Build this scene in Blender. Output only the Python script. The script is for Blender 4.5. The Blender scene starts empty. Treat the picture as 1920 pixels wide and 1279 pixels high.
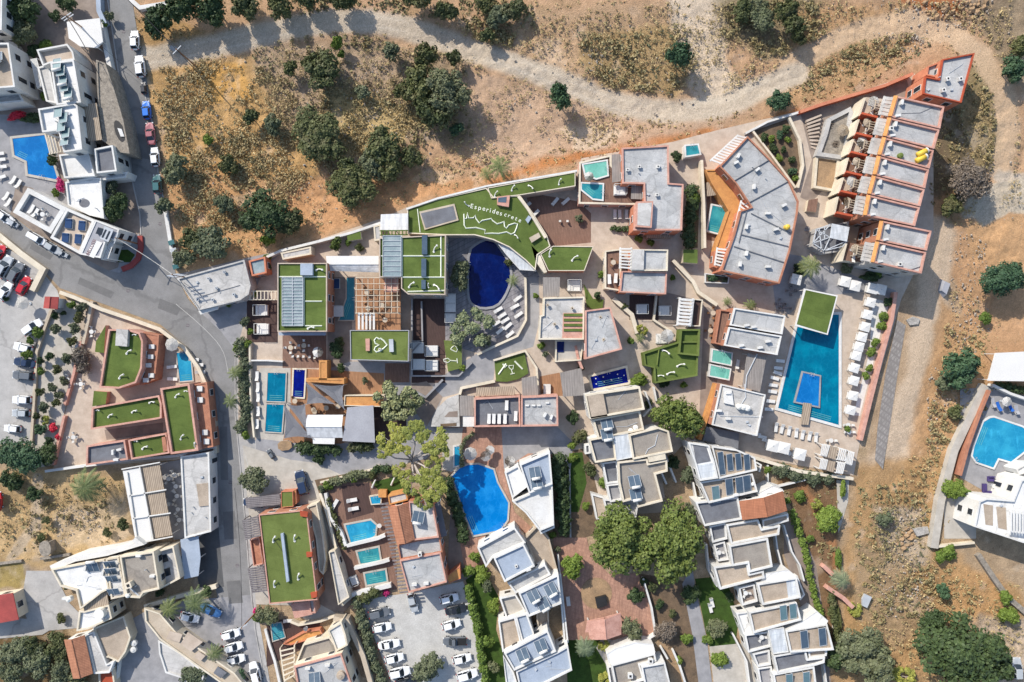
import bpy, math, random
import numpy as np
from math import radians as R, sin, cos, pi, atan2, hypot
from mathutils import Vector, Matrix

# ------------------------------------------------------------ camera, sky, sun
S = 0.107            # metres on the ground per photo pixel
H = 140.0            # flying height of the camera
sc = bpy.context.scene
col = sc.collection
cam = bpy.data.cameras.new('camera'); camo = bpy.data.objects.new('camera', cam); col.objects.link(camo)
camo.location = (0, 0, H); camo.rotation_euler = (0, 0, 0)
cam.sensor_fit = 'HORIZONTAL'; cam.sensor_width = 36
cam.lens = 36 / (2 * (960 * S / H)); cam.clip_start = 1; cam.clip_end = 6000
sc.camera = camo
SUN_EL = 38.0
SDX, SDY = 0.66, -0.751          # horizontal direction the shadows fall
w = bpy.data.worlds.new('World'); sc.world = w; w.use_nodes = True
nt = w.node_tree; bg = nt.nodes['Background']
sky = nt.nodes.new('ShaderNodeTexSky'); sky.sky_type = 'NISHITA'; sky.sun_disc = False
sky.sun_elevation = R(SUN_EL); sky.sun_rotation = atan2(-SDX, -SDY)
nt.links.new(sky.outputs[0], bg.inputs[0]); bg.inputs[1].default_value = 0.15
sl = bpy.data.lights.new('sun', 'SUN'); sl.energy = 3.75; sl.angle = R(0.5); sl.color = (1, .945, .86)
slo = bpy.data.objects.new('sun', sl); col.objects.link(slo)
slo.rotation_euler = Vector((SDX * cos(R(SUN_EL)), SDY * cos(R(SUN_EL)), -sin(R(SUN_EL)))).to_track_quat('-Z', 'Y').to_euler()
sc.view_settings.view_transform = 'Standard'; sc.view_settings.look = 'None'
sc.view_settings.exposure = 0.50; sc.view_settings.gamma = 1
sc.cycles.max_bounces = 5; sc.cycles.diffuse_bounces = 2; sc.cycles.glossy_bounces = 2; sc.cycles.transparent_max_bounces = 6

rnd = random.Random(7)
nrng = np.random.default_rng(11)

# ------------------------------------------------------------ helpers
def P(px, py, z=0.0):
    f = (H - z) / H * S
    return ((px - 960) * f, (639.5 - py) * f)
def T(s, z=0.0):
    return [P(*map(float, q.split(',')), z) for q in s.split()]
def area(p):
    return sum(p[i][0] * p[(i + 1) % len(p)][1] - p[(i + 1) % len(p)][0] * p[i][1] for i in range(len(p))) / 2
def ccw(p):
    return p if area(p) > 0 else p[::-1]
def cen(p):
    return (sum(q[0] for q in p) / len(p), sum(q[1] for q in p) / len(p))
def inset(p, d):
    n = len(p); out = []
    for i in range(n):
        a, b, c = p[i - 1], p[i], p[(i + 1) % n]
        u = (b[0] - a[0], b[1] - a[1]); v = (c[0] - b[0], c[1] - b[1])
        lu = hypot(*u) or 1; lv = hypot(*v) or 1
        n1 = (-u[1] / lu, u[0] / lu); n2 = (-v[1] / lv, v[0] / lv)
        mx, my = n1[0] + n2[0], n1[1] + n2[1]; k = (mx * mx + my * my) / 2
        k = max(k, .35)
        out.append((b[0] + mx * d / k, b[1] + my * d / k))
    return out
def ribbon(pts, w, closed=False):
    L, Rr = [], []
    n = len(pts)
    for i in range(n):
        a = pts[max(i - 1, 0)]; c = pts[min(i + 1, n - 1)]; b = pts[i]
        u = (b[0] - a[0], b[1] - a[1]) if i else (c[0] - b[0], c[1] - b[1])
        v = (c[0] - b[0], c[1] - b[1]) if i < n - 1 else u
        lu = hypot(*u) or 1; lv = hypot(*v) or 1
        nx = -u[1] / lu - v[1] / lv; ny = u[0] / lu + v[0] / lv
        k = max((nx * nx + ny * ny) / 2, .5)
        L.append((b[0] + nx * w / 2 / k, b[1] + ny * w / 2 / k)); Rr.append((b[0] - nx * w / 2 / k, b[1] - ny * w / 2 / k))
    return L, Rr
def smooth(pts, it=2):
    for _ in range(it):
        o = [pts[0]]
        for a, b in zip(pts, pts[1:]):
            o += [(a[0] * .75 + b[0] * .25, a[1] * .75 + b[1] * .25), (a[0] * .25 + b[0] * .75, a[1] * .25 + b[1] * .75)]
        pts = o + [pts[-1]]
    return pts
def smoothc(pts, it=2):
    for _ in range(it):
        o = []
        for i in range(len(pts)):
            a, b = pts[i], pts[(i + 1) % len(pts)]
            o += [(a[0] * .75 + b[0] * .25, a[1] * .75 + b[1] * .25), (a[0] * .25 + b[0] * .75, a[1] * .25 + b[1] * .75)]
        pts = o
    return pts

class MB:
    def __init__(s): s.v = []; s.f = []; s.m = []
    def add(s, vs, fs, m=0):
        o = len(s.v); s.v += vs
        for f in fs: s.f.append(tuple(i + o for i in f)); s.m.append(m)
        return s
    def prism(s, p, z0, z1, m=0, mt=None, bottom=False, p1=None):
        p = ccw(p); n = len(p); q = ccw(p1) if p1 else p
        vs = [(x, y, z0) for x, y in p] + [(x, y, z1) for x, y in q]
        s.add(vs, [(i, (i + 1) % n, n + (i + 1) % n, n + i) for i in range(n)], m)
        s.add([(x, y, z1) for x, y in q], [tuple(range(n))], m if mt is None else mt)
        if bottom: s.add([(x, y, z0) for x, y in p], [tuple(range(n))[::-1]], m)
        return s
    def top(s, p, z, m=0):
        p = ccw(p); return s.add([(x, y, z) for x, y in p], [tuple(range(len(p)))], m)
    def side(s, p, z0, z1, m=0):
        p = ccw(p); n = len(p)
        return s.add([(x, y, z0) for x, y in p] + [(x, y, z1) for x, y in p], [(i, (i + 1) % n, n + (i + 1) % n, n + i) for i in range(n)], m)
    def ring(s, p, d, z0, z1, m=0):
        p = ccw(p); q = inset(p, d); n = len(p)
        vs = [(x, y, z0) for x, y in p] + [(x, y, z1) for x, y in p] + [(x, y, z1) for x, y in q] + [(x, y, z0) for x, y in q]
        fs = []
        for i in range(n):
            j = (i + 1) % n
            fs += [(i, j, n + j, n + i), (n + i, n + j, 2 * n + j, 2 * n + i), (2 * n + i, 2 * n + j, 3 * n + j, 3 * n + i)]
        return s.add(vs, fs, m)
    def box(s, x, y, z0, z1, lx, ly, a=0, m=0, bottom=False):
        c, d = cos(a), sin(a)
        p = [(x + c * u - d * v, y + d * u + c * v) for u, v in ((-lx / 2, -ly / 2), (lx / 2, -ly / 2), (lx / 2, ly / 2), (-lx / 2, ly / 2))]
        return s.prism(p, z0, z1, m, bottom=bottom)
    def beam(s, a, b, w, h, m=0):
        a = Vector(a); b = Vector(b); d = (b - a).normalized()
        u = d.cross(Vector((0, 0, 1)));  u = u.normalized() if u.length > 1e-4 else Vector((1, 0, 0))
        v = u.cross(d); vs = []
        for p in (a, b):
            for i, j in ((-1, -1), (1, -1), (1, 1), (-1, 1)): vs.append(tuple(p + u * i * w / 2 + v * j * h / 2))
        return s.add(vs, [(0, 1, 5, 4), (1, 2, 6, 5), (2, 3, 7, 6), (3, 0, 4, 7), (3, 2, 1, 0), (4, 5, 6, 7)], m)
    def cyl(s, x, y, z0, z1, r0, r1=None, n=12, m=0):
        r1 = r0 if r1 is None else r1
        vs = [(x + r0 * cos(2 * pi * i / n), y + r0 * sin(2 * pi * i / n), z0) for i in range(n)] + [(x + r1 * cos(2 * pi * i / n), y + r1 * sin(2 * pi * i / n), z1) for i in range(n)]
        s.add(vs, [(i, (i + 1) % n, n + (i + 1) % n, n + i) for i in range(n)], m)
        return s.add(vs[n:], [tuple(range(n))], m)
    def tube(s, pts, r, n=6, m=0, taper=1.0):
        o = len(s.v); k = len(pts)
        for i, p in enumerate(pts):
            p = Vector(p); d = (Vector(pts[min(i + 1, k - 1)]) - Vector(pts[max(i - 1, 0)])).normalized()
            u = d.cross(Vector((.31, .2, 1))).normalized(); v = d.cross(u); rr = r * (1 + (taper - 1) * i / max(k - 1, 1))
            for j in range(n):
                q = p + (u * cos(2 * pi * j / n) + v * sin(2 * pi * j / n)) * rr; s.v.append(tuple(q))
        for i in range(k - 1):
            for j in range(n):
                a = o + i * n + j; b = o + i * n + (j + 1) % n
                s.f.append((a, b, b + n, a + n)); s.m.append(m)
        s.f.append(tuple(o + (k - 1) * n + j for j in range(n))); s.m.append(m)
        s.f.append(tuple(o + j for j in range(n))[::-1]); s.m.append(m)
        return s
    def mesh(s, name, mats, off=(0, 0, 0), shade=False):
        me = bpy.data.meshes.new(name)
        me.from_pydata([(x - off[0], y - off[1], z - off[2]) for x, y, z in s.v], [], s.f)
        for m in (mats if isinstance(mats, (list, tuple)) else [mats]): me.materials.append(M[m] if isinstance(m, str) else m)
        me.polygons.foreach_set('material_index', s.m)
        if shade: me.polygons.foreach_set('use_smooth', [True] * len(s.f))
        me.update(); return me
    def obj(s, name, mats, parent=None, shade=False, base=None):
        if parent is not None: off = tuple(parent['_o'])
        elif base: off = base
        else:
            xs = [q[0] for q in s.v]; ys = [q[1] for q in s.v]; off = ((min(xs) + max(xs)) / 2, (min(ys) + max(ys)) / 2, min(q[2] for q in s.v))
        o = bpy.data.objects.new(name, s.mesh(name, mats, off, shade)); col.objects.link(o)
        if parent is not None: o.parent = parent; o['_o'] = off
        else: o.location = off; o['_o'] = off
        return o
def tag(o, label=None, cat=None, group=None, kind=None):
    if label: o['label'] = label
    if cat: o['category'] = cat
    if group: o['group'] = group
    if kind: o['kind'] = kind
    return o
def thing(name, label, cat, x, y, z=0, rot=0, group=None):
    o = bpy.data.objects.new(name, None); col.objects.link(o); o.empty_display_size = .3
    o.location = (x, y, z); o.rotation_euler = (0, 0, rot); o['_o'] = (x, y, z)
    return tag(o, label, cat, group)
def clone(root, x, y, z, rot, label=None, group=None, scale=None, mats=None):
    r = root.copy(); col.objects.link(r); r.location = (x, y, z); r.rotation_euler = (0, 0, rot)
    if scale: r.scale = scale
    if label: r['label'] = label
    if group: r['group'] = group
    for ch in KIDS[root.name]:
        c = ch.copy(); col.objects.link(c); c.parent = r
        if mats and ch.get('paint'): c.material_slots[0].link = 'OBJECT'; c.material_slots[0].material = mats
        for g in KIDS.get(ch.name, []):
            d = g.copy(); col.objects.link(d); d.parent = c
    return r
KIDS = {}
ORD = 'first second third fourth fifth sixth seventh eighth ninth tenth eleventh twelfth thirteenth fourteenth fifteenth sixteenth seventeenth eighteenth nineteenth twentieth twenty-first twenty-second twenty-third twenty-fourth'.split()

# ------------------------------------------------------------ materials
def C(r, g, b, k=1.38):
    f = lambda c: ((c / 255 + .055) / 1.055) ** 2.4 if c > 10 else c / 255 / 12.92
    return (f(r) / k, f(g) / k, f(b) / k)
M = {}
def newmat(name):
    m = bpy.data.materials.new(name); m.use_nodes = True; M[name] = m
    n = m.node_tree.nodes; return m, n, m.node_tree.links, n['Principled BSDF']
def node(n, t, **k):
    o = n.new(t)
    for a, b in k.items():
        if a.startswith('i_'):
            key = a[2:]; o.inputs[int(key) if key.isdigit() else key].default_value = b
        else: setattr(o, a, b)
    return o
def mixc(n, l, fac, a, b, mode='MIX'):
    o = n.new('ShaderNodeMix'); o.data_type = 'RGBA'; o.blend_type = mode
    for i, v in ((0, fac), (6, a), (7, b)):
        if hasattr(v, 'links'): l.new(v, o.inputs[i])
        else: o.inputs[i].default_value = v if i == 0 else (*v, 1)[:4]
    return o.outputs[2]
def ramp(n, l, fac, lo, hi):
    r = n.new('ShaderNodeMapRange'); r.inputs[1].default_value = lo; r.inputs[2].default_value = hi
    l.new(fac, r.inputs[0]); return r.outputs[0]
def noise(n, l, vec, scale, det=4, rough=.6):
    o = n.new('ShaderNodeTexNoise'); o.inputs['Scale'].default_value = scale; o.inputs['Detail'].default_value = det; o.inputs['Roughness'].default_value = rough
    l.new(vec, o.inputs[0]); return o.outputs[0]
def worn(name, c, c2=None, sc1=.35, sc2=5, rough=.85, bump=.15, var=.35, tint=.1, spec=.3, crack=0, grime=0, seam=0):
    """painted / mineral surface: broad stains, fine grain"""
    m, n, l, b = newmat(name)
    pos = n.new('ShaderNodeNewGeometry').outputs[0]
    c2 = c2 or tuple(x * (1 - var) for x in c)
    f1 = ramp(n, l, noise(n, l, pos, sc1, 5, .65), .38, .68)
    base = mixc(n, l, f1, c, c2)
    f2 = ramp(n, l, noise(n, l, pos, sc2, 3, .7), .3, .7)
    v = mixc(n, l, f2, (1 - tint,) * 3, (1 + tint,) * 3)
    base = mixc(n, l, 1.0, base, v, 'MULTIPLY')
    if seam:
        mp = node(n, 'ShaderNodeMapping'); mp.inputs['Rotation'].default_value = (0, 0, R(13)); l.new(pos, mp.inputs[0]); sx = n.new('ShaderNodeSeparateXYZ'); l.new(mp.outputs[0], sx.inputs[0])
        dv = node(n, 'ShaderNodeMath', operation='PINGPONG', i_1=seam); l.new(sx.outputs[1], dv.inputs[0]); ls = node(n, 'ShaderNodeMath', operation='LESS_THAN', i_1=.05); l.new(dv.outputs[0], ls.inputs[0])
        fm = node(n, 'ShaderNodeMath', operation='MULTIPLY', i_1=.28); l.new(ls.outputs[0], fm.inputs[0]); base = mixc(n, l, fm.outputs[0], base, tuple(x * .45 for x in c))
        br = node(n, 'ShaderNodeTexVoronoi', i_Scale=.22); l.new(mp.outputs[0], br.inputs[0]); fb = ramp(n, l, br.outputs[1], .2, .8); base = mixc(n, l, 1., base, mixc(n, l, fb, (.9,) * 3, (1.08,) * 3), 'MULTIPLY')
    if crack:
        wv = node(n, 'ShaderNodeTexNoise', i_Scale=.5); l.new(pos, wv.inputs[0]); va = node(n, 'ShaderNodeVectorMath', operation='MULTIPLY_ADD'); va.inputs[1].default_value = (3, 3, 0); l.new(wv.outputs[1], va.inputs[0]); l.new(pos, va.inputs[2])
        vo = node(n, 'ShaderNodeTexVoronoi', feature='DISTANCE_TO_EDGE', i_Scale=crack); l.new(va.outputs[0], vo.inputs[0]); fc = ramp(n, l, vo.outputs[0], .022, .006)
        fm = node(n, 'ShaderNodeMath', operation='MULTIPLY', i_1=.33); l.new(fc, fm.inputs[0]); base = mixc(n, l, fm.outputs[0], base, tuple(x * .35 for x in c))
    if grime:
        f4 = ramp(n, l, noise(n, l, pos, 1.3, 6, .75), .56, .66); fm = node(n, 'ShaderNodeMath', operation='MULTIPLY', i_1=grime); l.new(f4, fm.inputs[0]); base = mixc(n, l, fm.outputs[0], base, tuple(x * .5 for x in c))
    l.new(base, b.inputs['Base Color']); b.inputs['Roughness'].default_value = rough
    b.inputs['Specular IOR Level'].default_value = spec
    if bump:
        bp = node(n, 'ShaderNodeBump', i_Strength=bump, i_Distance=.05)
        l.new(f2, bp.inputs['Height']); l.new(bp.outputs[0], b.inputs['Normal'])
    return m
def streak(name, c, line, angle, period, wd=.12, rough=.7, var=.2, dim=0):
    """boards / slats / tiles: lines every period metres"""
    m, n, l, b = newmat(name)
    pos = n.new('ShaderNodeNewGeometry').outputs[0]
    mp = node(n, 'ShaderNodeMapping'); mp.inputs['Rotation'].default_value = (0, 0, R(angle)); l.new(pos, mp.inputs[0])
    sx = n.new('ShaderNodeSeparateXYZ'); l.new(mp.outputs[0], sx.inputs[0])
    def saw(sock, per):
        a = node(n, 'ShaderNodeMath', operation='DIVIDE', i_1=per); l.new(sock, a.inputs[0])
        f = node(n, 'ShaderNodeMath', operation='FRACT'); l.new(a.outputs[0], f.inputs[0])
        g = node(n, 'ShaderNodeMath', operation='LESS_THAN', i_1=wd); l.new(f.outputs[0], g.inputs[0]); return g.outputs[0]
    g = saw(sx.outputs[0], period)
    if dim:
        g2 = saw(sx.outputs[1], dim); mx = node(n, 'ShaderNodeMath', operation='MAXIMUM'); l.new(g, mx.inputs[0]); l.new(g2, mx.inputs[1]); g = mx.outputs[0]
    f1 = ramp(n, l, noise(n, l, pos, .8, 5, .7), .35, .7)
    base = mixc(n, l, f1, c, tuple(x * (1 - var) for x in c))
    mp2 = node(n, 'ShaderNodeMapping'); mp2.inputs['Rotation'].default_value = (0, 0, R(angle)); mp2.inputs['Scale'].default_value = (1 / period, .15, 1); l.new(pos, mp2.inputs[0])
    f3 = ramp(n, l, noise(n, l, mp2.outputs[0], 2.2, 1), .3, .7)
    base = mixc(n, l, 1.0, base, mixc(n, l, f3, (.82,) * 3, (1.15,) * 3), 'MULTIPLY')
    base = mixc(n, l, g, base, line)
    l.new(base, b.inputs['Base Color']); b.inputs['Roughness'].default_value = rough; b.inputs['Specular IOR Level'].default_value = .25
    return m
W = lambda *a, **k: worn(*a, **k)
W('white', (.65, .635, .60), (.53, .51, .47), sc1=.3, grime=.2)
W('white_bright', (.72, .71, .68), (.60, .585, .55), sc1=.5, grime=.25, crack=.12)
W('cream', (.66, .58, .45), (.52, .45, .34))
W('beige', (.50, .42, .32), (.38, .31, .23))
W('roof_grey', (.43, .425, .41), (.33, .33, .325), sc1=.45, bump=.25, tint=.16, crack=.16, grime=.35, seam=1.1)
W('roof_pale', (.50, .48, .45), (.39, .375, .35), sc1=.5, tint=.12, crack=.12, grime=.3, seam=1.3)
W('roof_brown', (.31, .275, .23), (.23, .20, .17), sc1=.3, sc2=8, tint=.25, grime=.4, crack=.1)
W('roof_sand', (.42, .34, .26), (.30, .24, .18), sc1=.4, sc2=6, tint=.2)
W('roof_slate', (.165, .17, .185), (.12, .12, .13), sc1=.6)
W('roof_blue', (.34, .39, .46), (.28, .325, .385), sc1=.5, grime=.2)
W('orange', (.54, .21, .12), (.42, .15, .085), sc1=.9, grime=.35, tint=.14)
W('amber', (.56, .27, .09), (.44, .20, .07), sc1=.9, grime=.35, tint=.14)
W('pink', (.55, .31, .24), (.43, .22, .165), sc1=.9, grime=.35, tint=.14)
W('terracotta', (.42, .19, .115), (.31, .13, .08), sc1=.9, grime=.35, tint=.14)
W('redwall', (.40, .08, .035), (.30, .055, .025), sc1=.4)
W('stone', (.30, .26, .21), (.19, .165, .135), sc1=.9, sc2=3, tint=.3, bump=.5)
W('concrete', (.42, .40, .375), (.33, .315, .295), sc1=.3, sc2=6, grime=.25, crack=.08)
W('asphalt', (.235, .228, .22), (.175, .17, .162), sc1=.22, sc2=7, tint=.14, grime=.2, crack=.05)
W('asphalt_dark', (.105, .105, .105), (.075, .075, .076), sc1=.3, sc2=7)
W('asphalt_mid', (.16, .155, .15), (.13, .127, .122), sc1=.5, sc2=7, grime=.2)
W('gravel_lot', (.49, .475, .44), (.39, .375, .345), sc1=.35, sc2=4, tint=.16)
W('pav_tan', (.50, .41, .325), (.39, .31, .24), sc1=.5, sc2=4, tint=.12)
W('pav_brown', (.28, .225, .185), (.19, .15, .125), sc1=.5, sc2=4)
W('pav_grey', (.31, .30, .30), (.225, .22, .222), sc1=.5, sc2=4)
W('pav_pale', (.47, .43, .37), (.36, .325, .275), sc1=.5, sc2=4)
W('kerb_red', (.35, .07, .06), (.24, .05, .045))
W('turf', (.112, .152, .040), (.080, .112, .03), grime=.3, seam=1.9, sc1=.35, sc2=14, rough=.95, tint=.28, spec=.05)
W('turf_light', (.138, .172, .050), (.108, .136, .038), grime=.3, seam=1.9, sc1=.35, sc2=14, rough=.95, tint=.22, spec=.05)
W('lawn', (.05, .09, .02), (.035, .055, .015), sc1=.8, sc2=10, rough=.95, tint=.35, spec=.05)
W('soil', (.17, .115, .07), (.10, .07, .045), sc1=.7, sc2=7, tint=.3)
W('soil_dry', (.36, .235, .13), (.22, .15, .09), sc1=.5, sc2=6, tint=.3)
W('canvas', (.66, .64, .60), (.62, .60, .56), sc1=.3, rough=.9)
W('canvas_grey', (.34, .34, .36), (.29, .29, .31), sc1=.3, rough=.9)
W('metal', (.45, .47, .49), (.36, .38, .40), rough=.45)
W('dark', (.02, .02, .022), (.015, .015, .015), rough=.6)
W('black_iron', (.03, .03, .03), rough=.5)
W('glass_dark', (.025, .032, .04), (.018, .022, .028), rough=.12, bump=0, spec=.6)
W('glass_roof', (.20, .26, .27), (.33, .38, .38), sc1=.5, rough=.15, bump=0, spec=.6)
W('solar', (.055, .085, .12), (.085, .12, .155), sc1=.8, rough=.18, bump=0, spec=.7)
W('solar_teal', (.11, .19, .20), (.14, .22, .23), sc1=.8, rough=.2, bump=0, spec=.7)
W('navy_cloth', (.02, .055, .14), (.015, .045, .12))
W('purple_cloth', (.07, .05, .16), (.05, .035, .12))
W('blue_cloth', (.02, .12, .45))
W('wood', (.27, .14, .07), (.19, .095, .05), sc1=.6, sc2=6)
W('bark', (.22, .17, .13), (.13, .10, .075), sc1=2, sc2=9, tint=.3, bump=.6)
W('bark_pale', (.46, .41, .36), (.33, .28, .24), sc1=2, sc2=6)
W('rock', (.42, .39, .35), (.27, .25, .22), sc1=1.2, sc2=4, tint=.25, bump=.6)
W('fibreglass', (.75, .73, .66), (.62, .6, .54), rough=.5)
W('yellow', (.75, .50, .06), (.62, .40, .05), rough=.45)
W('rubber', (.02, .02, .02), rough=.7)
streak('deck', (.24, .14, .10), (.055, .03, .02), 8, .28, .14)
streak('deck_orange', (.36, .19, .10), (.18, .09, .045), 8, .3, .12)
streak('deck_grey', (.29, .26, .235), (.12, .105, .095), 2, .32, .15)
streak('deck_dark', (.085, .05, .042), (.03, .018, .015), 10, .3, .15)
streak('tiles', (.46, .21, .12), (.24, .095, .055), 82, .3, .25, var=.3)
streak('tiles_red', (.42, .17, .09), (.26, .10, .055), 82, .3, .22, var=.3)
streak('slats', (.40, .32, .235), (.22, .165, .12), 12, .42, .3)
streak('slats_dark', (.21, .19, .19), (.10, .09, .09), 95, .45, .25)
streak('awning_white', (.70, .69, .67), (.52, .51, .50), 90, 1.6, .05)
streak('paver', (.26, .245, .25), (.13, .12, .125), 62, .9, .12, dim=0, var=.3)
streak('paver_terra', (.44, .25, .175), (.30, .165, .12), 20, .7, .1, dim=.7, var=.35)
streak('fence_shadow_paving', (.30, .275, .25), (.20, .18, .165), 35, .6, .3, dim=1.3, var=.35)  # dark hatch imitates a fence's shadow lying on the paving
streak('tile_roof_white', (.55, .57, .58), (.42, .45, .47), 80, 1.2, .07, dim=.9)

def leafmat(name, c, c2, c3=None):
    m, n, l, b = newmat(name)
    g = n.new('ShaderNodeNewGeometry'); oi = n.new('ShaderNodeObjectInfo')
    base = mixc(n, l, g.outputs['Random Per Island'], c, c2)
    if c3:
        f = ramp(n, l, noise(n, l, g.outputs[0], .55, 2), .5, .66); base = mixc(n, l, f, base, c3)
    t = mixc(n, l, oi.outputs['Random'], (.82, .86, .85), (1.2, 1.12, 1.0))
    base = mixc(n, l, 1.0, base, t, 'MULTIPLY')
    l.new(base, b.inputs['Base Color']); b.inputs['Roughness'].default_value = .6; b.inputs['Specular IOR Level'].default_value = .25
    b.inputs['Subsurface Weight'].default_value = 0
    return m
leafmat('leaf_maquis', (.052, .066, .024), (.105, .120, .048), (.115, .115, .055))
leafmat('leaf_dark', (.031, .052, .023), (.061, .096, .036))
leafmat('leaf_grey', (.094, .112, .061), (.146, .162, .098), (.117, .138, .073))
leafmat('leaf_teal', (.036, .076, .040), (.066, .120, .062))
leafmat('leaf_pine', (.060, .092, .022), (.13, .17, .045), (.10, .13, .035))
leafmat('leaf_yellow', (.177, .198, .040), (.313, .320, .075), (.233, .259, .068))
leafmat('leaf_lime', (.085, .135, .022), (.160, .225, .045))
leafmat('leaf_euca', (.172, .199, .105), (.279, .304, .172), (.212, .238, .119))
leafmat('leaf_palm', (.083, .117, .039), (.185, .215, .088))
leafmat('leaf_palm_grey', (.125, .164, .094), (.234, .273, .164))
leafmat('leaf_bare', (.140, .115, .095), (.220, .185, .155))
leafmat('leaf_flower', (.420, .020, .120), (.620, .050, .220))
leafmat('leaf_red', (.450, .020, .040), (.550, .040, .080))
leafmat('leaf_straw', (.36, .265, .13), (.58, .45, .24), (.30, .24, .13))
leafmat('leaf_scrub', (.17, .15, .075), (.31, .27, .15), (.22, .18, .09))

def water(name, c, c2, sc=.35, lo=.45, hi=.7):
    m, n, l, b = newmat(name)
    pos = n.new('ShaderNodeNewGeometry').outputs[0]
    f = ramp(n, l, noise(n, l, pos, sc, 2, .5), lo, hi)
    v = node(n, 'ShaderNodeTexVoronoi', feature='DISTANCE_TO_EDGE'); v.inputs['Scale'].default_value = .9
    wp = node(n, 'ShaderNodeVectorMath', operation='ADD'); nz = node(n, 'ShaderNodeTexNoise'); nz.inputs['Scale'].default_value = .8; l.new(pos, nz.inputs[0])
    l.new(pos, wp.inputs[0]); l.new(nz.outputs[1], wp.inputs[1]); l.new(wp.outputs[0], v.inputs[0])
    ca = ramp(n, l, v.outputs[0], .09, .0)  # web of sun caustics, painted into the water colour
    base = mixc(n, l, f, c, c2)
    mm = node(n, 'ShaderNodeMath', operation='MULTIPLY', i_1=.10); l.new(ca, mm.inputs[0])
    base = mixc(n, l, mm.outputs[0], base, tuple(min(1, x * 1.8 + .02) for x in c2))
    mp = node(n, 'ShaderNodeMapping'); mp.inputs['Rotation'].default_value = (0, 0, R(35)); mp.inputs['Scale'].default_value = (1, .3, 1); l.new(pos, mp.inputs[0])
    f5 = ramp(n, l, noise(n, l, mp.outputs[0], 1.1, 4, .6), .60, .70); fm = node(n, 'ShaderNodeMath', operation='MULTIPLY', i_1=.35); l.new(f5, fm.inputs[0]); base = mixc(n, l, fm.outputs[0], base, tuple(min(.8, x * 1.5 + .015) for x in c2))  # bright streaks of sunlight on the water, painted into its colour
    l.new(base, b.inputs['Base Color']); b.inputs['Roughness'].default_value = .06; b.inputs['IOR'].default_value = 1.33
    bp = node(n, 'ShaderNodeBump', i_Strength=.12, i_Distance=.05); l.new(noise(n, l, pos, 3, 3), bp.inputs['Height']); l.new(bp.outputs[0], b.inputs['Normal'])
    return m
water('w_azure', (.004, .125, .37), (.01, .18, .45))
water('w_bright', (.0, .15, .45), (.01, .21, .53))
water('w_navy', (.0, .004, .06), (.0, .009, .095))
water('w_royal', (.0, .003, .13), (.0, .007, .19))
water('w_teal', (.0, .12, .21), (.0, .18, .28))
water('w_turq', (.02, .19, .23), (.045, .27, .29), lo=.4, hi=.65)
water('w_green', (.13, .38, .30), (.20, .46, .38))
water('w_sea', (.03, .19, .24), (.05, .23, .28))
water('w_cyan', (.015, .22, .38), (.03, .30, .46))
def paint(name, c, metal=.0, rough=.25):
    m, n, l, b = newmat(name); b.inputs['Base Color'].default_value = (*c, 1); b.inputs['Roughness'].default_value = rough
    b.inputs['Metallic'].default_value = metal; b.inputs['Coat Weight'].default_value = .6; b.inputs['Coat Roughness'].default_value = .05
    f = ramp(n, l, noise(n, l, n.new('ShaderNodeNewGeometry').outputs[0], 1.5, 3), .3, .7)
    l.new(mixc(n, l, f, c, tuple(x * .9 for x in c)), b.inputs['Base Color'])
for nm, c in dict(white=(.80, .80, .79), silver=(.42, .44, .45), grey=(.13, .14, .15), black=(.02, .021, .024), navy=(.02, .035, .075), blue=(.01, .16, .62), red=(.50, .012, .02), rose=(.38, .13, .14), teal=(.04, .13, .13), lightblue=(.10, .26, .52)).items():
    paint('paint_' + nm, c)
paint('lamp_glass', (.7, .7, .68)); paint('lamp_red', (.35, .02, .02)); paint('letter_maroon', (.16, .07, .08), rough=.6); paint('white_line', (.72, .74, .60), rough=.7)
# ------------------------------------------------------------ the ground: one sheet out to the horizon
def vnoise(x, y, cell, seed):
    r = np.random.default_rng(seed); n = 256; g = r.random((n, n))
    u = x / cell + 1000.0; v = y / cell + 1000.0
    i = np.floor(u).astype(int); j = np.floor(v).astype(int); fu = u - i; fv = v - j
    fu = fu * fu * (3 - 2 * fu); fv = fv * fv * (3 - 2 * fv)
    a = g[i % n, j % n]; b = g[(i + 1) % n, j % n]; c = g[i % n, (j + 1) % n]; d = g[(i + 1) % n, (j + 1) % n]
    return a + (b - a) * fu + (c - a) * fv + (a - b - c + d) * fu * fv
def fbm(x, y, cell, seed, o=4):
    s = 0; t = 0; a = 1.
    for k in range(o): s = s + a * vnoise(x, y, cell / 2 ** k, seed + k); t += a; a *= .55
    return s / t
def sdist(px, py, poly):
    """signed distance in pixels, positive inside"""
    d = np.full(px.shape, 1e9); ins = np.zeros(px.shape, bool); n = len(poly)
    for i in range(n):
        x0, y0 = poly[i]; x1, y1 = poly[(i + 1) % n]; ex, ey = x1 - x0, y1 - y0
        t = np.clip(((px - x0) * ex + (py - y0) * ey) / (ex * ex + ey * ey + 1e-9), 0, 1)
        d = np.minimum(d, np.hypot(px - x0 - t * ex, py - y0 - t * ey))
        if y0 != y1: ins ^= ((y0 > py) != (y1 > py)) & (px < ex * (py - y0) / (ey) + x0)
    return np.where(ins, d, -d)
def ldist(px, py, pts):
    d = np.full(px.shape, 1e9)
    for (x0, y0), (x1, y1) in zip(pts, pts[1:]):
        ex, ey = x1 - x0, y1 - y0
        t = np.clip(((px - x0) * ex + (py - y0) * ey) / (ex * ex + ey * ey + 1e-9), 0, 1)
        d = np.minimum(d, np.hypot(px - x0 - t * ex, py - y0 - t * ey))
    return d
Q = lambda s: [tuple(map(float, q.split(','))) for q in s.split()]
def sstep(v, a, b):
    t = np.clip((v - a) / (b - a), 0, 1); return t * t * (3 - 2 * t)
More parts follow.
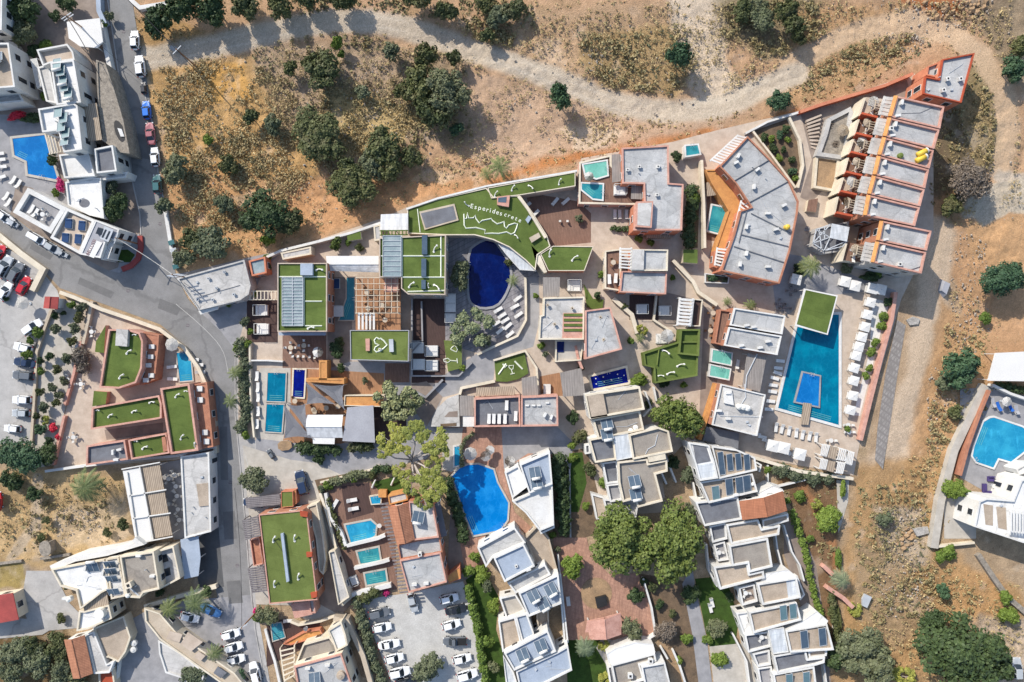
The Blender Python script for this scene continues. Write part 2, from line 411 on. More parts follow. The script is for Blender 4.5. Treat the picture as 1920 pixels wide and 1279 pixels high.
TRACK = smooth(Q('262,112 330,100 400,84 470,70 560,48 640,38 715,40 780,54 850,80 920,103 1000,130 1080,165 1160,195 1240,208 1320,206 1380,190 1440,160 1500,135'), 2)
GR = [  # (kind, shape, width/softness, photo colour, strength)
 ('p', '240,-60 2000,-60 2000,420 1560,420 1100,420 700,480 330,480', 30, (196, 158, 124), 1.),
 ('p', '262,100 480,110 620,240 600,330 450,350 320,330', 26, (206, 164, 108), .95),
 ('p', '250,30 440,60 330,95 262,90', 14, (190, 150, 95), .8),
 ('p', '470,90 700,70 880,110 900,250 700,290 520,250', 30, (178, 156, 132), .85),
 ('p', '620,150 790,200 760,270 640,300 590,240', 20, (206, 178, 122), .9),
 ('p', '350,125 460,120 470,200 380,190', 12, (212, 160, 84), .75),
 ('p', '300,340 420,300 460,420 340,470', 14, (204, 150, 96), .5),
 ('p', '320,330 480,330 560,420 500,480 340,480', 26, (208, 160, 112), .95),
 ('p', '560,330 720,340 860,330 980,310 900,350 760,385 560,455 500,430', 18, (211, 158, 112), .95),
 ('p', '880,290 1080,270 1400,235 1500,200 1500,215 1330,255 1080,310 930,345', 12, (206, 136, 82), .95),
 ('p', '860,120 1060,180 1300,215 1400,210 1300,250 1090,285 930,330 870,260', 22, (203, 170, 142), .95),
 ('p', '960,20 1230,0 1380,20 1330,160 1250,190 1080,150 980,110', 22, (198, 164, 130), .9),
 ('p', '1090,60 1280,40 1310,100 1260,175 1150,165 1080,120', 18, (176, 148, 104), .85),
 ('p', '1240,-40 1380,-40 1360,110 1400,160 1300,200 1285,110', 14, (222, 202, 178), .97),
 ('p', '1340,-20 1540,-20 1530,90 1440,110 1360,60', 22, (158, 142, 112), .85),
 ('p', '1500,10 1700,10 1720,80 1600,180 1470,200 1450,140', 22, (196, 155, 112), .8),
 ('p', '1640,-40 1900,-40 1860,40 1780,30 1700,10', 12, (196, 120, 74), .9),
 ('p', '1780,-20 1990,-20 1990,240 1900,160 1850,60', 18, (158, 140, 116), .9),
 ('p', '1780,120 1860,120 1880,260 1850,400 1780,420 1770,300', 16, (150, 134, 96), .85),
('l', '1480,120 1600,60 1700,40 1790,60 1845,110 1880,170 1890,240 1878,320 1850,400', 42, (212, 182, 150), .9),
 ('p', '1680,200 1800,170 1830,330 1760,420', 14, (120, 105, 82), .8),  # shadow of the hotel wing, painted into the ground colour
 ('p', '1735,380 1860,330 1990,420 1990,720 1700,720', 22, (203, 158, 118), .95),
 ('p', '1810,420 1930,400 1960,500 1830,500', 22, (206, 162, 118), .9),
 ('l', '1880,330 1960,330 1990,350', 26, (205, 190, 172), .95),
 ('p', '1800,395 1860,345 1925,325 1990,330 1990,400 1900,400 1850,428', 6, (203, 190, 170), .95),
 ('p', '1690,520 1800,520 1800,640 1700,880 1610,885', 14, (188, 160, 130), .95),
 ('l', '1760,440 1745,570 1730,700 1695,810 1655,880', 62, (214, 190, 164), .97),
 ('p', '1760,560 1850,620 1860,760 1780,860 1690,900 1730,760', 18, (200, 156, 112), .9),
 ('p', '1600,880 1830,840 1790,960 1750,1030 1920,1100 1990,1300 1560,1300 1580,1050', 20, (190, 150, 104), .95),
 ('p', '1640,950 1740,960 1740,1060 1650,1070', 20, (190, 176, 156), .7),
 ('p', '1600,1010 1700,1040 1740,1180 1680,1230 1600,1130', 22, (176, 150, 118), .8),
 ('p', '1760,1060 1880,1070 1900,1180 1780,1180', 22, (204, 158, 108), .9),
 ('p', '1840,1150 2000,1160 2000,1290 1860,1290', 16, (198, 178, 156), .9),
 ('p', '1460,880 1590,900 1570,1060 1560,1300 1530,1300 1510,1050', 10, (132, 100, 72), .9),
 ('l', '1500,905 1560,1010 1570,1100', 14, (190, 132, 90), .7),
 ('p', '-60,880 110,880 240,890 240,1040 90,1060 -60,1060', 14, (200, 168, 122), .95),
 ('p', '95,960 235,930 235,1010 110,1035', 14, (206, 182, 150), .8),
 ('l', '18,1050 60,990 60,940 70,900', 20, (196, 180, 160), .7),
 ('p', '-60,1050 60,1060 80,1120 60,1200 -60,1220', 14, (168, 152, 134), .9),
 ('p', '-60,1050 45,1060 48,1100 -60,1120', 8, (170, 150, 90), .9),
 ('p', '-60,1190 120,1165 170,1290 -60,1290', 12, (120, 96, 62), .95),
 ('l', ' '.join('%f,%f' % q for q in TRACK), 44, (204, 189, 169), .95),
 ('l', '1290,195 1380,180 1440,150', 12, (214, 200, 180), .6),
 ('p', '1050,235 1120,230 1170,245 1150,262 1080,290 1085,262', 8, (222, 196, 168), .95),
 ('p', '790,318 850,318 830,345 770,345', 6, (222, 190, 156), .8),
]
xs = np.concatenate([[-3500, -900, -300, -160], np.arange(-118, 118.01, .36), [160, 300, 900, 3500]])
ys = np.concatenate([[-3500, -900, -300, -120], np.arange(-80, 80.01, .36), [120, 300, 900, 3500]])
GX, GY = np.meshgrid(xs, ys); gx = GX.ravel(); gy = GY.ravel()
wx = (fbm(gx, gy, 6, 1) - .5) * 36; wy = (fbm(gx, gy, 6, 21) - .5) * 36
gpx = gx / S + 960 + wx; gpy = 639.5 - gy / S + wy
gcol = np.tile(np.array(C(186, 160, 130)), (gx.size, 1))
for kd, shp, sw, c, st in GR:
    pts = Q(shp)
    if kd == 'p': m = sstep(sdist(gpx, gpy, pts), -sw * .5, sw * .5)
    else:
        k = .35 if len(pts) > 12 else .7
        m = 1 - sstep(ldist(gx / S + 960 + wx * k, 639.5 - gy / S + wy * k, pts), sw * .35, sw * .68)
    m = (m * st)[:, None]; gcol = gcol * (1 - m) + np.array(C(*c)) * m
# pale wheel ruts and verge of the track
for off, a in ((9, .5), (-9, .4)):
    L_, R_ = ribbon(TRACK, abs(off) * 2); m = 1 - sstep(ldist(gx / S + 960, 639.5 - gy / S, L_ if off > 0 else R_), 1.0, 3.2)
    m = (m * a * sstep(fbm(gx, gy, 9, 77), .42, .6))[:, None]; gcol = gcol * (1 - m) + np.array(C(226, 214, 196)) * m
n1 = fbm(gx, gy, 2.2, 31, 4); n2 = fbm(gx, gy, 14, 41, 4); n3 = fbm(gx, gy, 1.0, 51, 2)
wild = np.ones(gx.size)
BARE = ['860,110 1060,175 1300,215 1420,205 1300,260 1090,300 930,340 860,270', '960,40 1100,0 1230,-20 1390,-20 1350,160 1290,200 1110,60', '1730,380 1990,380 1990,700 1720,700', '1600,40 1800,40 1850,110 1700,110', '1690,560 1800,560 1740,880 1640,880']
for s_ in BARE: wild *= 1 - .6 * sstep(sdist(gpx, gpy, Q(s_)), -12, 14)
RTR = '1480,120 1600,60 1700,40 1790,60 1845,110 1880,170 1890,240 1878,320 1850,400'
for s_ in ('l ' + ' '.join('%f,%f' % q for q in TRACK), 'l ' + RTR, 'l 1760,440 1745,570 1730,700 1695,810 1655,880'):
    wild *= .2 + .8 * sstep(ldist(gpx, gpy, Q(s_[2:])), 18, 40)
gcol *= (1 + wild[:, None] * ((n1[:, None] - .5) * .6 + (n2[:, None] - .5) * .42 + (n3[:, None] - .5) * .38))
dk = sstep(n1 + (n2 - .5) * .6, .6, .75)[:, None] * wild[:, None] * .34
gcol = gcol * (1 - dk) + np.array(C(112, 98, 66)) * dk
lt = sstep(fbm(gx, gy, 3.5, 61, 4), .63, .74)[:, None] * wild[:, None] * .3
gcol = gcol * (1 - lt) + np.array(C(222, 204, 184)) * lt
lum = gcol.mean(1)[:, None]; gcol = (gcol * .9 + lum * np.array([.135, .10, .055])) * 1.18
fn = nrng.random(gx.size)[:, None]; gcol *= .90 + .20 * fn
ed = np.maximum(sstep(abs(gx), 105, 116), sstep(abs(gy), 70, 79))[:, None]; gcol = gcol * (1 - ed) + np.array(C(188, 162, 132)) * ed
wm = np.zeros(gx.size)
for s_ in ('262,60 2000,-60 2000,230 1820,90 1500,190 1080,300 900,340 700,400 500,460 330,470', '1780,120 2000,200 2000,640 1860,650 1790,850 1760,1040 1960,1160 1960,1400 1600,1400 1620,900 1740,600', '-60,890 225,900 225,1040 90,1050 -60,1050'):
    wm = np.maximum(wm, sstep(sdist(gx / S + 960, 639.5 - gy / S, Q(s_)), 4, 60))
gz = -.02 - wm * (.9 * fbm(gx, gy, 5, 71, 4) + .3 * n3)
me = bpy.data.meshes.new('ground'); nx, ny = len(xs), len(ys)
me.vertices.add(gx.size); me.vertices.foreach_set('co', np.column_stack([gx, gy, gz]).ravel())
ii = (np.arange(ny - 1)[:, None] * nx + np.arange(nx - 1)[None, :]).ravel()
fq = np.column_stack([ii, ii + 1, ii + nx + 1, ii + nx])
def quads(me, fq):
    me.loops.add(fq.size); me.loops.foreach_set('vertex_index', fq.ravel().astype(np.int32))
    me.polygons.add(len(fq)); me.polygons.foreach_set('loop_start', np.arange(0, fq.size, 4, dtype=np.int32))
    me.update(calc_edges=True)
quads(me, fq)
ca = me.color_attributes.new('surface', 'FLOAT_COLOR', 'POINT')
ca.data.foreach_set('color', np.column_stack([np.clip(gcol, .01, .75), np.ones(gx.size)]).ravel())
m, n, l, b = newmat('ground_mat')
at = node(n, 'ShaderNodeVertexColor', layer_name='surface'); pos = n.new('ShaderNodeNewGeometry').outputs[0]
f1 = ramp(n, l, noise(n, l, pos, 4.5, 5, .75), .3, .72)
base = mixc(n, l, 1., at.outputs[0], mixc(n, l, f1, (.66, .64, .62), (1.28, 1.3, 1.32)), 'MULTIPLY')
f2 = ramp(n, l, noise(n, l, pos, 2.1, 3, .6), .63, .70)
base = mixc(n, l, f2, base, mixc(n, l, .3, base, (.14, .12, .08)))
vo = node(n, 'ShaderNodeTexVoronoi', i_Scale=1.7); l.new(pos, vo.inputs[0]); st = ramp(n, l, vo.outputs[0], .17, .12); sp = n.new('ShaderNodeSeparateXYZ'); l.new(vo.outputs[1], sp.inputs[0]); gt = node(n, 'ShaderNodeMath', operation='GREATER_THAN', i_1=.62); l.new(sp.outputs[0], gt.inputs[0]); mu = node(n, 'ShaderNodeMath', operation='MULTIPLY'); l.new(st, mu.inputs[0]); l.new(gt.outputs[0], mu.inputs[1]); m3 = node(n, 'ShaderNodeMath', operation='MULTIPLY', i_1=.55); l.new(mu.outputs[0], m3.inputs[0])
base = mixc(n, l, m3.outputs[0], base, mixc(n, l, sp.outputs[1], (.50, .45, .38), (.15, .12, .08)))
l.new(base, b.inputs['Base Color']); b.inputs['Roughness'].default_value = .95; b.inputs['Specular IOR Level'].default_value = .1
bp = node(n, 'ShaderNodeBump', i_Strength=.8, i_Distance=.12); l.new(f1, bp.inputs['Height']); l.new(bp.outputs[0], b.inputs['Normal'])
me.materials.append(m)
go = bpy.data.objects.new('ground', me); col.objects.link(go)
tag(go, 'dry tan hillside ground with straw grass, orange soil and a pale gravel track', kind='structure')

LAID = []
def sheet(name, poly, mat, label, z=None, kind='structure', cat=None, sm=0, pts=None):
    p = pts or T(poly)
    if sm: p = smoothc(p, sm)
    if z is None:
        bb = (min(q[0] for q in p), min(q[1] for q in p), max(q[0] for q in p), max(q[1] for q in p))
        z = .02 + max([0] + [c[4] for c in LAID if c[0] < bb[2] and bb[0] < c[2] and c[1] < bb[3] and bb[1] < c[3]])
        z = round(z - .016, 4) if z > .02 else .02; LAID.append((*bb, z))
    mb = MB().top(p, z); o = mb.obj(name, mat, base=(0, 0, 0))
    return tag(o, label, cat, kind=kind)

# ------------------------------------------------------------ buildings
def bldg(name, label, at, cat=None, group=None):
    x, y = P(*at); return thing(name, label, cat or name.split('_')[-1], x, y, 0, 0, group)
def windows(b, p, z0, z1, mat_frame='white', dens=3.4, skip=()):
    p = ccw(p); fl = max(1, int(round((z1 - z0) / 3.0)))
    for i in range(len(p)):
        if i in skip: continue
        a, c = p[i], p[(i + 1) % len(p)]; L = hypot(c[0] - a[0], c[1] - a[1])
        if L < 2.2: continue
        nx, ny = (c[1] - a[1]) / L, -(c[0] - a[0]) / L; mx, my = (a[0] + c[0]) / 2, (a[1] + c[1]) / 2
        r = hypot(mx, my)
        if r < 14 or (nx * -mx + ny * -my) / r < .3: continue
        k = max(1, int(L / dens)); ang = atan2(c[1] - a[1], c[0] - a[0])
        for j in range(k):
            t = (j + .5) / k; x = a[0] + (c[0] - a[0]) * t; y = a[1] + (c[1] - a[1]) * t
            for f in range(fl):
                zb = z0 + (z1 - z0) * f / fl; hgt = (z1 - z0) / fl
                door = (i * 7 + j * 3 + f) % 4 == 0
                w_ = .9 if door else 1.15; s0 = zb + (.15 if door else hgt * .33); s1 = zb + hgt * .76
                mb = MB(); mb.box(x + nx * .03, y + ny * .03, s0 - .08, s1 + .08, w_ + .2, .1, ang, 0, True)
                mb.box(x + nx * .045, y + ny * .045, s0, s1, w_, .1, ang, 1, True)
                mb.obj('door' if door else 'window', [mat_frame, 'glass_dark'], b)
def block(b, poly, h, wall='white', roof='roof_grey', ph=.6, pw=.32, z0=-.4, win=True, rim=None, dens=3.4, name='wall', frame='white', lip=0):
    p = ccw(T(poly, h)); zr = h - ph
    MB().side(p, z0, zr - .12).obj(name, wall, b)
    MB().top(inset(p, pw * .5), zr).obj('roof', roof, b)
    MB().ring(p if not lip else inset(p, -lip), pw + lip, zr - .12, h).obj('parapet', rim or wall, b)
    ar = abs(area(p))
    if ar > 45 and roof in ('roof_grey', 'roof_brown', 'roof_slate', 'roof_pale', 'roof_blue', 'roof_sand', 'white_bright', 'white'):
        cx, cy = cen(p); r_ = random.Random(int(ar * 13)); mb = MB()
        for i in range(r_.randint(2, 4)):
            q = p[r_.randrange(len(p))]; t = r_.uniform(.25, .72); x = cx + (q[0] - cx) * t; y = cy + (q[1] - cy) * t; k = r_.randrange(3)
            if k == 0: mb.cyl(x, y, zr, zr + r_.uniform(.3, .7), .09, .09, 8)
            elif k == 1: mb.box(x, y, zr, zr + .25, .5, .35, r_.uniform(0, 3))
            else: mb.tube([(x, y, zr + .05), (x + r_.uniform(-2, 2) * .6, y + r_.uniform(-2, 2) * .6, zr + .05), (cx + (x - cx) * .3, cy + (y - cy) * .3, zr + .05)], .045, 5)
        mb.obj('roof_fittings', 'metal', b)
    if win and h - max(z0, 0) > 2.4: windows(b, p, max(z0, 0), zr, frame, dens)
    return zr
def slabroof(b, poly, z, th=.12, mat='canvas', name='roof', posts=True, pm='white', m2=None):
    """flat awning / pergola cover on posts"""
    p = ccw(T(poly, z)); MB().prism(p, z - th, z, bottom=True).obj(name, mat, b)
    if posts:
        for q in inset(p, .2):
            MB().box(q[0], q[1], -.2, z - th, .14, .14).obj('post', pm, b)
def beams(b, poly, z, nb=6, mat='white', wd=.16, along=0, posts=True, name='beam', z0=-.2, cross=True):
    """open pergola over a four-cornered area"""
    a = T(poly, z)
    if along: a = a[1:] + a[:1]
    A, B, Cc, D = [Vector((*q, z)) for q in a]; up = Vector((0, 0, .13))
    if cross:
        for u, v in ((A, B), (D, Cc)): MB().beam(u, v, wd, .2).obj('rail', mat, b)
    for i in range(nb):
        t = (i + .5) / nb; MB().beam(A.lerp(B, t) + up, D.lerp(Cc, t) + up, wd, .14).obj(name, mat, b)
    if posts:
        for q in (A, B, Cc, D): MB().box(q.x, q.y, z0, z - .1, .16, .16).obj('post', mat, b)
def gable(b, poly, z0, z1, mat='tiles', along=0, name='tiled_roof', wall=None, zb=-.4):
    """ridge runs between the midpoints of the first and third side"""
    a = T(poly, z0)
    if along: a = a[1:] + a[:1]
    A, B, Cc, D = [Vector((*q, z0)) for q in a]; r0 = (A + B) / 2; r1 = (Cc + D) / 2; r0.z = r1.z = z1
    dn = Vector((0, 0, -.15)); vs = [A, B, Cc, D, r0, r1]
    mb = MB().add([tuple(q) for q in vs] + [tuple(q + dn) for q in vs], [(0, 4, 5, 3), (4, 1, 2, 5), (6, 9, 11, 10), (10, 11, 8, 7), (0, 3, 9, 6), (1, 7, 8, 2), (0, 6, 10, 4), (4, 10, 7, 1), (3, 5, 11, 9), (5, 2, 8, 11)])
    mb.obj(name, mat, b)
    MB().tube([tuple(r0 + Vector((0, 0, .02))), tuple(r1 + Vector((0, 0, .02)))], .1).obj('ridge', mat, b)
    if wall:
        p = ccw([(q.x, q.y) for q in (A, B, Cc, D)]); p = inset(p, .25); MB().prism(p, zb, z0 - .05).obj('wall', wall, b); windows(b, p, max(0, zb), z0)
        mb = MB()
        for u, v, rr in ((A, B, r0), (Cc, D, r1)):
            k = ((A + B + Cc + D) / 4 - rr); k.z = 0; k = k.normalized() * .26
            mb.add([tuple(u + k + dn), tuple(v + k + dn), tuple(rr + k + dn)], [(0, 1, 2)])
        mb.obj('gable_end', wall, b)
SAZ = atan2(.751, -.66) - pi / 2
def solar(b, px, py, z, a=None, n=1, tank=True, mat='solar', L=2.0, Wd=1.1):
    """solar water heater: tilted collectors with a white tank along the top edge"""
    a = R(a if a is not None else 180); x, y = P(px, py, z); c, s = cos(a), sin(a)
    def q(u, v, w): return (x + c * u - s * v, y + s * u + c * v, z + w)
    g = bpy.data.objects.new('solar_water_heater' if tank else 'solar_panel', MB().add([q(-n * Wd / 2, -L / 2, .12), q(n * Wd / 2, -L / 2, .12), q(n * Wd / 2, L / 2, 1.0), q(-n * Wd / 2, L / 2, 1.0), q(-n * Wd / 2, -L / 2, .04), q(n * Wd / 2, -L / 2, .04), q(n * Wd / 2, L / 2, .92), q(-n * Wd / 2, L / 2, .92)],
        [(0, 1, 2, 3), (7, 6, 5, 4), (0, 4, 5, 1), (1, 5, 6, 2), (2, 6, 7, 3), (3, 7, 4, 0)]).mesh('collector', [mat], b['_o'])); col.objects.link(g); g.parent = b; g['_o'] = b['_o']; par = g
    fr = MB()
    for i in range(n + 1): fr.beam(q(-n * Wd / 2 + i * Wd, -L / 2, .15), q(-n * Wd / 2 + i * Wd, L / 2, 1.03), .07, .05)
    for v, w in ((-L / 2, .15), (L / 2, 1.03)): fr.beam(q(-n * Wd / 2, v, w), q(n * Wd / 2, v, w), .07, .05)
    for u in (-n * Wd / 2 + .1, n * Wd / 2 - .1): fr.beam(q(u, L / 2 - .05, 0), q(u, L / 2 - .05, .95), .05, .05)
    o = fr.mesh('frame', ['metal'], b['_o']); o = bpy.data.objects.new('frame', o); col.objects.link(o); o.parent = par
    if tank:
        t = MB().tube([q(-.8, L / 2 + .12, 1.12), q(.8, L / 2 + .12, 1.12)], .3, 10)
        o = bpy.data.objects.new('tank', t.mesh('tank', ['white'], b['_o'], True)); col.objects.link(o); o.parent = par
def ac(b, px, py, z, a=0, nm='air_conditioner'):
    x, y = P(px, py, z + .5); mb = MB(); mb.box(x, y, z + .08, z + .78, .95, .42, R(a)); mb.box(x, y, z, z + .08, .7, .5, R(a), 1)
    s_, c_ = sin(R(a)), cos(R(a)); mb.tube([(x + s_ * .21, y - c_ * .21, z + .42), (x + s_ * .24, y - c_ * .24, z + .42)], .26, 10, 1)
    mb.obj(nm, ['white', 'metal'], b)
def chimney(b, px, py, z, a=0, h=1.1, w_=.6, mat='white'):
    x, y = P(px, py, z + h); mb = MB(); mb.box(x, y, z, z + h - .15, w_, w_, R(a)); mb.box(x, y, z + h - .15, z + h, w_ + .16, w_ + .16, R(a), bottom=True); mb.box(x, y, z + h, z + h + .08, w_ * .5, w_ * .5, R(a), 1)
    mb.obj('chimney', [mat, 'dark'], b)
def box_on(b, poly, z0, z1, mat, name):
    MB().prism(T(poly, z1), z0, z1).obj(name, mat, b)
def tank(b, px, py, z, r=.55, h=1.1, mat='fibreglass'):
    x, y = P(px, py, z + h); mb = MB(); mb.cyl(x, y, z, z + h * .85, r, r, 14); mb.cyl(x, y, z + h * .85, z + h, r, r * .45, 14); mb.cyl(x, y, z + h, z + h + .06, r * .4, r * .4, 10); mb.obj('water_tank', mat, b)
def pipe(b, pts, z, r=.05, mat='metal', name='pipe'):
    MB().tube([(*P(x, y, z), z + .06) for x, y in Q(pts)], r).obj(name, mat, b)
def stripes(b, lines, z, wd=.16, mat='white_line', name='kerb_line'):
    for s_ in lines:
        q = Q(s_); MB().tube([(*P(x, y, z), z + .05) for x, y in q], wd / 2, 4).obj(name, mat, b)
def figure(b, px, py, z, a=0, k=1.0):
    """white curved garden lamp standing on the turf roofs"""
    x, y = P(px, py, z + .6); c, s = cos(R(a)), sin(R(a)); pts = []
    k *= .72
    for i in range(8):
        t = i / 7; u = -.9 + 1.8 * t; pts.append((x + c * u * k - s * .25 * sin(t * pi) * k, y + s * u * k + c * .25 * sin(t * pi) * k, z + .08 + .85 * t * k))
    mb = MB().tube(pts, .17 * k, 7, 0, .7); mb.cyl(*pts[-1][:2], pts[-1][2] - .1, pts[-1][2] + .22, .3 * k, .2 * k, 10)
    mb.cyl(*pts[0][:2], z, z + .12, .32 * k, .3 * k, 10); mb.obj('roof_vent', 'fibreglass', b)

# ------------------------------------------------------------ walls, pools
def wallp(label, pts, w_=.35, h=1.2, mat='white', name='garden_wall', z0=-.3, cap=None, closed=False, cat='wall'):
    q = [P(x, y, h) for x, y in Q(pts)]
    if closed: q.append(q[0])
    L, Rr = ribbon(q, w_); mb = MB(); n = len(q)
    vs = [(x, y, z) for x, y in L for z in (z0, h)] + [(x, y, z) for x, y in Rr for z in (z0, h)]
    fs = []
    for i in range(n - 1):
        a = 2 * i; b2 = 2 * n + 2 * i
        fs += [(a + 1, a, a + 2, a + 3), (b2, b2 + 1, b2 + 3, b2 + 2), (a + 1, a + 3, b2 + 3, b2 + 1)]
    fs += [(0, 1, 2 * n + 1, 2 * n), (2 * n - 1, 2 * n - 2, 4 * n - 2, 4 * n - 1)]
    mb.add(vs, fs); 
    if cap:
        root = thing(name, label, cat, q[0][0], q[0][1]); mb.obj('wall', mat, root)
        L, Rr = ribbon(q, w_ + .1); mb = MB(); vs = [(x, y, z) for x, y in L for z in (h + .003, h + .09)] + [(x, y, z) for x, y in Rr for z in (h + .003, h + .09)]
        mb.add(vs, fs); mb.obj('coping', cap, root); return root
    return tag(mb.obj(name, mat), label, cat)
def pool(label, poly, wat='w_azure', cope='pav_pale', cw=.4, z=.28, sm=0, steps=None, name='swimming_pool', inner=None):
    p = ccw(T(poly, z));
    if sm: p = ccw(smoothc(p, sm))
    x, y = cen(p); b = thing(name, label, name.replace('_', ' '), x, y)
    o = inset(p, -cw); MB().ring(o, cw, -.05 if z < .5 else 0, z).obj('coping', cope, b)
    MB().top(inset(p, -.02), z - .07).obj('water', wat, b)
    a, c = p[0], p[1]; L = hypot(c[0] - a[0], c[1] - a[1]); u = ((c[0] - a[0]) / L, (c[1] - a[1]) / L); v = (-u[1], u[0])
    if L > 1.8 and name == 'swimming_pool':
        for k in range(3):
            q = [(a[0] + u[0] * t * L + v[0] * d, a[1] + u[1] * t * L + v[1] * d) for t, d in ((.15, .35 + k * .38), (.85, .35 + k * .38), (.85, .42 + k * .38), (.15, .42 + k * .38))]
            MB().top(q, z - .062).obj('step', 'w_green', b)
    a, c = p[2], p[(3) % len(p)]; L = hypot(c[0] - a[0], c[1] - a[1]); u = ((c[0] - a[0]) / L, (c[1] - a[1]) / L); mx, my = a[0] + u[0] * L * .5, a[1] + u[1] * L * .5; mb = MB()
    for k in (-.25, .25): mb.tube([(mx + u[0] * k + u[1] * .35, my + u[1] * k - u[0] * .35, z), (mx + u[0] * k + u[1] * .3, my + u[1] * k - u[0] * .3, z + .75), (mx + u[0] * k - u[1] * .25, my + u[1] * k + u[0] * .25, z + .7), (mx + u[0] * k - u[1] * .3, my + u[1] * k + u[0] * .3, z - .06)], .035, 6)
    mb.obj('ladder', 'metal', b)
    return b
# ------------------------------------------------------------ foliage
def leafcloud(name, blobs, n, s, mat, elong=1.3, up=.25, seed=1, jit=.9, fill=.75):
    """n leaf quads spread over lumpy shells; blobs = [(x,y,z,r,flatten)]"""
    r = np.random.default_rng(seed); wts = np.array([q[3] ** 2 for q in blobs]); wts /= wts.sum()
    k = r.choice(len(blobs), n, p=wts); B = np.array(blobs)[k]
    d = r.normal(size=(n, 3)); d /= np.linalg.norm(d, axis=1)[:, None]; d[:, 2] = np.where(d[:, 2] < -.35, -d[:, 2], d[:, 2])
    lump = 1 + .26 * np.sin(d[:, 0] * 5 + k * 1.7) * np.cos(d[:, 1] * 6 + k) + .10 * np.sin(d[:, 2] * 9 + d[:, 0] * 7)
    rad = B[:, 3] * lump * (fill + (1 - fill) * r.random(n) ** .5 * 1.25)
    c = B[:, :3] + d * rad[:, None] * np.column_stack([np.ones(n), np.ones(n), B[:, 4]])
    nn = d + r.normal(size=(n, 3)) * jit * .6 + np.array([0, 0, up]); nn /= np.linalg.norm(nn, axis=1)[:, None]
    t = np.cross(nn, r.normal(size=(n, 3))); t /= np.linalg.norm(t, axis=1)[:, None] + 1e-9; u = np.cross(nn, t)
    sz = s * (.6 + .8 * r.random(n))[:, None]
    V = np.stack([c - t * sz * elong / 2, c - u * sz * .45, c + t * sz * elong / 2, c + u * sz * .45], 1).reshape(-1, 3)
    me = bpy.data.meshes.new(name); me.vertices.add(len(V)); me.vertices.foreach_set('co', V.ravel()); quads(me, np.arange(len(V)).reshape(-1, 4))
    me.materials.append(M[mat]); return me
def rblobs(seed, k, R0, rmin, rmax, zc, flat=.75, hollow=0.):
    r = random.Random(seed); o = []
    for i in range(k):
        a = r.random() * 2 * pi; d = R0 * (hollow + (1 - hollow) * r.random() ** .6); rr = r.uniform(rmin, rmax)
        o.append((d * cos(a), d * sin(a), zc + r.uniform(-.15, .15) * R0 + .25 * (R0 - d), rr, flat))
    return o
MESH = {}
def crownmesh(kind, size, seed):
    """crown of unit radius 1 (scaled by the instance) ; size picks the leaf count"""
    key = (kind, size, seed)
    if key in MESH: return MESH[key]
    mt = 'leaf_' + kind; nl = {0: 420, 1: 1500, 2: 4200, 3: 9000}[size]; ls = {0: .26, 1: .15, 2: .095, 3: .065}[size]
    if kind in ('maquis', 'dark', 'grey', 'pine', 'teal'): bl = [(0, 0, .42, .52, .75)] + rblobs(seed, 6 + size * 5, .76, .13, .36, .5, .8)
    elif kind in ('yellow',): bl = rblobs(seed, 9 + size * 3, .78, .17, .3, .55, .7, .35)
    elif kind == 'euca': bl = rblobs(seed, 8 + size * 3, .85, .12, .26, .5, .7, .1); nl = int(nl * .6)
    elif kind == 'bare': bl = [(0, 0, .45, .7, .7)] + rblobs(seed, 10, .65, .2, .35, .5, .7); nl = int(nl * .9); ls *= .75
    elif kind in ('lime', 'flower', 'red'): bl = [(0, 0, .4, .55, .7)] + rblobs(seed, 5, .6, .25, .42, .4, .7)
    else: bl = [(0, 0, .4, .8, .7)]
    MESH[key] = leafcloud(kind + '_crown', bl, nl, ls, mt, seed=seed, jit=1.4 if kind in ('bare', 'euca') else .9, fill=.35 if kind == 'bare' else .72, elong=2.4 if kind == 'bare' else 1.35)
    return MESH[key]
def trunkmesh(kind, seed, limbs=5):
    key = ('trunk', kind, seed)
    if key in MESH: return MESH[key]
    r = random.Random(seed); mb = MB(); top = Vector((.03, .05, .28)); mb.tube([(0, 0, -.5), (.01, .01, 0), tuple(top)], .075, 8, 0, .7)
    for i in range(limbs):
        a = 2 * pi * i / limbs + r.uniform(-.4, .4); L = r.uniform(.45, .75)
        p1 = top + Vector((cos(a) * L * .45, sin(a) * L * .45, .12)); p2 = top + Vector((cos(a + .2) * L, sin(a + .2) * L, .3 + r.random() * .12))
        mb.tube([tuple(top), tuple(p1), tuple(p2)], .042, 6, 0, .35)
        for dd in (-.5, .5): mb.tube([tuple(p1), tuple(p1 + Vector((cos(a + dd) * L * .45, sin(a + dd) * L * .45, .22)))], .022, 5, 0, .4)
    MESH[key] = mb.mesh('trunk', ['bark_pale' if kind in ('yellow', 'euca', 'bare') else 'bark']); return MESH[key]
TN = [0]
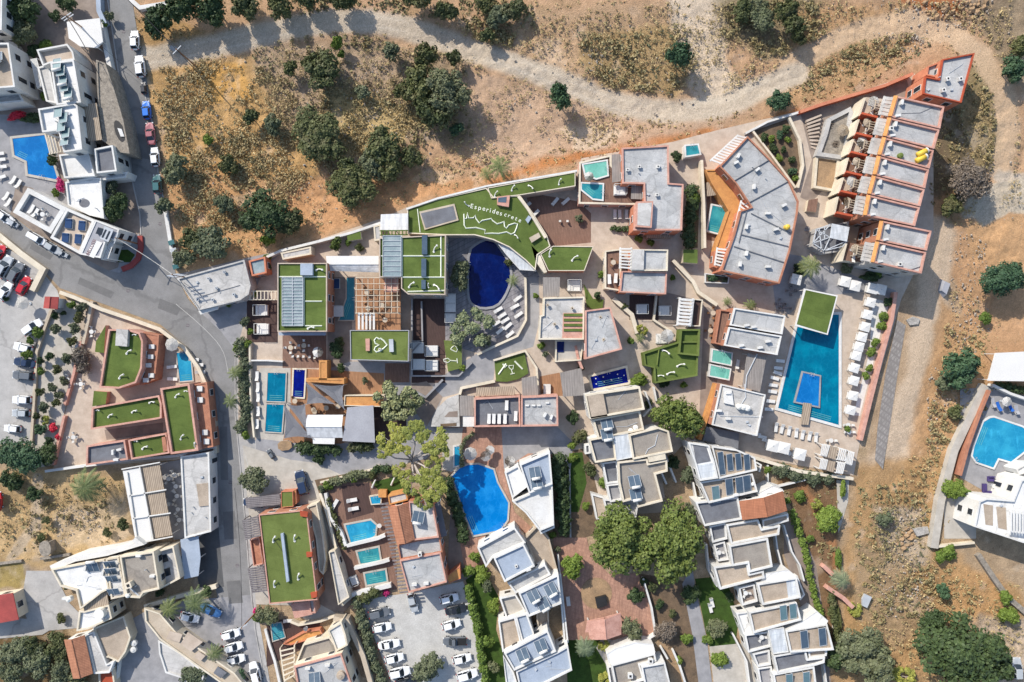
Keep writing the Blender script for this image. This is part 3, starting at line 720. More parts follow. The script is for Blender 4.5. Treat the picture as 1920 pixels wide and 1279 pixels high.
def tree(kind, px, py, rp, h, label, name=None, group=None, ell=None, cat=None):
    """crown centred on pixel px,py with radius rp pixels, top at height h"""
    TN[0] += 1; i = TN[0]; zc = h * .6; r = rp * S * (H - zc) / H
    x, y = P(px, py, zc); size = 0 if r < .9 else 1 if r < 2 else 2 if r < 4.2 else 3
    bush = h < r * 1.5 and h < 3.2
    if kind in ('yellow', 'euca'): r *= 1.22
    name = name or ('shrub' if bush else 'tree'); cat = cat or ('shrub' if bush else 'tree')
    t = thing(name, label, cat, x, y, -.1, 0, group)
    me = crownmesh(kind, size, 1 + i % 3)
    zs = (h - (0 if bush else h * .25)) * .95; z0 = -.05 if bush else h * .2
    c = bpy.data.objects.new('crown', me); col.objects.link(c); c.parent = t
    e = ell or (1, 1, 0); c.scale = (r * e[0] * 1.08, r * e[1] * 1.08, zs); c.location = (0, 0, z0); c.rotation_euler = (0, 0, R(e[2]) if ell else i * 1.37)
    k = bpy.data.objects.new('trunk', trunkmesh(kind, 1 + i % 3)); col.objects.link(k); k.parent = t; k.scale = (r * .95, r * .95, zs * .95 if bush else h); k.rotation_euler = (0, 0, i * 1.1)
    if not bush: k.scale = (r * .9, r * .9, h * .95)
    return t
def palm(px, py, rp, h, label, mat='leaf_palm', nf=26, group=None):
    zc = h; r = rp * S * (H - zc) / H; x, y = P(px, py, zc); key = ('palm', mat, nf)
    if key not in MESH:
        rr = random.Random(nf); V = []; F = []
        for i in range(nf):
            a = 2 * pi * i / nf * 2.4 + rr.uniform(-.15, .15); el = .15 + .75 * (i / nf); L = rr.uniform(.8, 1.02)
            pts = []
            for k in range(9):
                t = k / 8; pts.append(Vector((cos(a) * t * L * cos(el * (1 - t * .3)), sin(a) * t * L * cos(el * (1 - t * .3)), .55 * sin(el) * t * L - .62 * t * t * L + .15)))
            sd = Vector((-sin(a), cos(a), 0))
            for k in range(8):
                p, q = pts[k], pts[k + 1]
                for sgn in (-1, 1):
                    for hh in (0, .5):
                        b0 = p.lerp(q, hh); b1 = p.lerp(q, hh + .3); tt = (k + hh) / 8; ln = .17 * L * sin(pi * min(1, tt * .85 + .12)) + .02
                        fw = (q - p).normalized() * ln * .55; o_ = len(V)
                        tip = b0 + sd * sgn * ln * .8 + fw - Vector((0, 0, ln * .35))
                        V += [tuple(b0), tuple(b1), tuple(tip + (q - p) * .12), tuple(tip)]; F.append((o_, o_ + 1, o_ + 2, o_ + 3) if sgn < 0 else (o_ + 3, o_ + 2, o_ + 1, o_))
        mb = MB(); mb.add(V, F); MESH[key] = mb.mesh('fronds', [mat])
        tk = MB(); tk.tube([(.02, 0, -.05), (.0, 0, .5), (0, 0, 1.02)], 1., 10, 0, .75); MESH[('ptrunk',)] = tk.mesh('trunk', ['bark'])
    t = thing('palm_tree', label, 'palm tree', x, y, 0, 0, group)
    c = bpy.data.objects.new('fronds', MESH[key]); col.objects.link(c); c.parent = t; c.scale = (r, r, r); c.location = (0, 0, h); c.rotation_euler = (0, 0, px)
    k = bpy.data.objects.new('trunk', MESH[('ptrunk',)]); col.objects.link(k); k.parent = t; k.scale = (.24, .24, h)
    return t
HN = [0]
def hedge(label, pts, wpx, h, mat='leaf_maquis', name='hedge', dens=150, group=None, cat=None):
    """clipped or loose hedge along a line: leaf clumps over its whole length"""
    q = [P(x, y, h) for x, y in Q(pts)]; bl = []; HN[0] += 1; r = random.Random(HN[0]); wm_ = wpx * S
    for a, b_ in zip(q, q[1:]):
        L = hypot(b_[0] - a[0], b_[1] - a[1]); k = max(1, int(L / (wm_ * .45)))
        for i in range(k):
            t = (i + r.random()) / k; bl.append((a[0] + (b_[0] - a[0]) * t + r.uniform(-.15, .15) * wm_, a[1] + (b_[1] - a[1]) * t + r.uniform(-.15, .15) * wm_, h * .5, wm_ * .5 * r.uniform(.8, 1.15), h / wm_ * .85))
    cx, cy = cen([(u[0], u[1]) for u in bl]); Lt = sum(hypot(b_[0] - a[0], b_[1] - a[1]) for a, b_ in zip(q, q[1:]))
    bl = [(u[0] - cx, u[1] - cy, *u[2:]) for u in bl]
    me = leafcloud(name, bl, int(max(300, min(9000, Lt * wm_ * dens))), .3, mat, seed=HN[0], fill=.6)
    o = bpy.data.objects.new(name, me); col.objects.link(o); o.location = (cx, cy, 0)
    return tag(o, label, cat or name.replace('_', ' '), group)
W('rubble', (.38, .33, .27), (.27, .225, .18), sc1=1.2, sc2=4, tint=.3, bump=.5)
def scatter(name, label, regs, mat, nq=9, size=(.18, .5), seed=5, hgt=.7):
    """ground cover nobody could count: tufts over the given regions"""
    r = np.random.default_rng(seed); pts = []
    for poly, cnt in regs:
        pl = Q(poly); a = np.array(pl); lo, hi = a.min(0), a.max(0)
        u = lo + r.random((cnt * 4, 2)) * (hi - lo); ins = sdist(u[:, 0], u[:, 1], pl) > 0; u = u[ins]
        for tr, tw in ((TRACK, 20), (Q(RTR), 20), (Q('1760,440 1745,570 1730,700 1695,810 1655,880'), 32)): u = u[ldist(u[:, 0], u[:, 1], tr) > tw]
        cl = fbm(u[:, 0] * S, u[:, 1] * S, 4, seed + 3, 3); u = u[r.random(len(u)) < np.clip((cl - .36) * 5, 0.03, 1)][:cnt]; pts.append(u)
    u = np.vstack(pts); x = (u[:, 0] - 960) * S; y = (639.5 - u[:, 1]) * S; n = len(u)
    sz = size[0] + (size[1] - size[0]) * r.random(n) ** 2
    k = np.repeat(np.arange(n), nq); d = r.normal(size=(n * nq, 3)); d /= np.linalg.norm(d, axis=1)[:, None]; d[:, 2] = abs(d[:, 2])
    c = np.column_stack([x[k], y[k], np.full(n * nq, -.25)]) + d * sz[k][:, None] * np.array([1, 1, hgt]) * .8
    c[:, 2] += sz[k] * .2
    nn = d + r.normal(size=d.shape) * .7; nn /= np.linalg.norm(nn, axis=1)[:, None]; t = np.cross(nn, r.normal(size=d.shape)); t /= np.linalg.norm(t, axis=1)[:, None]; w_ = np.cross(nn, t)
    q = sz[k][:, None]
    V = np.stack([c - t * q * .55, c - w_ * q * .3, c + t * q * .55, c + w_ * q * .3], 1).reshape(-1, 3)
    me = bpy.data.meshes.new(name); me.vertices.add(len(V)); me.vertices.foreach_set('co', V.ravel()); quads(me, np.arange(len(V)).reshape(-1, 4)); me.materials.append(M[mat])
    o = bpy.data.objects.new(name, me); col.objects.link(o); return tag(o, label, kind='stuff')
def rocks(name, label, regs, seed=9, size=(.1, .36), mat='rubble'):
    r = random.Random(seed); mb = MB()
    for poly, cnt in regs:
        pl = Q(poly); a = np.array(pl); lo, hi = a.min(0), a.max(0); k = 0; tr = 0
        while k < cnt and tr < cnt * 6:
            tr += 1; px = r.uniform(lo[0], hi[0]); py = r.uniform(lo[1], hi[1])
            if sdist(np.array([px]), np.array([py]), pl)[0] < 0: continue
            k += 1; x, y = P(px, py); s = size[0] + (size[1] - size[0]) * r.random() ** 3
            vs = [(x + s * r.uniform(.5, 1.1) * u, y + s * r.uniform(.5, 1.1) * v, -.42 + s * r.uniform(.4, .8) * w_ + .1) for u, v, w_ in ((1, 0, 0), (.5, .8, .1), (-.5, .8, 0), (-1, 0, .1), (-.5, -.8, 0), (.5, -.8, .1), (.1, .1, 1), (-.3, -.2, .9))]
            mb.add(vs, [(0, 1, 6), (1, 2, 6), (2, 3, 7, 6), (3, 4, 7), (4, 5, 7), (5, 0, 6, 7)])
    return tag(mb.obj(name, mat, base=(0, 0, 0)), label, kind='stuff')

# ------------------------------------------------------------ vehicles
def carproto(style):
    """length along +x (front), built at the origin; body first so that its paint slot can be changed"""
    Ln, Wd, Ht = {'hatch': (3.9, 1.7, 1.5), 'sedan': (4.5, 1.78, 1.45), 'suv': (4.4, 1.85, 1.65), 'pickup': (4.9, 1.8, 1.7), 'van': (4.6, 1.85, 1.95)}[style]
    root = bpy.data.objects.new('parked_car', None); root['_o'] = (0, 0, 0)
    hw, hl = Wd / 2, Ln / 2; zb = .28; zs = Ht * .58
    def outline(k, sc_=1., n=40, ex=3.6):
        o = []
        for i in range(n):
            a = 2 * pi * i / n; c, s = cos(a), sin(a); o.append((math.copysign(abs(c) ** (2 / ex), c) * hl * sc_ * k, math.copysign(abs(s) ** (2 / ex), s) * hw * k))
        return o
    body = MB(); n = 40; lv = [(zb, .95), (zb + .22, 1.), (zs - .22, 1.), (zs - .04, .965), (zs, .9)]
    vs = []
    for z, k in lv:
        for x, y in outline(k):
            zz = z
            if z > zb + .3:      # bonnet and boot drop
                t = x / hl
                if style != 'van': zz -= max(0, t - .35) * .22 * (Ht / 1.5)
                if style == 'sedan': zz -= max(0, -t - .6) * .12
            vs.append((x, y, zz))
    fs = []
    for j in range(len(lv) - 1):
        for i in range(n): fs.append((j * n + i, j * n + (i + 1) % n, (j + 1) * n + (i + 1) % n, (j + 1) * n + i))
    fs.append(tuple((len(lv) - 1) * n + i for i in range(n))); body.add(vs, fs)
    x0, x1, r0, r1 = {'hatch': (-.92, .42, -.72, .08), 'sedan': (-.66, .40, -.36, .10), 'suv': (-.94, .42, -.80, .10), 'pickup': (-.12, .50, -.06, .22), 'van': (-.96, .66, -.9, .38)}[style]
    def rect(a, b_, wy, z, rr=.12):
        return [(a * hl + rr, -wy, z), (b_ * hl - rr, -wy, z), (b_ * hl, -wy + rr * 1.6, z), (b_ * hl, wy - rr * 1.6, z), (b_ * hl - rr, wy, z), (a * hl + rr, wy, z), (a * hl, wy - rr * 1.6, z), (a * hl, -wy + rr * 1.6, z)]
    lo = rect(x0, x1, hw * .86, zs - .07); hi = rect(r0, r1, hw * .70, Ht - .06); ro = rect(r0 + .03, r1 - .03, hw * .64, Ht)
    gl = MB().add(lo + hi, [(i, (i + 1) % 8, 8 + (i + 1) % 8, 8 + i) for i in range(8)])
    body.add(hi + ro, [(i, (i + 1) % 8, 8 + (i + 1) % 8, 8 + i) for i in range(8)] + [tuple(8 + i for i in range(8))])
    for i in (0, 1, 4, 5):       # pillars
        body.beam(Vector(lo[i]) * 1.0, Vector(hi[i]), .09, .07)
    for sg in (-1, 1):
        body.beam(((x0 + x1) * .5 * hl, sg * hw * .87, zs - .05), ((r0 + r1) * .5 * hl - .1, sg * hw * .71, Ht - .05), .10, .05)
        body.box(x1 * hl - .25, sg * (hw + .06), zs - .1, zs + .08, .14, .2)
    if style == 'pickup':
        bed = MB().box(-.56 * hl, 0, zs - .1, zs + .015, hl * .74, Wd * .8); bed.box(-.56 * hl, 0, zs + .015, zs + .03, hl * .7, Wd * .74)
    parts = []
    def pt(mb, nm, mats, sh=False, paint_=False):
        o = bpy.data.objects.new(nm, mb.mesh(nm, mats, (0, 0, 0), sh)); o.parent = root; parts.append(o)
        if paint_: o['paint'] = 1
        return o
    pt(body, 'body', ['paint_white'], False, True); pt(gl, 'glazing', ['glass_dark'])
    if style == 'pickup': pt(bed, 'load_bed', ['rubber'])
    for sx in (-.62, .62):
        for sg in (-1, 1):
            wm2 = MB(); wm2.tube([(sx * hl, sg * (hw - .2), .32), (sx * hl, sg * (hw + .01), .32)], .32, 14); wm2.tube([(sx * hl, sg * (hw + .0), .32), (sx * hl, sg * (hw + .025), .32)], .19, 10, 1)
            pt(wm2, 'wheel', ['rubber', 'metal'])
    for sg in (-1, 1):
        pt(MB().box(hl * .93, sg * hw * .66, zs - .34, zs - .2, .22, .34, -sg * .35), 'headlight', ['lamp_glass'])
        pt(MB().box(-hl * .955, sg * hw * .68, zs - .3, zs - .1, .14, .26, sg * .25), 'taillight', ['lamp_red'])
    KIDS[root.name] = parts; return root, parts
CARS = {s: carproto(s) for s in ('hatch', 'sedan', 'suv', 'pickup', 'van')}
def car(style, paint_, px, py, deg, label, group=None, k=1.0):
    """deg: heading of the car's nose in the picture, 0 = right, 90 = up"""
    root, parts = CARS[style]; x, y = P(px, py, .9); r = bpy.data.objects.new('parked_car', None); col.objects.link(r)
    r.location = (x, y, .06); r.rotation_euler = (0, 0, R(deg)); r.scale = (k, k, k); tag(r, label, 'car', group)
    for p in parts:
        c = p.copy(); col.objects.link(c); c.parent = r
        if p.get('paint'): c.material_slots[0].link = 'OBJECT'; c.material_slots[0].material = M['paint_' + paint_]
    return r

# ------------------------------------------------------------ furniture prototypes (copied with their parts)
def proto(name, parts):
    r = bpy.data.objects.new(name, None); ps = []
    for nm, mb, mats in parts:
        o = bpy.data.objects.new(nm, mb.mesh(nm, mats if isinstance(mats, list) else [mats])); o.parent = r; ps.append(o)
    return (name, ps)
def lounger_parts(cush, frame='white'):
    f = MB(); 
    for y in (-.3, .3): f.beam((-.95, y, .3), (.95, y, .3), .06, .06)
    for x in (-.95, 0, .9): f.beam((x, -.3, .3), (x, .3, .3), .06, .05)
    p = [('frame', f, frame)]
    for x in (-.85, .8):
        for y in (-.28, .28): p.append(('leg', MB().box(x, y, 0, .28, .06, .06), frame))
    p.append(('cushion', MB().box(.32, 0, .335, .42, 1.25, .62), cush))
    b = MB().add([(-.32, -.31, .35), (-.32, .31, .35), (-.95, .31, .72), (-.95, -.31, .72), (-.30, -.31, .43), (-.30, .31, .43), (-.92, .31, .80), (-.92, -.31, .80)], [(0, 1, 2, 3), (7, 6, 5, 4), (0, 4, 5, 1), (1, 5, 6, 2), (2, 6, 7, 3), (3, 7, 4, 0)])
    p.append(('backrest', b, cush)); return p
def cabana_parts(top):
    p = []
    for x in (-1.05, 1.05):
        for y in (-1.05, 1.05): p.append(('post', MB().box(x, y, 0, 2.2, .09, .09), 'white'))
    t = MB().add([(-1.25, -1.25, 2.2), (1.25, -1.25, 2.2), (1.25, 1.25, 2.2), (-1.25, 1.25, 2.2), (-.12, -.12, 2.42), (.12, -.12, 2.42), (.12, .12, 2.42), (-.12, .12, 2.42)], [(0, 1, 5, 4), (1, 2, 6, 5), (2, 3, 7, 6), (3, 0, 4, 7), (3, 2, 1, 0)])
    t.ring([(-1.25, -1.25), (1.25, -1.25), (1.25, 1.25), (-1.25, 1.25)], .02, 2.0, 2.2)
    p.append(('canopy', t, top)); p.append(('cap', MB().cyl(0, 0, 2.4, 2.5, .16, .1, 8), 'metal'))
    p.append(('daybed', MB().box(0, 0, .25, .5, 1.9, 1.7), 'canvas')); return p
def parasol_parts(top, r=1.35, n=8):
    t = MB(); vs = [(0, 0, 2.75)] + [(r * cos(2 * pi * i / n), r * sin(2 * pi * i / n), 2.25 + (.03 if i % 2 else 0)) for i in range(n)]
    t.add(vs, [(0, 1 + i, 1 + (i + 1) % n) for i in range(n)] + [(0, 1 + (i + 1) % n, 1 + i) for i in range(n)])
    return [('canopy', t, top), ('pole', MB().cyl(0, 0, 0, 2.78, .035, .03, 8), 'metal'), ('base', MB().cyl(0, 0, 0, .12, .32, .28, 12), 'metal')]
def table_parts(top='white', r=.45):
    p = [('tabletop', MB().cyl(0, 0, .7, .75, r, r, 16), top), ('pedestal', MB().cyl(0, 0, .03, .7, .05, .05, 8), 'metal'), ('foot', MB().cyl(0, 0, 0, .04, .25, .22, 12), 'metal')]
    return p
def chair_parts(mt='white'):
    p = [('seat', MB().box(0, 0, .42, .47, .45, .45), mt), ('backrest', MB().box(-.21, 0, .47, .88, .05, .43), mt)]
    for x in (-.19, .19):
        for y in (-.19, .19): p.append(('leg', MB().box(x, y, 0, .42, .04, .04), mt))
    return p
PR = {'lounger_white': proto('sun_lounger', lounger_parts('canvas')), 'lounger_grey': proto('sun_lounger', lounger_parts('canvas_grey')), 'lounger_blue': proto('sun_lounger', lounger_parts('blue_cloth')),
      'lounger_wood': proto('sun_lounger', lounger_parts('canvas', 'wood')),
      'cabana': proto('cabana', cabana_parts('canvas')), 'parasol': proto('parasol', parasol_parts('canvas')), 'parasol_tan': proto('parasol', parasol_parts('beige', 1.2)),
      'table': proto('round_table', table_parts()), 'table_tan': proto('round_table', table_parts('beige', .5)), 'table_dark': proto('round_table', table_parts('slats_dark', .45)), 'chair': proto('chair', chair_parts()), 'chair_dark': proto('chair', chair_parts('slats_dark')), 'chair_wood': proto('chair', chair_parts('wood'))}
def put(kind, px, py, deg, label, z=0.0, group=None, k=1.0, hz=.4):
    nm, ps = PR[kind]; x, y = P(px, py, z + hz * k); r = bpy.data.objects.new(nm, None); col.objects.link(r)
    r.location = (x, y, z + .08); r.rotation_euler = (0, 0, R(deg)); r.scale = (k, k, k); tag(r, label, nm.replace('_', ' '), group)
    for p in ps:
        c = p.copy(); col.objects.link(c); c.parent = r
    return r
def rowof(kind, s, deg, fmt, z=0., group=None, k=1., hz=.4, start=0):
    """fmt has {} for the ordinal"""
    for i, (x, y) in enumerate(Q(s)): put(kind, x + rnd.uniform(-1, 1), y + rnd.uniform(-1, 1), deg + rnd.uniform(-7, 7), fmt.format(ORD[i + start]), z, group, k, hz)
def settable(px, py, where, z=0., tk='table', ck='chair', n=4, a0=0, r=9.5):
    put(tk, px, py, 0, 'round table ' + where, z, hz=.7)
    sides = ['east', 'north', 'west', 'south']
    for i in range(n):
        a = a0 + i * 360 / n; s_ = ['east', 'north', 'west', 'south', ][int(((a + 45) % 360) // 90)] if n <= 4 else str(i)
        put(ck, px + r * cos(R(a)), py - r * sin(R(a)), a + 180, '%s chair of the table %s' % (s_, where), z)
# ============================================================ paving, roads and plots
sheet('pavement', '-90,-90 193,-90 215,90 236,230 243,290 262,400 262,440 250,490 205,508 100,462 0,385 -90,325', 'pav_brown', 'brown paved courtyards around the white villas in the north-west')
sheet('pool_terrace', '-90,215 70,215 105,250 112,345 150,360 120,400 60,352 30,345 20,400 -90,330', 'pav_grey', 'grey paved terrace around the blue L-shaped pool of the white villas')
sheet('road', '193,-90 248,-90 248,0 262,90 272,130 283,200 292,260 297,330 308,380 318,450 322,480 330,515 352,560 372,582 415,622 440,655 441,700 441,780 450,870 456,940 462,1010 468,1090 478,1180 500,1300 430,1300 420,1200 410,1130 402,1090 404,1000 405,900 405,790 396,740 380,690 350,650 300,608 250,590 180,565 112,540 80,505 0,450 -90,390 -90,325 0,385 50,425 100,462 150,480 205,508 240,498 262,470 264,430 262,400 248,340 243,290 236,230 222,160 215,90', 'asphalt', 'grey asphalt road curving from the top to the bottom edge with a left branch')
sheet('pavement', '222,160 236,230 243,290 248,340 252,360 243,362 232,300 226,240 213,165', 'pav_brown', 'narrow brown pavement strip beside the road under the stone wall')
sheet('car_park', '-90,398 0,455 78,508 108,545 118,578 84,600 66,650 62,740 58,832 -90,832', 'concrete', 'pale concrete car park left of the west plot')
sheet('planting_bed', '100,560 150,566 152,640 128,740 100,872 55,880 60,740 70,640 84,600', 'pav_pale', 'pale stone planting bed between the car park and the green-roofed resort')
sheet('terrace', '150,566 200,588 250,602 300,622 348,664 378,700 395,745 402,795 402,850 330,862 100,880 108,840 130,740 150,650', 'pav_tan', 'pinkish tan tiled terrace of the green-roofed resort in the west')
sheet('pavement', '441,660 475,640 500,835 470,860 480,1130 510,1300 500,1300 478,1180 468,1090 462,1010 456,940 450,870 441,780', 'concrete', 'light concrete pavement along the east side of the main road')
sheet('pavement', '330,515 470,482 530,470 530,600 470,640 440,655 415,622 372,582', 'pav_grey', 'grey paved yard below the pale flat roof at the road junction')
sheet('hotel_grounds', '447,645 470,560 500,500 530,472 715,410 765,388 910,350 1082,318 1090,297 1262,266 1350,243 1500,208 1715,138 1750,200 1750,440 1690,560 1612,830 1600,892 1440,862 1290,822 1240,880 1250,960 1100,970 1060,860 1045,800 880,800 830,830 700,832 555,830 480,826 447,810', 'pav_tan', 'tan paved paths and terraces of the hotel grounds')
sheet('pool_deck', '835,438 922,444 990,470 1012,520 985,525 990,560 985,600 955,640 895,662 835,645', 'paver', 'grey diagonal paving around the deep blue oval pool')
sheet('lane', '985,520 1010,520 1012,600 1000,650 930,672 925,715 870,735 830,745 808,800 840,802 800,860 700,882 612,897 592,868 545,862 480,842 480,822 555,830 700,832 770,810 785,750 820,715 850,690 895,663 955,640 985,600 990,560', 'pav_grey', 'grey lane winding through the middle of the hotel')
sheet('driveway', '455,835 545,862 592,868 640,890 612,905 600,940 660,1130 640,1155 575,1165 545,1135 480,1133 470,1000', 'pav_pale', 'pale concrete driveway beside the long turf-roofed building')
sheet('terrace', '463,562 521,562 521,642 463,642', 'deck_dark', 'dark timber terrace with white daybeds beside the west turf roof')
sheet('terrace', '530,628 612,628 612,690 530,690', 'deck', 'timber deck south of the west turf roof')
sheet('terrace', '614,520 660,520 660,690 614,690', 'pav_brown', 'brown terrace in the gap between two turf-roofed blocks')
sheet('pavement', '656,678 770,678 770,745 620,745 620,690', 'pav_grey', 'grey stone forecourt below the turf roof with the heart')
sheet('terrace', '722,681 768,681 768,717 722,717', 'deck', 'brown timber deck square below the heart roof')
sheet('terrace', '772,560 835,560 835,718 772,718', 'deck_dark', 'dark deck with square white daybeds in the middle of the hotel')
sheet('terrace', '830,744 800,800 770,760 772,720 800,715', 'pav_brown', 'dark triangular terrace beside the winding lane')
sheet('terrace', '487,690 548,690 545,830 487,822', 'pav_pale', 'grey stone edge around the narrow blue twin pool')
sheet('terrace', '545,690 720,700 722,800 640,832 530,830 545,760', 'deck_orange', 'orange timber deck under the grey shade sails')
sheet('terrace', '985,360 1085,378 1108,400 1108,455 1035,462 1000,420', 'deck', 'dark brown timber terrace right of the lettered turf roof')
sheet('terrace', '700,748 760,748 762,800 720,835 700,830', 'deck_dark', 'dark terrace beside the mauve shade cover')
sheet('terrace', '1180,545 1235,545 1235,600 1180,600', 'deck_dark', 'dark terrace with white sofas south of the square pale block')
sheet('terrace', '1235,545 1320,565 1308,615 1235,612', 'pav_brown', 'brown terrace with white slatted roof in the middle of the hotel')
sheet('terrace', '1320,575 1360,580 1335,800 1310,798', 'pav_brown', 'brown terrace strip west of the twin green plunge pools')
sheet('path', '1268,480 1300,520 1345,560 1365,580 1345,590 1290,545 1262,500', 'pav_tan', 'light tan stair path between the hotel blocks')
sheet('pavement', '1440,470 1500,480 1610,520 1680,545 1672,580 1500,570 1480,590 1455,580', 'pav_grey', 'shaded grey stone terrace north of the large pool')
sheet('pool_deck', '1495,560 1640,545 1668,560 1648,640 1612,830 1600,892 1545,880 1435,862 1415,840 1440,760 1475,640', 'pav_tan', 'tan deck around the large pool')
sheet('planting_bed', '1636,560 1668,566 1652,620 1612,780 1600,778 1630,660', 'white', 'white gravel planting strip east of the large pool')
sheet('shadow_hatched_path', '1682,600 1698,610 1683,700 1668,800 1655,880 1640,862 1645,800 1660,700', 'fence_shadow_paving', 'narrow paved strip with painted fence shadow along the hotel east wall')  # paved strip, the fence's hatched shadow is painted into its colour
sheet('courtyard', '1500,210 1700,150 1712,190 1650,185 1620,200 1600,260 1540,360 1520,380 1500,370 1522,300', 'pav_brown', 'brown paved approach below the long orange boundary wall')
sheet('planting_bed', '1415,245 1480,222 1505,300 1492,348 1450,300', 'soil', 'triangular planted bed with dark green shrubs')
sheet('planting_bed', '1288,345 1312,350 1308,465 1284,465', 'soil', 'green planting strip between two hotel blocks')
sheet('garden', '1040,850 1100,840 1130,960 1120,1000 1060,1020 1036,1000', 'soil', 'brown garden plot between the two white housing rows')
sheet('lawn', '1062,850 1092,848 1100,905 1085,960 1066,960', 'lawn', 'rough lawn strip beside the tall hedge')
sheet('pool_deck', '830,800 950,802 1045,800 1062,870 1030,860 945,885 965,960 1015,1005 960,995 895,1030 862,1010 870,960 845,890', 'paver_terra', 'terracotta paving around the bright blue curved pool')
sheet('pavement', '828,802 868,802 862,860 880,872 846,885 830,880', 'pav_pale', 'pale paved corner with steps beside the curved pool')
sheet('pavement', '940,800 1045,800 1075,830 1070,880 1045,852 990,850 945,880', 'pav_grey', 'smooth grey terrace in the shade behind the curved pool')
sheet('car_park', '675,1125 765,1112 868,1090 880,1120 912,1300 742,1300', 'gravel_lot', 'pale gravel car park at the bottom')
sheet('garden', '868,1075 905,1062 935,1120 930,1180 965,1300 918,1300 885,1120', 'lawn', 'dark green garden strip behind the clipped hedge')
sheet('plaza', '1036,1008 1100,1008 1106,1036 1140,1075 1200,1075 1214,1120 1230,1192 1170,1205 1064,1205 1050,1100', 'paver_terra', 'terracotta brick plaza with round planter')
sheet('garden', '1196,1075 1285,1090 1312,1300 1255,1300 1232,1190 1212,1110', 'soil', 'dark brown earth garden under the big round trees')
sheet('path', '1279,1095 1298,1060 1303,1100 1325,1197 1337,1300 1312,1300 1298,1190', 'pav_grey', 'straight grey concrete path going down to the bottom edge')
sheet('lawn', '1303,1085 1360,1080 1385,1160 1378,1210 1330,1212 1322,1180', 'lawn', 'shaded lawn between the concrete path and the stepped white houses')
sheet('pavement', '1330,1212 1400,1205 1420,1300 1340,1300', 'pav_pale', 'pale terrace tiles at the foot of the stepped white houses')
sheet('garden', '1060,1200 1130,1200 1160,1300 1065,1300', 'lawn', 'dark green lawn with palm at the bottom')
sheet('path', '1470,975 1500,985 1530,1060 1545,1160 1560,1300 1535,1300 1500,1130 1470,1040', 'pav_brown', 'reddish brown terrace path behind the stepped white houses')
sheet('planting_bed', '590,900 690,880 720,905 660,920 640,935 600,930', 'soil', 'planted strip beside the winding lane')
sheet('plaza', '170,1170 240,1165 300,1130 470,1115 480,1180 500,1300 200,1300 215,1250', 'pav_grey', 'grey courtyard of the cream apartment buildings')
sheet('yard', '50,1070 100,1070 130,1130 175,1175 60,1185 40,1130', 'concrete', 'grey concrete yard left of the cream apartment house')
sheet('terrace', '-90,1150 120,1165 80,1190 -90,1205', 'concrete', 'grey yard behind the red roof')
sheet('terrace', '1800,730 1860,725 1990,760 1990,960 1870,935 1800,895', 'pav_grey', 'grey stone terrace around the cyan pool at the right edge')
sheet('yard', '1770,935 1830,930 1830,1010 1770,1010', 'pav_pale', 'pale concrete yard beside the white villa at the right edge')
sheet('terrace', '500,1160 575,1165 600,1165 600,1200 500,1250', 'deck_dark', 'dark deck beside the small shaded pool')
sheet('terrace', '600,905 735,905 745,1105 665,1115 640,1060', 'deck', 'brown timber terraces stepping down past three small pools')
sheet('pavement', '575,955 600,950 660,1130 640,1155 595,1130', 'pav_brown', 'narrow brown passage right of the long turf roof')
sheet('pavement', '845,940 868,1010 900,1070 868,1090 838,1092', 'pav_brown', 'shaded brown alley beside the tiled house')

# ============================================================ north-west: white villas
b = bldg('white_villa', 'white villa with beige roof at the left edge, its wall of dark windows facing right', (20, 130), 'villa')
block(b, '-90,82 16,80 28,163 -90,172', 7.0, 'white', 'roof_sand', .5)
solar(b, -2, 110, 6.5, 200, 2); block(b, '-90,166 30,164 45,190 -60,200', 3.6, 'white', 'roof_pale', .8, win=False)
b = bldg('white_villa', 'white villa cut by the top left corner of the picture', (0, 30), 'villa')
block(b, '-90,-60 5,-60 3,56 -90,58', 6.6, 'white', 'roof_sand', .4, dens=2.2)
tag(MB().prism(T('-90,70 5,64 30,82 34,90 -90,92', 1.6), -.3, 1.6).obj('garden_wall', 'white'), 'curved white wall mass between the two villas at the left edge', 'wall')
b = bldg('white_villa', 'tall white villa with five grey solar panels on its roof, upper one by the road', (120, 150), 'villa')
block(b, '68,93 126,82 137,97 140,112 95,118 80,124', 5.8, 'white', 'pav_tan', .8)
zr = block(b, '94,117 138,112 152,192 106,197', 7.4, 'white', 'white_bright', .6)
for i, (x, y) in enumerate(Q('110,122 117,134 121,150 124,163 131,176')): solar(b, x, y, zr, 190, 1, i % 2 == 0, 'solar_teal', 2.4, 1.5)
block(b, '70,126 92,120 106,194 86,190', 4.2, 'white', 'roof_pale', .3, win=False); beams(b, '58,112 70,110 84,160 70,165', 3.2, 6)
b = bldg('white_villa', 'tall white villa with white flat roof beside the blue L-shaped pool', (120, 240), 'villa')
zr = block(b, '71,204 138,193 145,198 154,280 119,286 109,245 79,248', 7.4, 'white', 'white_bright', .5)
for x, y in Q('112,212 122,222 118,238 126,250 124,264'): solar(b, x, y, zr, 190, 1, False, 'solar_teal', 2.2, 1.5)
slabroof(b, '147,198 181,193 191,262 158,266', 5.2, .15, 'slats', 'pergola_cover'); beams(b, '83,251 108,246 118,284 92,289', 3.4, 5, 'cream')
block(b, '110,290 165,283 178,330 120,334', 4.6, 'white', 'white', .5)
b = bldg('white_villa', 'small white house with a brown roof panel at the bend of the road', (200, 300), 'villa')
block(b, '176,279 211,272 219,321 181,325', 5.6, 'white', 'roof_slate', .5); block(b, '125,334 240,322 236,333 128,345', 3.4, 'white', 'white_bright', .3, win=False)
b = bldg('stone_building', 'long brown stone structure with an oval opening beside the road', (210, 200), 'building')
block(b, '180,112 197,118 213,165 231,225 243,288 226,286 192,264 183,190', 4.6, 'stone', 'stone', .2, .3, win=False)
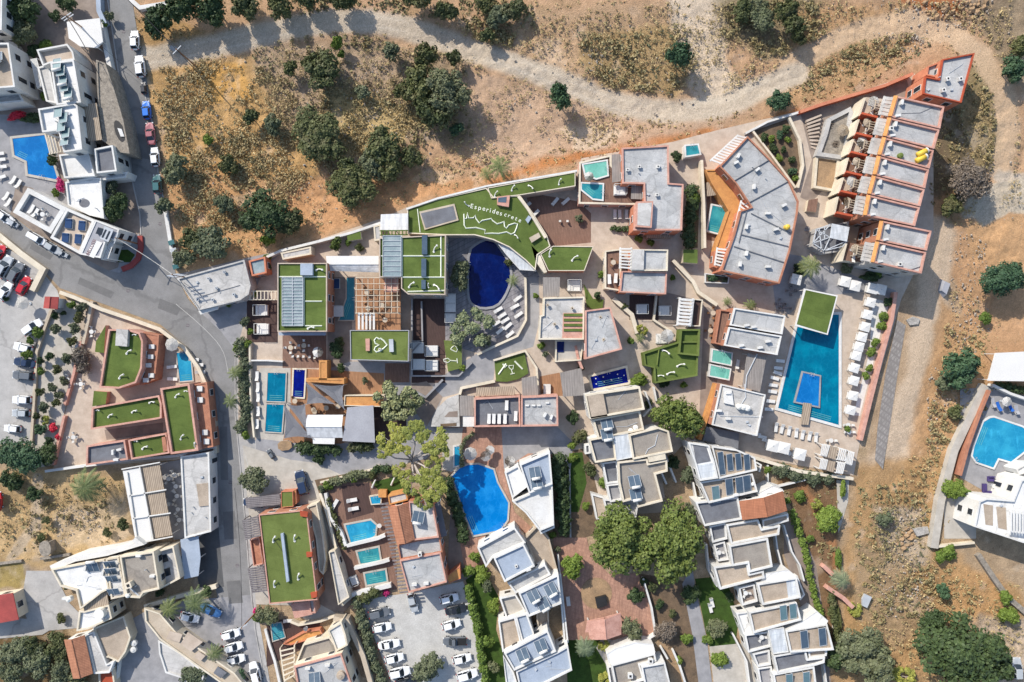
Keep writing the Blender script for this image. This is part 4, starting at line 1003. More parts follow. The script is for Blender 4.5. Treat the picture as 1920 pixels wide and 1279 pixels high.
MB().top(smoothc(T('213,225 222,226 232,240 236,258 230,268 222,262 214,245', 4.5), 2), 4.42).obj('opening', 'dark', b)
MB().prism(T('220,240 228,242 233,256 226,256', 4.6), 4.42, 4.6).obj('stair', 'white', b)
b = bldg('flat_roof', 'broad off-white flat canopy over the villa entrance near the top left', (155, 60), 'canopy')
slabroof(b, '125,41 187,34 193,78 182,90 150,87 129,72', 3.0, .25, 'canvas', 'roof')
wallp('long white garden wall running down beside the road', '188,42 195,80 206,130 214,172', .8, 1.6)
wallp('blue painted wall section at the top of the road', '183,-20 185,20 196,44', .9, 1.4, 'roof_blue')
wallp('white wall corner at the top edge right of the road', '240,-5 262,14 312,6', .8, 1.0)
pool('blue L-shaped pool beside the white villas', '23,260 83,253 108,337 52,326 50,302 27,291', 'w_azure', 'pav_pale', .5)
b = bldg('white_house', 'white roof of irregular shape with a round grey opening above the sun terrace', (155, 370), 'house')
block(b, '122,341 172,332 189,334 195,410 168,404 127,385', 3.8, 'white', 'white_bright', .3)
MB().top([P(158 + 10 * cos(a * pi / 10), 381 - 8 * sin(a * pi / 10), 3.55) for a in range(20)], 3.54).obj('roof_opening', 'roof_slate', b)
b = bldg('cafe_building', 'white corner building with a sun terrace, navy daybeds and a lettered grey awning', (120, 420), 'building')
block(b, '24,398 52,352 125,390 95,438', 5.0, 'white', 'pav_grey', .7, .9)
block(b, '125,390 178,413 150,477 94,446', 5.0, 'white', 'pav_tan', .7, .5)
block(b, '179,412 224,430 214,452 200,446 188,484 150,477', 6.0, 'white', 'canvas_grey', .12, .3)
slabroof(b, '178,450 192,455 176,484 160,478', 6.03, .05, 'canvas', 'awning', False)
slabroof(b, '196,424 213,431 203,454 187,447', 6.5, .1, 'metal', 'vent_frame', False)
for s_ in ('184,426 194,429 190,441 179,438', '197,430 200,431 193,446 190,445', '204,433 207,434 200,449 197,448'): box_on(b, s_, 6.0, 6.55, 'glass_dark', 'skylight')
beams(b, '205,456 217,450 205,485 190,486', 5.0, 4, 'white')
for s_, m_ in (('123,409 135,410 134,429 122,428', 'navy_cloth'), ('148,413 161,414 159,433 147,431', 'navy_cloth'), ('140,438 154,440 152,459 139,457', 'navy_cloth'), ('112,434 135,438 131,454 111,451', 'navy_cloth'), ('118,434 135,436 133,441 116,440', 'solar_teal')): pass
def text(b, s_, px, py, z, size, deg, mat, name='lettering'):
    cu = bpy.data.curves.new(name, 'FONT'); cu.body = s_; cu.size = size; cu.extrude = .015; cu.align_x = 'CENTER'; cu.align_y = 'CENTER'; cu.materials.append(M[mat]); cu.offset = .01
    tmp = bpy.data.objects.new('tmp', cu); col.objects.link(tmp); dg = bpy.context.evaluated_depsgraph_get(); me = bpy.data.meshes.new_from_object(tmp.evaluated_get(dg)); bpy.data.objects.remove(tmp)
    o = bpy.data.objects.new(name, me); col.objects.link(o); x, y = P(px, py, z); o.location = (x - b['_o'][0], y - b['_o'][1], z + .02); o.rotation_euler = (0, 0, R(deg)); o.parent = b; return o
text(b, 'BELLUSSI', 171, 464, 6.06, .85, 64, 'letter_maroon')
NAVY = proto('daybed', [('frame', MB().box(0, 0, 0, .3, 1.7, 2.3), 'white'), ('mattress', MB().box(0, 0, .3, .5, 1.5, 2.1), 'navy_cloth'), ('pillow', MB().box(0, .85, .5, .62, 1.3, .35), 'navy_cloth')]); PR['daybed_navy'] = NAVY
for x, y, d in ((129, 419, 'upper left'), (154, 423, 'upper right'), (147, 448, 'lower right'), (123, 446, 'lower left, partly in teal shade')): put('daybed_navy', x, y, -5, 'navy blue daybed on the tan cafe terrace, %s' % d, 4.3, 'navy daybeds', .85)
rowof('lounger_white', '60,393 68,399', 60, '{} white lounger from the left on the grey roof terrace of the corner building', 4.3)
settable(80, 402, 'on the grey roof terrace of the corner building', 4.3)
W('plaza_kerb', (.40, .30, .25)); 
sheet('plaza', '205,508 222,502 228,478 228,456 262,438 264,470 250,490 225,512', 'pav_grey', 'small grey plaza at the road junction', z=.14)
wallp('curved dark red planter wall at the road junction', '228,505 245,498 258,485 263,465 262,442', 1.0, .45, 'kerb_red')
sheet('grass_plot', '214,470 240,468 254,478 245,492 222,492', 'lawn', 'dark green grass plot inside the red planter wall', z=.16, kind='stuff')
tree('dark', 213, 385, 28, 4.5, 'large dark tree beside the white round-opening roof'); tree('grey', 208, 352, 14, 3.2, 'small olive tree north of the large dark tree by the corner building')
tree('flower', 112, 350, 11, 2.2, 'pink flowering bougainvillea beside the white angular roof', 'flowering_shrub', ell=(.8, 1.6, 20)); tree('lime', 103, 360, 9, 1.6, 'reddish green shrub left of the pink bougainvillea')
tree('lime', 193, 43, 9, 2.2, 'round bright green shrub on the white wall at the top'); tree('grey', 172, 78, 15, 3, 'loose pale green tree over the white canopy edge')
tree('dark', 35, 20, 34, 6, 'dark tree in the top left courtyard'); tree('grey', 48, 62, 24, 5, 'grey green tree in the top left courtyard, below the dark one'); tree('dark', 100, 30, 12, 2.0, 'oval dark shrub in the ring planter of the courtyard')
tree('lime', 82, 83, 13, 2.4, 'bright green shrub north of the solar panel villa'); tree('dark', 60, 95, 14, 2.5, 'dark shrub between the two white villas'); tree('lime', 80, 178, 9, 2, 'green shrub on the villa roof garden'); tree('dark', 98, 298, 12, 2.6, 'dark green shrub beside the blue L-shaped pool'); tree('red', 30, 215, 12, 1.6, 'red flowering bush row above the blue pool', 'flowering_shrub', ell=(2, .8, 10)); tree('dark', 55, 222, 13, 2, 'dark bush row above the blue pool', ell=(1.8, .8, 10))
tree('dark', 120, 5, 20, 4, 'dark tree at the top edge over the courtyard'); tree('grey', 205, 30, 10, 2.5, 'small tree at the blue wall near the top edge')
rowof('lounger_white', '0,288 2,300 4,312 3,332', 10, '{} white lounger from the top at the left edge by the blue L-shaped pool')
for i, (x, y) in enumerate(Q('35,345 25,338 12,368 16,380')): put('lounger_white', x, y, 60, 'white lounger %s on the terrace left of the corner building' % ('nearest the pool', 'second from the pool', 'third from the pool', 'farthest from the pool')[i])

# cars on the north and west roads
car('hatch', 'white', 252, 75, 92, 'white hatchback, northernmost car parked beside the north road'); car('suv', 'white', 262, 124, 97, 'white car parked second from the top along the north road')
car('hatch', 'black', 267, 164, 95, 'small dark car parked behind the two white cars on the north road', k=.62); car('hatch', 'blue', 274, 206, 96, 'bright blue car parked on the north road', k=.95); car('sedan', 'rose', 281, 250, 96, 'faded red car parked behind the bright blue one'); car('hatch', 'white', 290, 294, 96, 'white car parked behind the faded red one on the north road')
car('hatch', 'teal', 294, 345, 94, 'dark teal car in the shade, southernmost on the north road'); car('suv', 'white', 8, 407, -35, 'white car at the left end of the west road', k=.95); car('van', 'silver', 22, 417, -35, 'silver nose with dark windscreen beside the white car at the left end', k=.55)
car('van', 'white', 69, 447, -30, 'white van parked beside the wall on the west road', k=.85); car('hatch', 'silver', 98, 465, -30, 'white hatchback parked under the corner building', k=.95); car('hatch', 'silver', 115, 475, -30, 'small silver car in front of the white hatchback', k=.55)
# car park west
for st, c_, x, y, d, lb, k in (('suv', 'silver', 8, 500, 60, 'silver estate car at the upper left of the west car park', 1.1), ('suv', 'grey', 30, 511, 62, 'dark car with silver roof between the estate and the red car', 1.05), ('hatch', 'red', 44, 536, 63, 'bright red hatchback in the west car park', 1.05), ('hatch', 'white', 9, 546, 60, 'white hatchback left of the red car', 1.05), ('hatch', 'red', -2, 474, 60, 'red car corner at the left edge above the car park', .9),
      ('suv', 'white', 60, 614, 35, 'white car under the tree in the west car park', 1), ('hatch', 'white', 42, 652, 165, 'white car, first of the row along the planting bed', 1), ('sedan', 'navy', 45, 680, 170, 'dark blue car, second of the row along the planting bed', 1), ('suv', 'grey', 43, 704, 175, 'dark grey car, third of the row along the planting bed', 1), ('hatch', 'white', 40, 750, 178, 'white car with silver glass, fourth of the row along the planting bed', 1), ('hatch', 'silver', 38, 775, 178, 'pale car, last of the row along the planting bed', .95), ('hatch', 'white', 22, 804, 175, 'white car half under the big tree at the car park end', .9)):
    car(st, c_, x, y, d, lb, k=k)
car('hatch', 'red', -6, 940, 90, 'red car cut by the left edge'); put('parasol', 55, 569, 0, 'small white parasol at the corner of the car park')
wallp('tan retaining wall along the south side of the west road', '-90,385 0,443 40,476 80,505 60,545', 1.0, 1.1, 'beige', cap='cream'); wallp('tan garden wall between road and resort terrace', '112,548 140,558 190,580 250,600 300,618 345,652 372,690 392,735 402,795 404,850', .6, 1.1, 'beige', cap='cream')
wallp('tan wall edging the car park planting bed', '96,580 82,618 68,660 64,740 58,830', .5, .7, 'beige')
b = bldg('kiosk', 'small square kiosk with a red roof at the car park entrance', (97, 567), 'kiosk'); gable(b, '84,556 110,557 108,580 81,578', 2.5, 2.9, 'kerb_red', 0, 'roof', 'white')
BED = ((131, 573, 9, 'lime'), (118, 587, 6, 'dark'), (102, 590, 8, 'dark'), (152, 575, 11, 'grey'), (148, 595, 11, 'maquis'), (140, 615, 12, 'grey'), (104, 618, 11, 'grey'), (68, 625, 13, 'lime'), (55, 640, 9, 'lime'), (48, 664, 11, 'lime'), (92, 668, 9, 'dark'), (75, 676, 8, 'dark'), (76, 697, 9, 'lime'), (107, 692, 10, 'maquis'), (98, 728, 10, 'grey'), (72, 735, 9, 'maquis'), (125, 670, 11, 'grey'), (132, 640, 10, 'maquis'), (82, 762, 11, 'grey'), (104, 755, 9, 'maquis'), (68, 780, 8, 'maquis'), (92, 828, 10, 'dark'), (110, 740, 9, 'grey'), (118, 715, 9, 'grey'))
for i, (x, y, r_, k_) in enumerate(sorted(BED, key=lambda q: q[1])):
    tree(k_, x, y, r_, 1.2 + r_ * .13, '%s shrub of the car park planting bed, %s from the top' % ({'lime': 'bright green', 'dark': 'dark green', 'grey': 'grey green', 'maquis': 'olive green'}[k_], ORD[i]), group='shrubs of the planting bed')
tree('yellow', 86, 790, 8, 1.6, 'yellow green shrub beside the red flowers'); tree('red', 97, 803, 10, 1.6, 'red flowering bush above the big dark tree', 'flowering_shrub'); tree('red', 108, 820, 8, 1.6, 'small red flowering bush nearest the terrace', 'flowering_shrub'); tree('teal', 72, 805, 12, 2.5, 'blue green agave-like shrub beside the red flowers')
tree('teal', 38, 850, 42, 5.5, 'big dark spreading tree below the car park'); tree('dark', 82, 852, 22, 4, 'dark bushy tree right of the big spreading tree')

# ============================================================ west resort with turf roofs
tm = dict(wall='pink', rim='pink')
b = bldg('turf_roofed_house', 'pinkish hotel building with a green turf roof of seven sides, northernmost of the west resort', (230, 670), 'building')
zr = block(b, '203,617 240,617 262,624 268,640 266,690 255,718 222,729 186,727', 4.6, 'pink', 'turf', .5, .35)
box_on(b, '218,617 240,618 238,650 216,648', zr, zr + .8, 'roof_pale', 'stair_head'); figure(b, 240, 660, zr, 30); figure(b, 226, 706, zr, 35); figure(b, 250, 628, zr, 0, .7)
block(b, '268,622 298,628 296,660 290,712 262,722 266,690', 3.0, 'terracotta', 'terracotta', .12, .3, win=False)
for x, y in Q('284,650 282,669 278,685 283,704 273,713'): box_on(b, '%g,%g %g,%g %g,%g %g,%g' % (x - 5, y - 4, x + 5, y - 4, x + 5, y + 4, x - 5, y + 4), 3.0, 3.35, 'white', 'planter')
b = bldg('turf_roofed_house', 'hotel building with a long turf roof running sideways in the west resort', (235, 775), 'building')
zr = block(b, '172,764 298,741 303,757 303,784 296,786 170,806', 4.6, 'pink', 'turf', .5, .35)
for x, y, a in ((205, 780, 30), (250, 772, 20), (283, 755, 10), (181, 770, 0)): figure(b, x, y, zr, a, .9 if a else .6)
b = bldg('turf_roofed_house', 'hotel building with an upright rectangular turf roof beside the road bend', (340, 785), 'building')
zr = block(b, '300,728 355,719 372,845 320,852', 4.8, 'pink', 'turf', .5, .4)
for x, y, a in ((331, 742, 35), (340, 820, 50), (347, 734, 0), (365, 836, 90)): figure(b, x, y, zr, a, .9 if a else .6)
block(b, '356,722 388,716 400,838 372,843', 3.2, 'terracotta', 'terracotta', .12, .3)
for x, y in Q('374,729 375,750 384,811 387,828'): box_on(b, '%g,%g %g,%g %g,%g %g,%g' % (x - 5, y - 5, x + 5, y - 5, x + 5, y + 5, x - 5, y + 5), 3.2, 3.5, 'white', 'planter')
b = bldg('turf_roofed_house', 'low building, half grey roof and half turf, southernmost of the west resort', (235, 845), 'building')
zr = block(b, '162,836 234,825 240,862 161,873', 4.0, 'pink', 'roof_slate', .45); ac(b, 224, 843, zr, 10); ac(b, 212, 848, zr, 90); ac(b, 218, 862, zr, 0)
zr = block(b, '240,825 312,812 318,850 246,862', 4.2, 'pink', 'turf', .5); figure(b, 270, 840, zr, 25); figure(b, 253, 828, zr, 0, .6); box_on(b, '303,820 312,819 314,846 306,847', zr, zr + .5, 'terracotta', 'planter')
sheet('courtyard', '196,806 306,792 306,812 200,825', 'pav_brown', 'sunken red brown courtyard between two turf roofs')
for nm, s_, z, lb in (('a', '180,640 198,610 195,662 178,660', 1.3, 'narrow turf strip left of the northernmost west turf roof'), ('b', '176,733 201,735 198,758 173,762', 1.3, 'small square turf terrace between two west turf roofs')):
    tag(MB().prism(T(s_, z), -.2, z, 0, 1).obj('turf_terrace', ['pink', 'turf']), lb, 'turf terrace')
pool('small cyan pool beside the road bend in the west resort', '331,662 356,660 361,713 337,715', 'w_cyan', 'pav_pale', .25)
rowof('lounger_white', '323,688 325,710', 0, '{} white lounger left of the small cyan pool'); rowof('lounger_white', '365,675 372,685 376,698', 0, '{} white daybed right of the small cyan pool'); put('parasol', 331, 646, 0, 'white parasol above the small cyan pool')
wallp('pinkish terrace wall beside the planting bed, upper length', '150,640 138,700 120,760', .5, 1.0, 'pink'); wallp('pinkish terrace wall beside the planting bed, lower length', '120,780 108,830 98,872', .5, 1.0, 'pink'); wallp('white boundary wall south of the west resort', '84,884 140,876 250,862 330,855 404,838', .5, 1.2)
wallp('tan terrace divider wall in the west resort', '172,565 165,600 155,645', .6, 1.0, 'beige')
for i, (x, y) in enumerate(Q('127,712 152,720 172,622 138,820 145,650')): settable(x, y, '%s on the tan terrace of the west resort' % ('leftmost', 'upper left one', 'northernmost', 'southernmost', 'among bushes')[i], r=8)
for i, (x, y, r_, k_) in enumerate(((150, 668, 20, 'bare'), (157, 690, 14, 'bare'), (380, 762, 13, 'dark'), (370, 772, 8, 'dark'), (383, 785, 9, 'dark'))): tree(k_, x, y, r_, 3 if k_ == 'bare' else 2.6, ('brown bare tree on the resort terrace', 'smaller brown bare tree on the resort terrace', 'dark round tree on the road side of the upright turf roof', 'small dark shrub left of the dark tree by the road', 'small dark shrub below the dark tree by the road')[i])

# ============================================================ west: restaurant, villas and lots south of the resort
b = bldg('restaurant', 'restaurant roof of white awning and tan slats on a white frame', (275, 940), 'restaurant')
slabroof(b, '230,883 262,877 285,1013 255,1018', 3.6, .14, 'canvas', 'awning'); slabroof(b, '263,877 299,870 323,1003 287,1010', 3.5, .14, 'slats', 'slatted_roof')
for u, v in (('228,880', '300,867'), ('240,930', '312,918'), ('250,972', '320,962'), ('256,1019', '324,1006'), ('262,876', '287,1012'), ('238,885', '258,1018')):
    MB().beam((*P(*map(float, u.split(',')), 3.8), 3.8), (*P(*map(float, v.split(',')), 3.8), 3.8), .22, .2).obj('beam', 'white', b)
sheet('terrace', '300,868 340,862 350,1010 326,1012', 'pav_grey', 'dark grey dining terrace between the restaurant awning and the white roof')
for i, (x, y) in enumerate(Q('316,898 330,912 332,930 316,945 334,955 336,975 327,890')): settable(x, y, 'on the dining terrace, %s from the north' % ORD[i], n=3, r=8)
b = bldg('white_building', 'long white roofed building between the dining terrace and the road', (368, 930), 'building')
block(b, '338,856 392,848 396,997 346,1010', 3.6, 'white', 'roof_pale', .25); box_on(b, '368,908 390,906 392,948 374,950', 3.4, 3.55, 'roof_sand', 'roof_patch')
tree('maquis', 230, 985, 13, 3, 'small tree left of the restaurant awning')
b = bldg('blue_shed', 'blue metal roof south of the long white building', (358, 1045), 'shed'); slabroof(b, '338,1012 372,1005 376,1046 372,1080 345,1086', 2.8, .12, 'roof_blue', 'roof')
sheet('yard', '372,1000 410,990 420,1100 375,1110 370,1080', 'asphalt_dark', 'dark paved forecourt beside the blue metal roof')
b = bldg('apartment_building', 'cream apartment house with white and brown flat roofs and blue solar panels', (200, 1090), 'building')
zr = block(b, '95,1067 195,1049 204,1105 190,1112 150,1143 142,1108 113,1100', 5.6, 'cream', 'white_bright', .45)
solar(b, 177, 1062, zr, 5, 2); tank(b, 127, 1125, zr - .3); ac(b, 160, 1066, zr, 80); ac(b, 193, 1075, zr, 80); ac(b, 122, 1122, zr, 0)
zr = block(b, '198,1048 222,1044 236,1118 208,1124', 6.0, 'cream', 'white', .3)
for y in (1057, 1070, 1084, 1108): solar(b, 210 + (y - 1057) * .12, y, zr, 5, 2, False, 'solar', 1.5, 1.1)
zr = block(b, '224,1043 288,1034 299,1105 268,1112 262,1122 236,1120', 6.4, 'cream', 'roof_brown', .5); chimney(b, 240, 1098, zr, 20, 1.3, 1.0, 'cream'); tank(b, 238, 1118, zr, .4, .8); ac(b, 286, 1080, zr); ac(b, 260, 1042, zr); pipe(b, '242,1100 262,1118', zr, .18, 'metal')
zr = block(b, '290,1034 325,1024 338,1085 300,1105', 4.6, 'cream', 'roof_pale', .9, .3); box_on(b, '301,1042 312,1039 316,1052 304,1056', zr, zr + .06, 'glass_dark', 'skylight'); box_on(b, '306,1068 318,1064 320,1078 309,1082', zr, zr + .06, 'glass_dark', 'skylight')
slabroof(b, '154,1123 200,1110 204,1134 158,1146', 4.9, .15, 'slats', 'pergola_cover'); block(b, '158,1146 204,1134 210,1160 165,1180 143,1184 148,1145', 5.0, 'cream', 'white_bright', .4); MB().cyl(*P(185, 1152, 5.8), 4.6, 5.8, 1.1, 1.0, 16).obj('water_tank', 'fibreglass', b)
wallp('long white ledge north of the cream apartment house', '95,1066 140,1048 200,1037 262,1020 250,1012', 1.1, 5.0)
b = bldg('small_house', 'small house with reddish tiled gable roof at the bottom left', (145, 1235), 'house'); gable(b, '120,1200 158,1191 174,1263 137,1273', 3.4, 4.3, 'tiles', 0, wall='white')
block(b, '158,1190 176,1184 200,1245 214,1240 205,1262 176,1264', 3.0, 'white', 'roof_pale', .3)
b = bldg('terrace_house', 'sand coloured flat roof between the tiled house and the grey courtyard', (210, 1210), 'building'); zr = block(b, '175,1178 232,1155 245,1195 236,1222 222,1242 203,1233 188,1236', 2.6, 'cream', 'roof_sand', .3, win=False); tank(b, 250, 1207, 1.6, .6, .6, 'white'); tank(b, 249, 1219, 1.6, .6, .6, 'white')
b = bldg('cream_wing', 'long cream building wing running diagonally across the bottom left courtyard', (370, 1220), 'building')
block(b, '270,1140 300,1150 330,1185 440,1262 470,1300 440,1300 300,1200 272,1165', 3.2, 'cream', 'beige', .35, .3)
for s_ in ('318,1183 342,1190 336,1205 312,1197', '352,1185 380,1204 358,1222 338,1208', '372,1222 385,1230 376,1240 364,1232', '408,1250 425,1262 414,1272 400,1262'): box_on(b, s_, 3.2, 3.45, 'roof_slate' if s_[0] == '4' else 'pav_tan', 'roof_terrace')
block(b, '296,1200 340,1225 385,1262 370,1300 340,1272 310,1262 298,1225', 2.4, 'white', 'roof_pale', .3, win=False)
wallp('white wall enclosing the grey courtyard at the bottom left', '232,1158 240,1200 222,1240 215,1300', .3, 1.1); wallp('cream wall north of the palms', '270,1138 330,1120 405,1100', .8, 1.2, 'cream')
b = bldg('red_roof_house', 'house with a faded red roof at the left edge', (5, 1142), 'house'); gable(b, '-60,1124 24,1112 35,1162 -50,1176', 3.4, 3.7, 'kerb_red', 0, 'roof', 'cream')
b = bldg('red_terrace', 'low building with a brown red roof at the bottom edge', (200, 1265), 'building'); block(b, '184,1262 210,1245 218,1300 186,1300', 2.0, 'cream', 'redwall', .3, win=False)
b = bldg('thatched_shelter', 'small round-cornered thatched shelter in the dry lot', (83, 1030), 'shelter'); MB().prism(smoothc(T('70,1018 92,1012 98,1040 76,1047', 2.2), 2), 1.9, 2.2, p1=[(x * .95 - 4.6, y * .95 - 2) for x, y in smoothc(T('70,1018 92,1012 98,1040 76,1047', 2.2), 2)], bottom=True).obj('roof', 'stone', b); MB().prism(T('73,1021 90,1017 94,1037 79,1042', 2), -.2, 1.9).obj('wall', 'stone', b)
wallp('low stone wall in the dry lot at the left', '-40,1062 40,1052', .5, .5, 'stone'); wallp('stone wall below the thatched shelter', '75,1048 130,1040', .5, .6, 'stone')
palm(162, 912, 40, 4.5, 'huge palm with spreading fronds in the dry lot below the resort', nf=34); palm(318, 1140, 26, 4, 'palm tree left of the pair over the parked cars', nf=26); palm(368, 1130, 32, 4.5, 'larger palm tree over the parked cars', nf=28); palm(402, 1225, 22, 3.4, 'palm tree in the brown planter of the diagonal wing', nf=22)
tree('dark', 60, 925, 16, 2.6, 'dark bush in the dry lot left of the huge palm'); tree('dark', 20, 900, 22, 3, 'dark bush in the corner of the dry lot'); tree('maquis', 85, 975, 9, 1.6, 'small bush in the dry lot'); tree('maquis', 78, 1008, 9, 1.6, 'small bush above the thatched shelter')
for i, (x, y, r_, k_) in enumerate(((30, 1225, 32, 'grey'), (75, 1240, 30, 'grey'), (105, 1215, 26, 'maquis'), (110, 1262, 26, 'grey'), (20, 1268, 26, 'grey'), (60, 1210, 20, 'maquis'), (145, 1275, 18, 'grey'))): tree(k_, x, y, r_, 4, 'olive tree in the grove at the bottom left, %s from the left' % ORD[i], group='olive grove at the bottom left')
tree('grey', 360, 1265, 26, 3.5, 'olive green tree at the bottom edge beside the diagonal wing'); tree('teal', 450, 1270, 16, 3, 'green bush at the bottom edge beside the road')
for st, c_, x, y, d, lb in (('hatch', 'white', 432, 1190, 15, 'white car, first of three parked in a row beside the road'), ('hatch', 'white', 437, 1214, 15, 'white car, middle of three parked in a row beside the road'), ('hatch', 'white', 441, 1237, 12, 'white car, last of three parked in a row beside the road'), ('sedan', 'lightblue', 394, 1145, -25, 'light blue car under the palms'), ('hatch', 'white', 355, 1158, -15, 'white car under the palms'), ('suv', 'white', 478, 1262, 105, 'white car at the bottom of the main road')): car(st, c_, x, y, d, lb)

KB = [('west kerb of the north road', '193,-60 215,90 236,230 243,290 249,345 262,402 264,440'), ('kerb along the pavement east of the main road', '441,662 441,700 441,780 450,870 456,940 462,1010 468,1090 478,1180 498,1290'), ('kerb below the resort wall', '310,622 348,655 379,692 395,740 404,790 404,850'), ('kerb on the hillside side of the north road', '262,130 272,180 283,220 292,270 297,330 308,380 318,450 326,500')]
for lb, s_ in KB:
    wallp(lb, s_, .22, .13, 'concrete', 'kerb', cat='kerb')
for i, s_ in enumerate(('258,250 280,255 284,300 262,296', '150,520 215,548 208,560 146,532', '300,560 340,575 332,592 296,578', '412,800 426,800 428,900 414,900', '418,960 440,958 444,1010 421,1012', '60,455 100,478 94,488 56,466', '425,1090 450,1088 456,1130 430,1132')):
    sheet('road_patch', s_, 'asphalt_mid', 'darker repair patch on the asphalt road, %s from the north' % ORD[i])
for i, (x, y) in enumerate(Q('232,60 268,210 300,420 240,545 352,610 425,745 432,905 445,1060 455,1200')):
    tag(MB().cyl(*P(x, y), .02, .05, .38, n=16).obj('manhole_cover', 'slats_dark'), 'round dark manhole cover in the road, %s from the north' % ORD[i], 'manhole cover')
for i, (s_, a_) in enumerate((('330,570 380,612 420,655 428,700', 1), ('455,840 465,870 475,930', 0))):
    q = T(s_); L_, R_ = ribbon(smooth(q, 2), .1); sheet('road_marking', '', 'gravel_lot', 'worn white edge line on the %s' % ('road bend' if a_ else 'driveway'), pts=L_ + R_[::-1])
# ============================================================ hotel: north and centre
b = bldg('flat_roofed_building', 'pale grey flat-roofed building at the road junction', (400, 530), 'building')
zr = block(b, '331,522 458,487 470,535 466,552 450,563 372,582', 3.6, 'roof_pale', 'roof_pale', .3, .3)
for x, y in Q('390,522 420,510 405,540 438,552 370,562 398,562'): chimney(b, x, y, zr, 10, .5, .35, 'metal')
pipe(b, '345,530 380,555 450,535', zr, .05, 'roof_slate'); box_on(b, '372,583 410,574 408,580 376,590', 2.6, 3.0, 'white', 'ledge')
b = bldg('orange_annex', 'small orange building with a blue glazed roof beside the pale junction building', (480, 497), 'building'); block(b, '466,489 497,481 500,512 472,518', 3.2, 'orange', 'glass_roof', .3)
tree('lime', 428, 570, 8, 2.2, 'bright green shrub below the pale junction building')
b = bldg('cream_sheds', 'narrow cream roof along the hillside wall', (555, 470), 'building'); block(b, '526,474 583,462 584,477 530,487', 2.8, 'cream', 'roof_pale', .12, win=False); block(b, '700,424 714,420 716,450 702,452', 2.8, 'cream', 'roof_pale', .1, win=False)
wallp('white boundary wall between the hillside and the hotel', '500,482 527,470 600,452 660,436 714,418', .4, 1.6, cap='white')
wallp('long curved wall edge above the lettered turf roof', '762,392 820,372 912,349 1082,320', .35, 3.6, 'white')
tree('lime', 502, 482, 9, 2, 'round shrub left of the west turf roof'); tree('dark', 502, 504, 8, 1.8, 'dark shrub at the corner of the west turf roof'); tree('pine', 628, 456, 13, 3, 'round green tree beside the hillside wall'); tree('lime', 652, 455, 8, 1.6, 'small bright shrub on the planter by the hillside wall'); tree('maquis', 672, 462, 9, 1.4, 'low shrub in the curved planter by the hillside wall')
tag(MB().prism(T('650,440 676,434 677,448 652,452', 1.6), 0, 1.6, 0, 1).obj('turf_terrace', ['white', 'turf']), 'small turf strip with a white lamp beside the hillside wall', 'turf terrace')

b = bldg('turf_roofed_house', 'westernmost hotel block, turf roof with a long ribbed glass skylight', (566, 556), 'building')
zr = block(b, '520,493 613,493 613,622 520,622', 5.8, 'terracotta', 'turf', .3, .2, rim='pav_tan')
box_on(b, '563,494 586,494 586,516 563,516', zr, zr + .9, 'roof_blue', 'stair_head')
def skylight(b, poly, z, n, m=2):
    a = T(poly, z + .4); A, B_, C_, D_ = [Vector((*q, z + .4)) for q in a]
    MB().prism(a, z, z + .32).obj('skylight', 'glass_roof', b); mb = MB()
    for i in range(n + 1):
        t = i / n; mb.beam(A.lerp(D_, t), B_.lerp(C_, t), .1, .1)
    for i in range(m + 1):
        t = i / m; mb.beam(A.lerp(B_, t), D_.lerp(C_, t), .12, .12)
    mb.obj('glazing_bars', 'metal', b)
skylight(b, '529,520 568,520 568,611 529,611', zr, 15)
stripes(b, ('521,519 612,519', '570,520 570,611', '572,565 604,565', '572,611 604,611'), zr, .25); figure(b, 598, 506, zr, 0); figure(b, 582, 615, zr, 10)
MB().prism(T('522,623 611,623 610,629 523,629', 3.8), 3.6, 3.8, bottom=True).obj('fascia', 'roof_blue', b)
b = bldg('turf_roofed_house', 'large central hotel block with turf roof, glass strip on its left and solar strips', (774, 496), 'building')
zr = block(b, '711,446 836,440 835,553 765,552 752,541 752,520 711,520', 6.2, 'pav_tan', 'turf', .3, .2, rim='pav_tan')
skylight(b, '718,442 752,442 752,518 718,518', zr, 8, 1); beams(b, '712,433 765,432 765,440 712,441', 5.6, 8, 'turf', .2, posts=False)
for s_ in ('791,441 801,441 801,477 791,477', '790,485 799,485 799,519 790,519', '790,525 798,525 798,542 790,542'): box_on(b, s_, zr, zr + .6, 'solar', 'solar_strip')
stripes(b, ('711,480 835,480', '752,520 835,520', '827,442 827,520', '754,442 754,520', '764,547 834,545'), zr, .28); figure(b, 816, 466, zr, 60); figure(b, 771, 534, zr, 40); figure(b, 818, 538, zr, -40); figure(b, 803, 535, zr, 90, .6)
b = bldg('turf_roofed_house', 'hotel block with a turf roof marked by a white heart outline', (711, 648), 'building')
zr = block(b, '656,619 767,619 766,678 657,675', 5.4, 'pav_tan', 'turf_light', .2, .15, rim='canvas_grey')
stripes(b, ('712,636 706,633 702,638 704,644 711,647 704,651 702,656 706,660 713,658 720,653 726,647 720,639 713,634',), zr, .3, name='heart_outline')
box_on(b, '685,635 693,635 693,658 686,658', zr, zr + .5, 'pink', 'roof_light'); box_on(b, '729,636 737,636 738,660 730,660', zr, zr + .6, 'metal', 'roof_light'); chimney(b, 712, 655, zr, 0, .5, .3)
b = bldg('white_canopy', 'white flat canopy touching the left end of the lettered turf roof', (739, 417), 'canopy'); slabroof(b, '714,402 765,400 765,432 713,431', 4.2, .2, 'awning_white', 'roof')
b = bldg('white_awning', 'long white awning between the two tall turf-roofed blocks', (661, 490), 'awning'); slabroof(b, '611,480 710,480 710,496 613,496', 4.2, .15, 'canvas', 'upper_sheet')
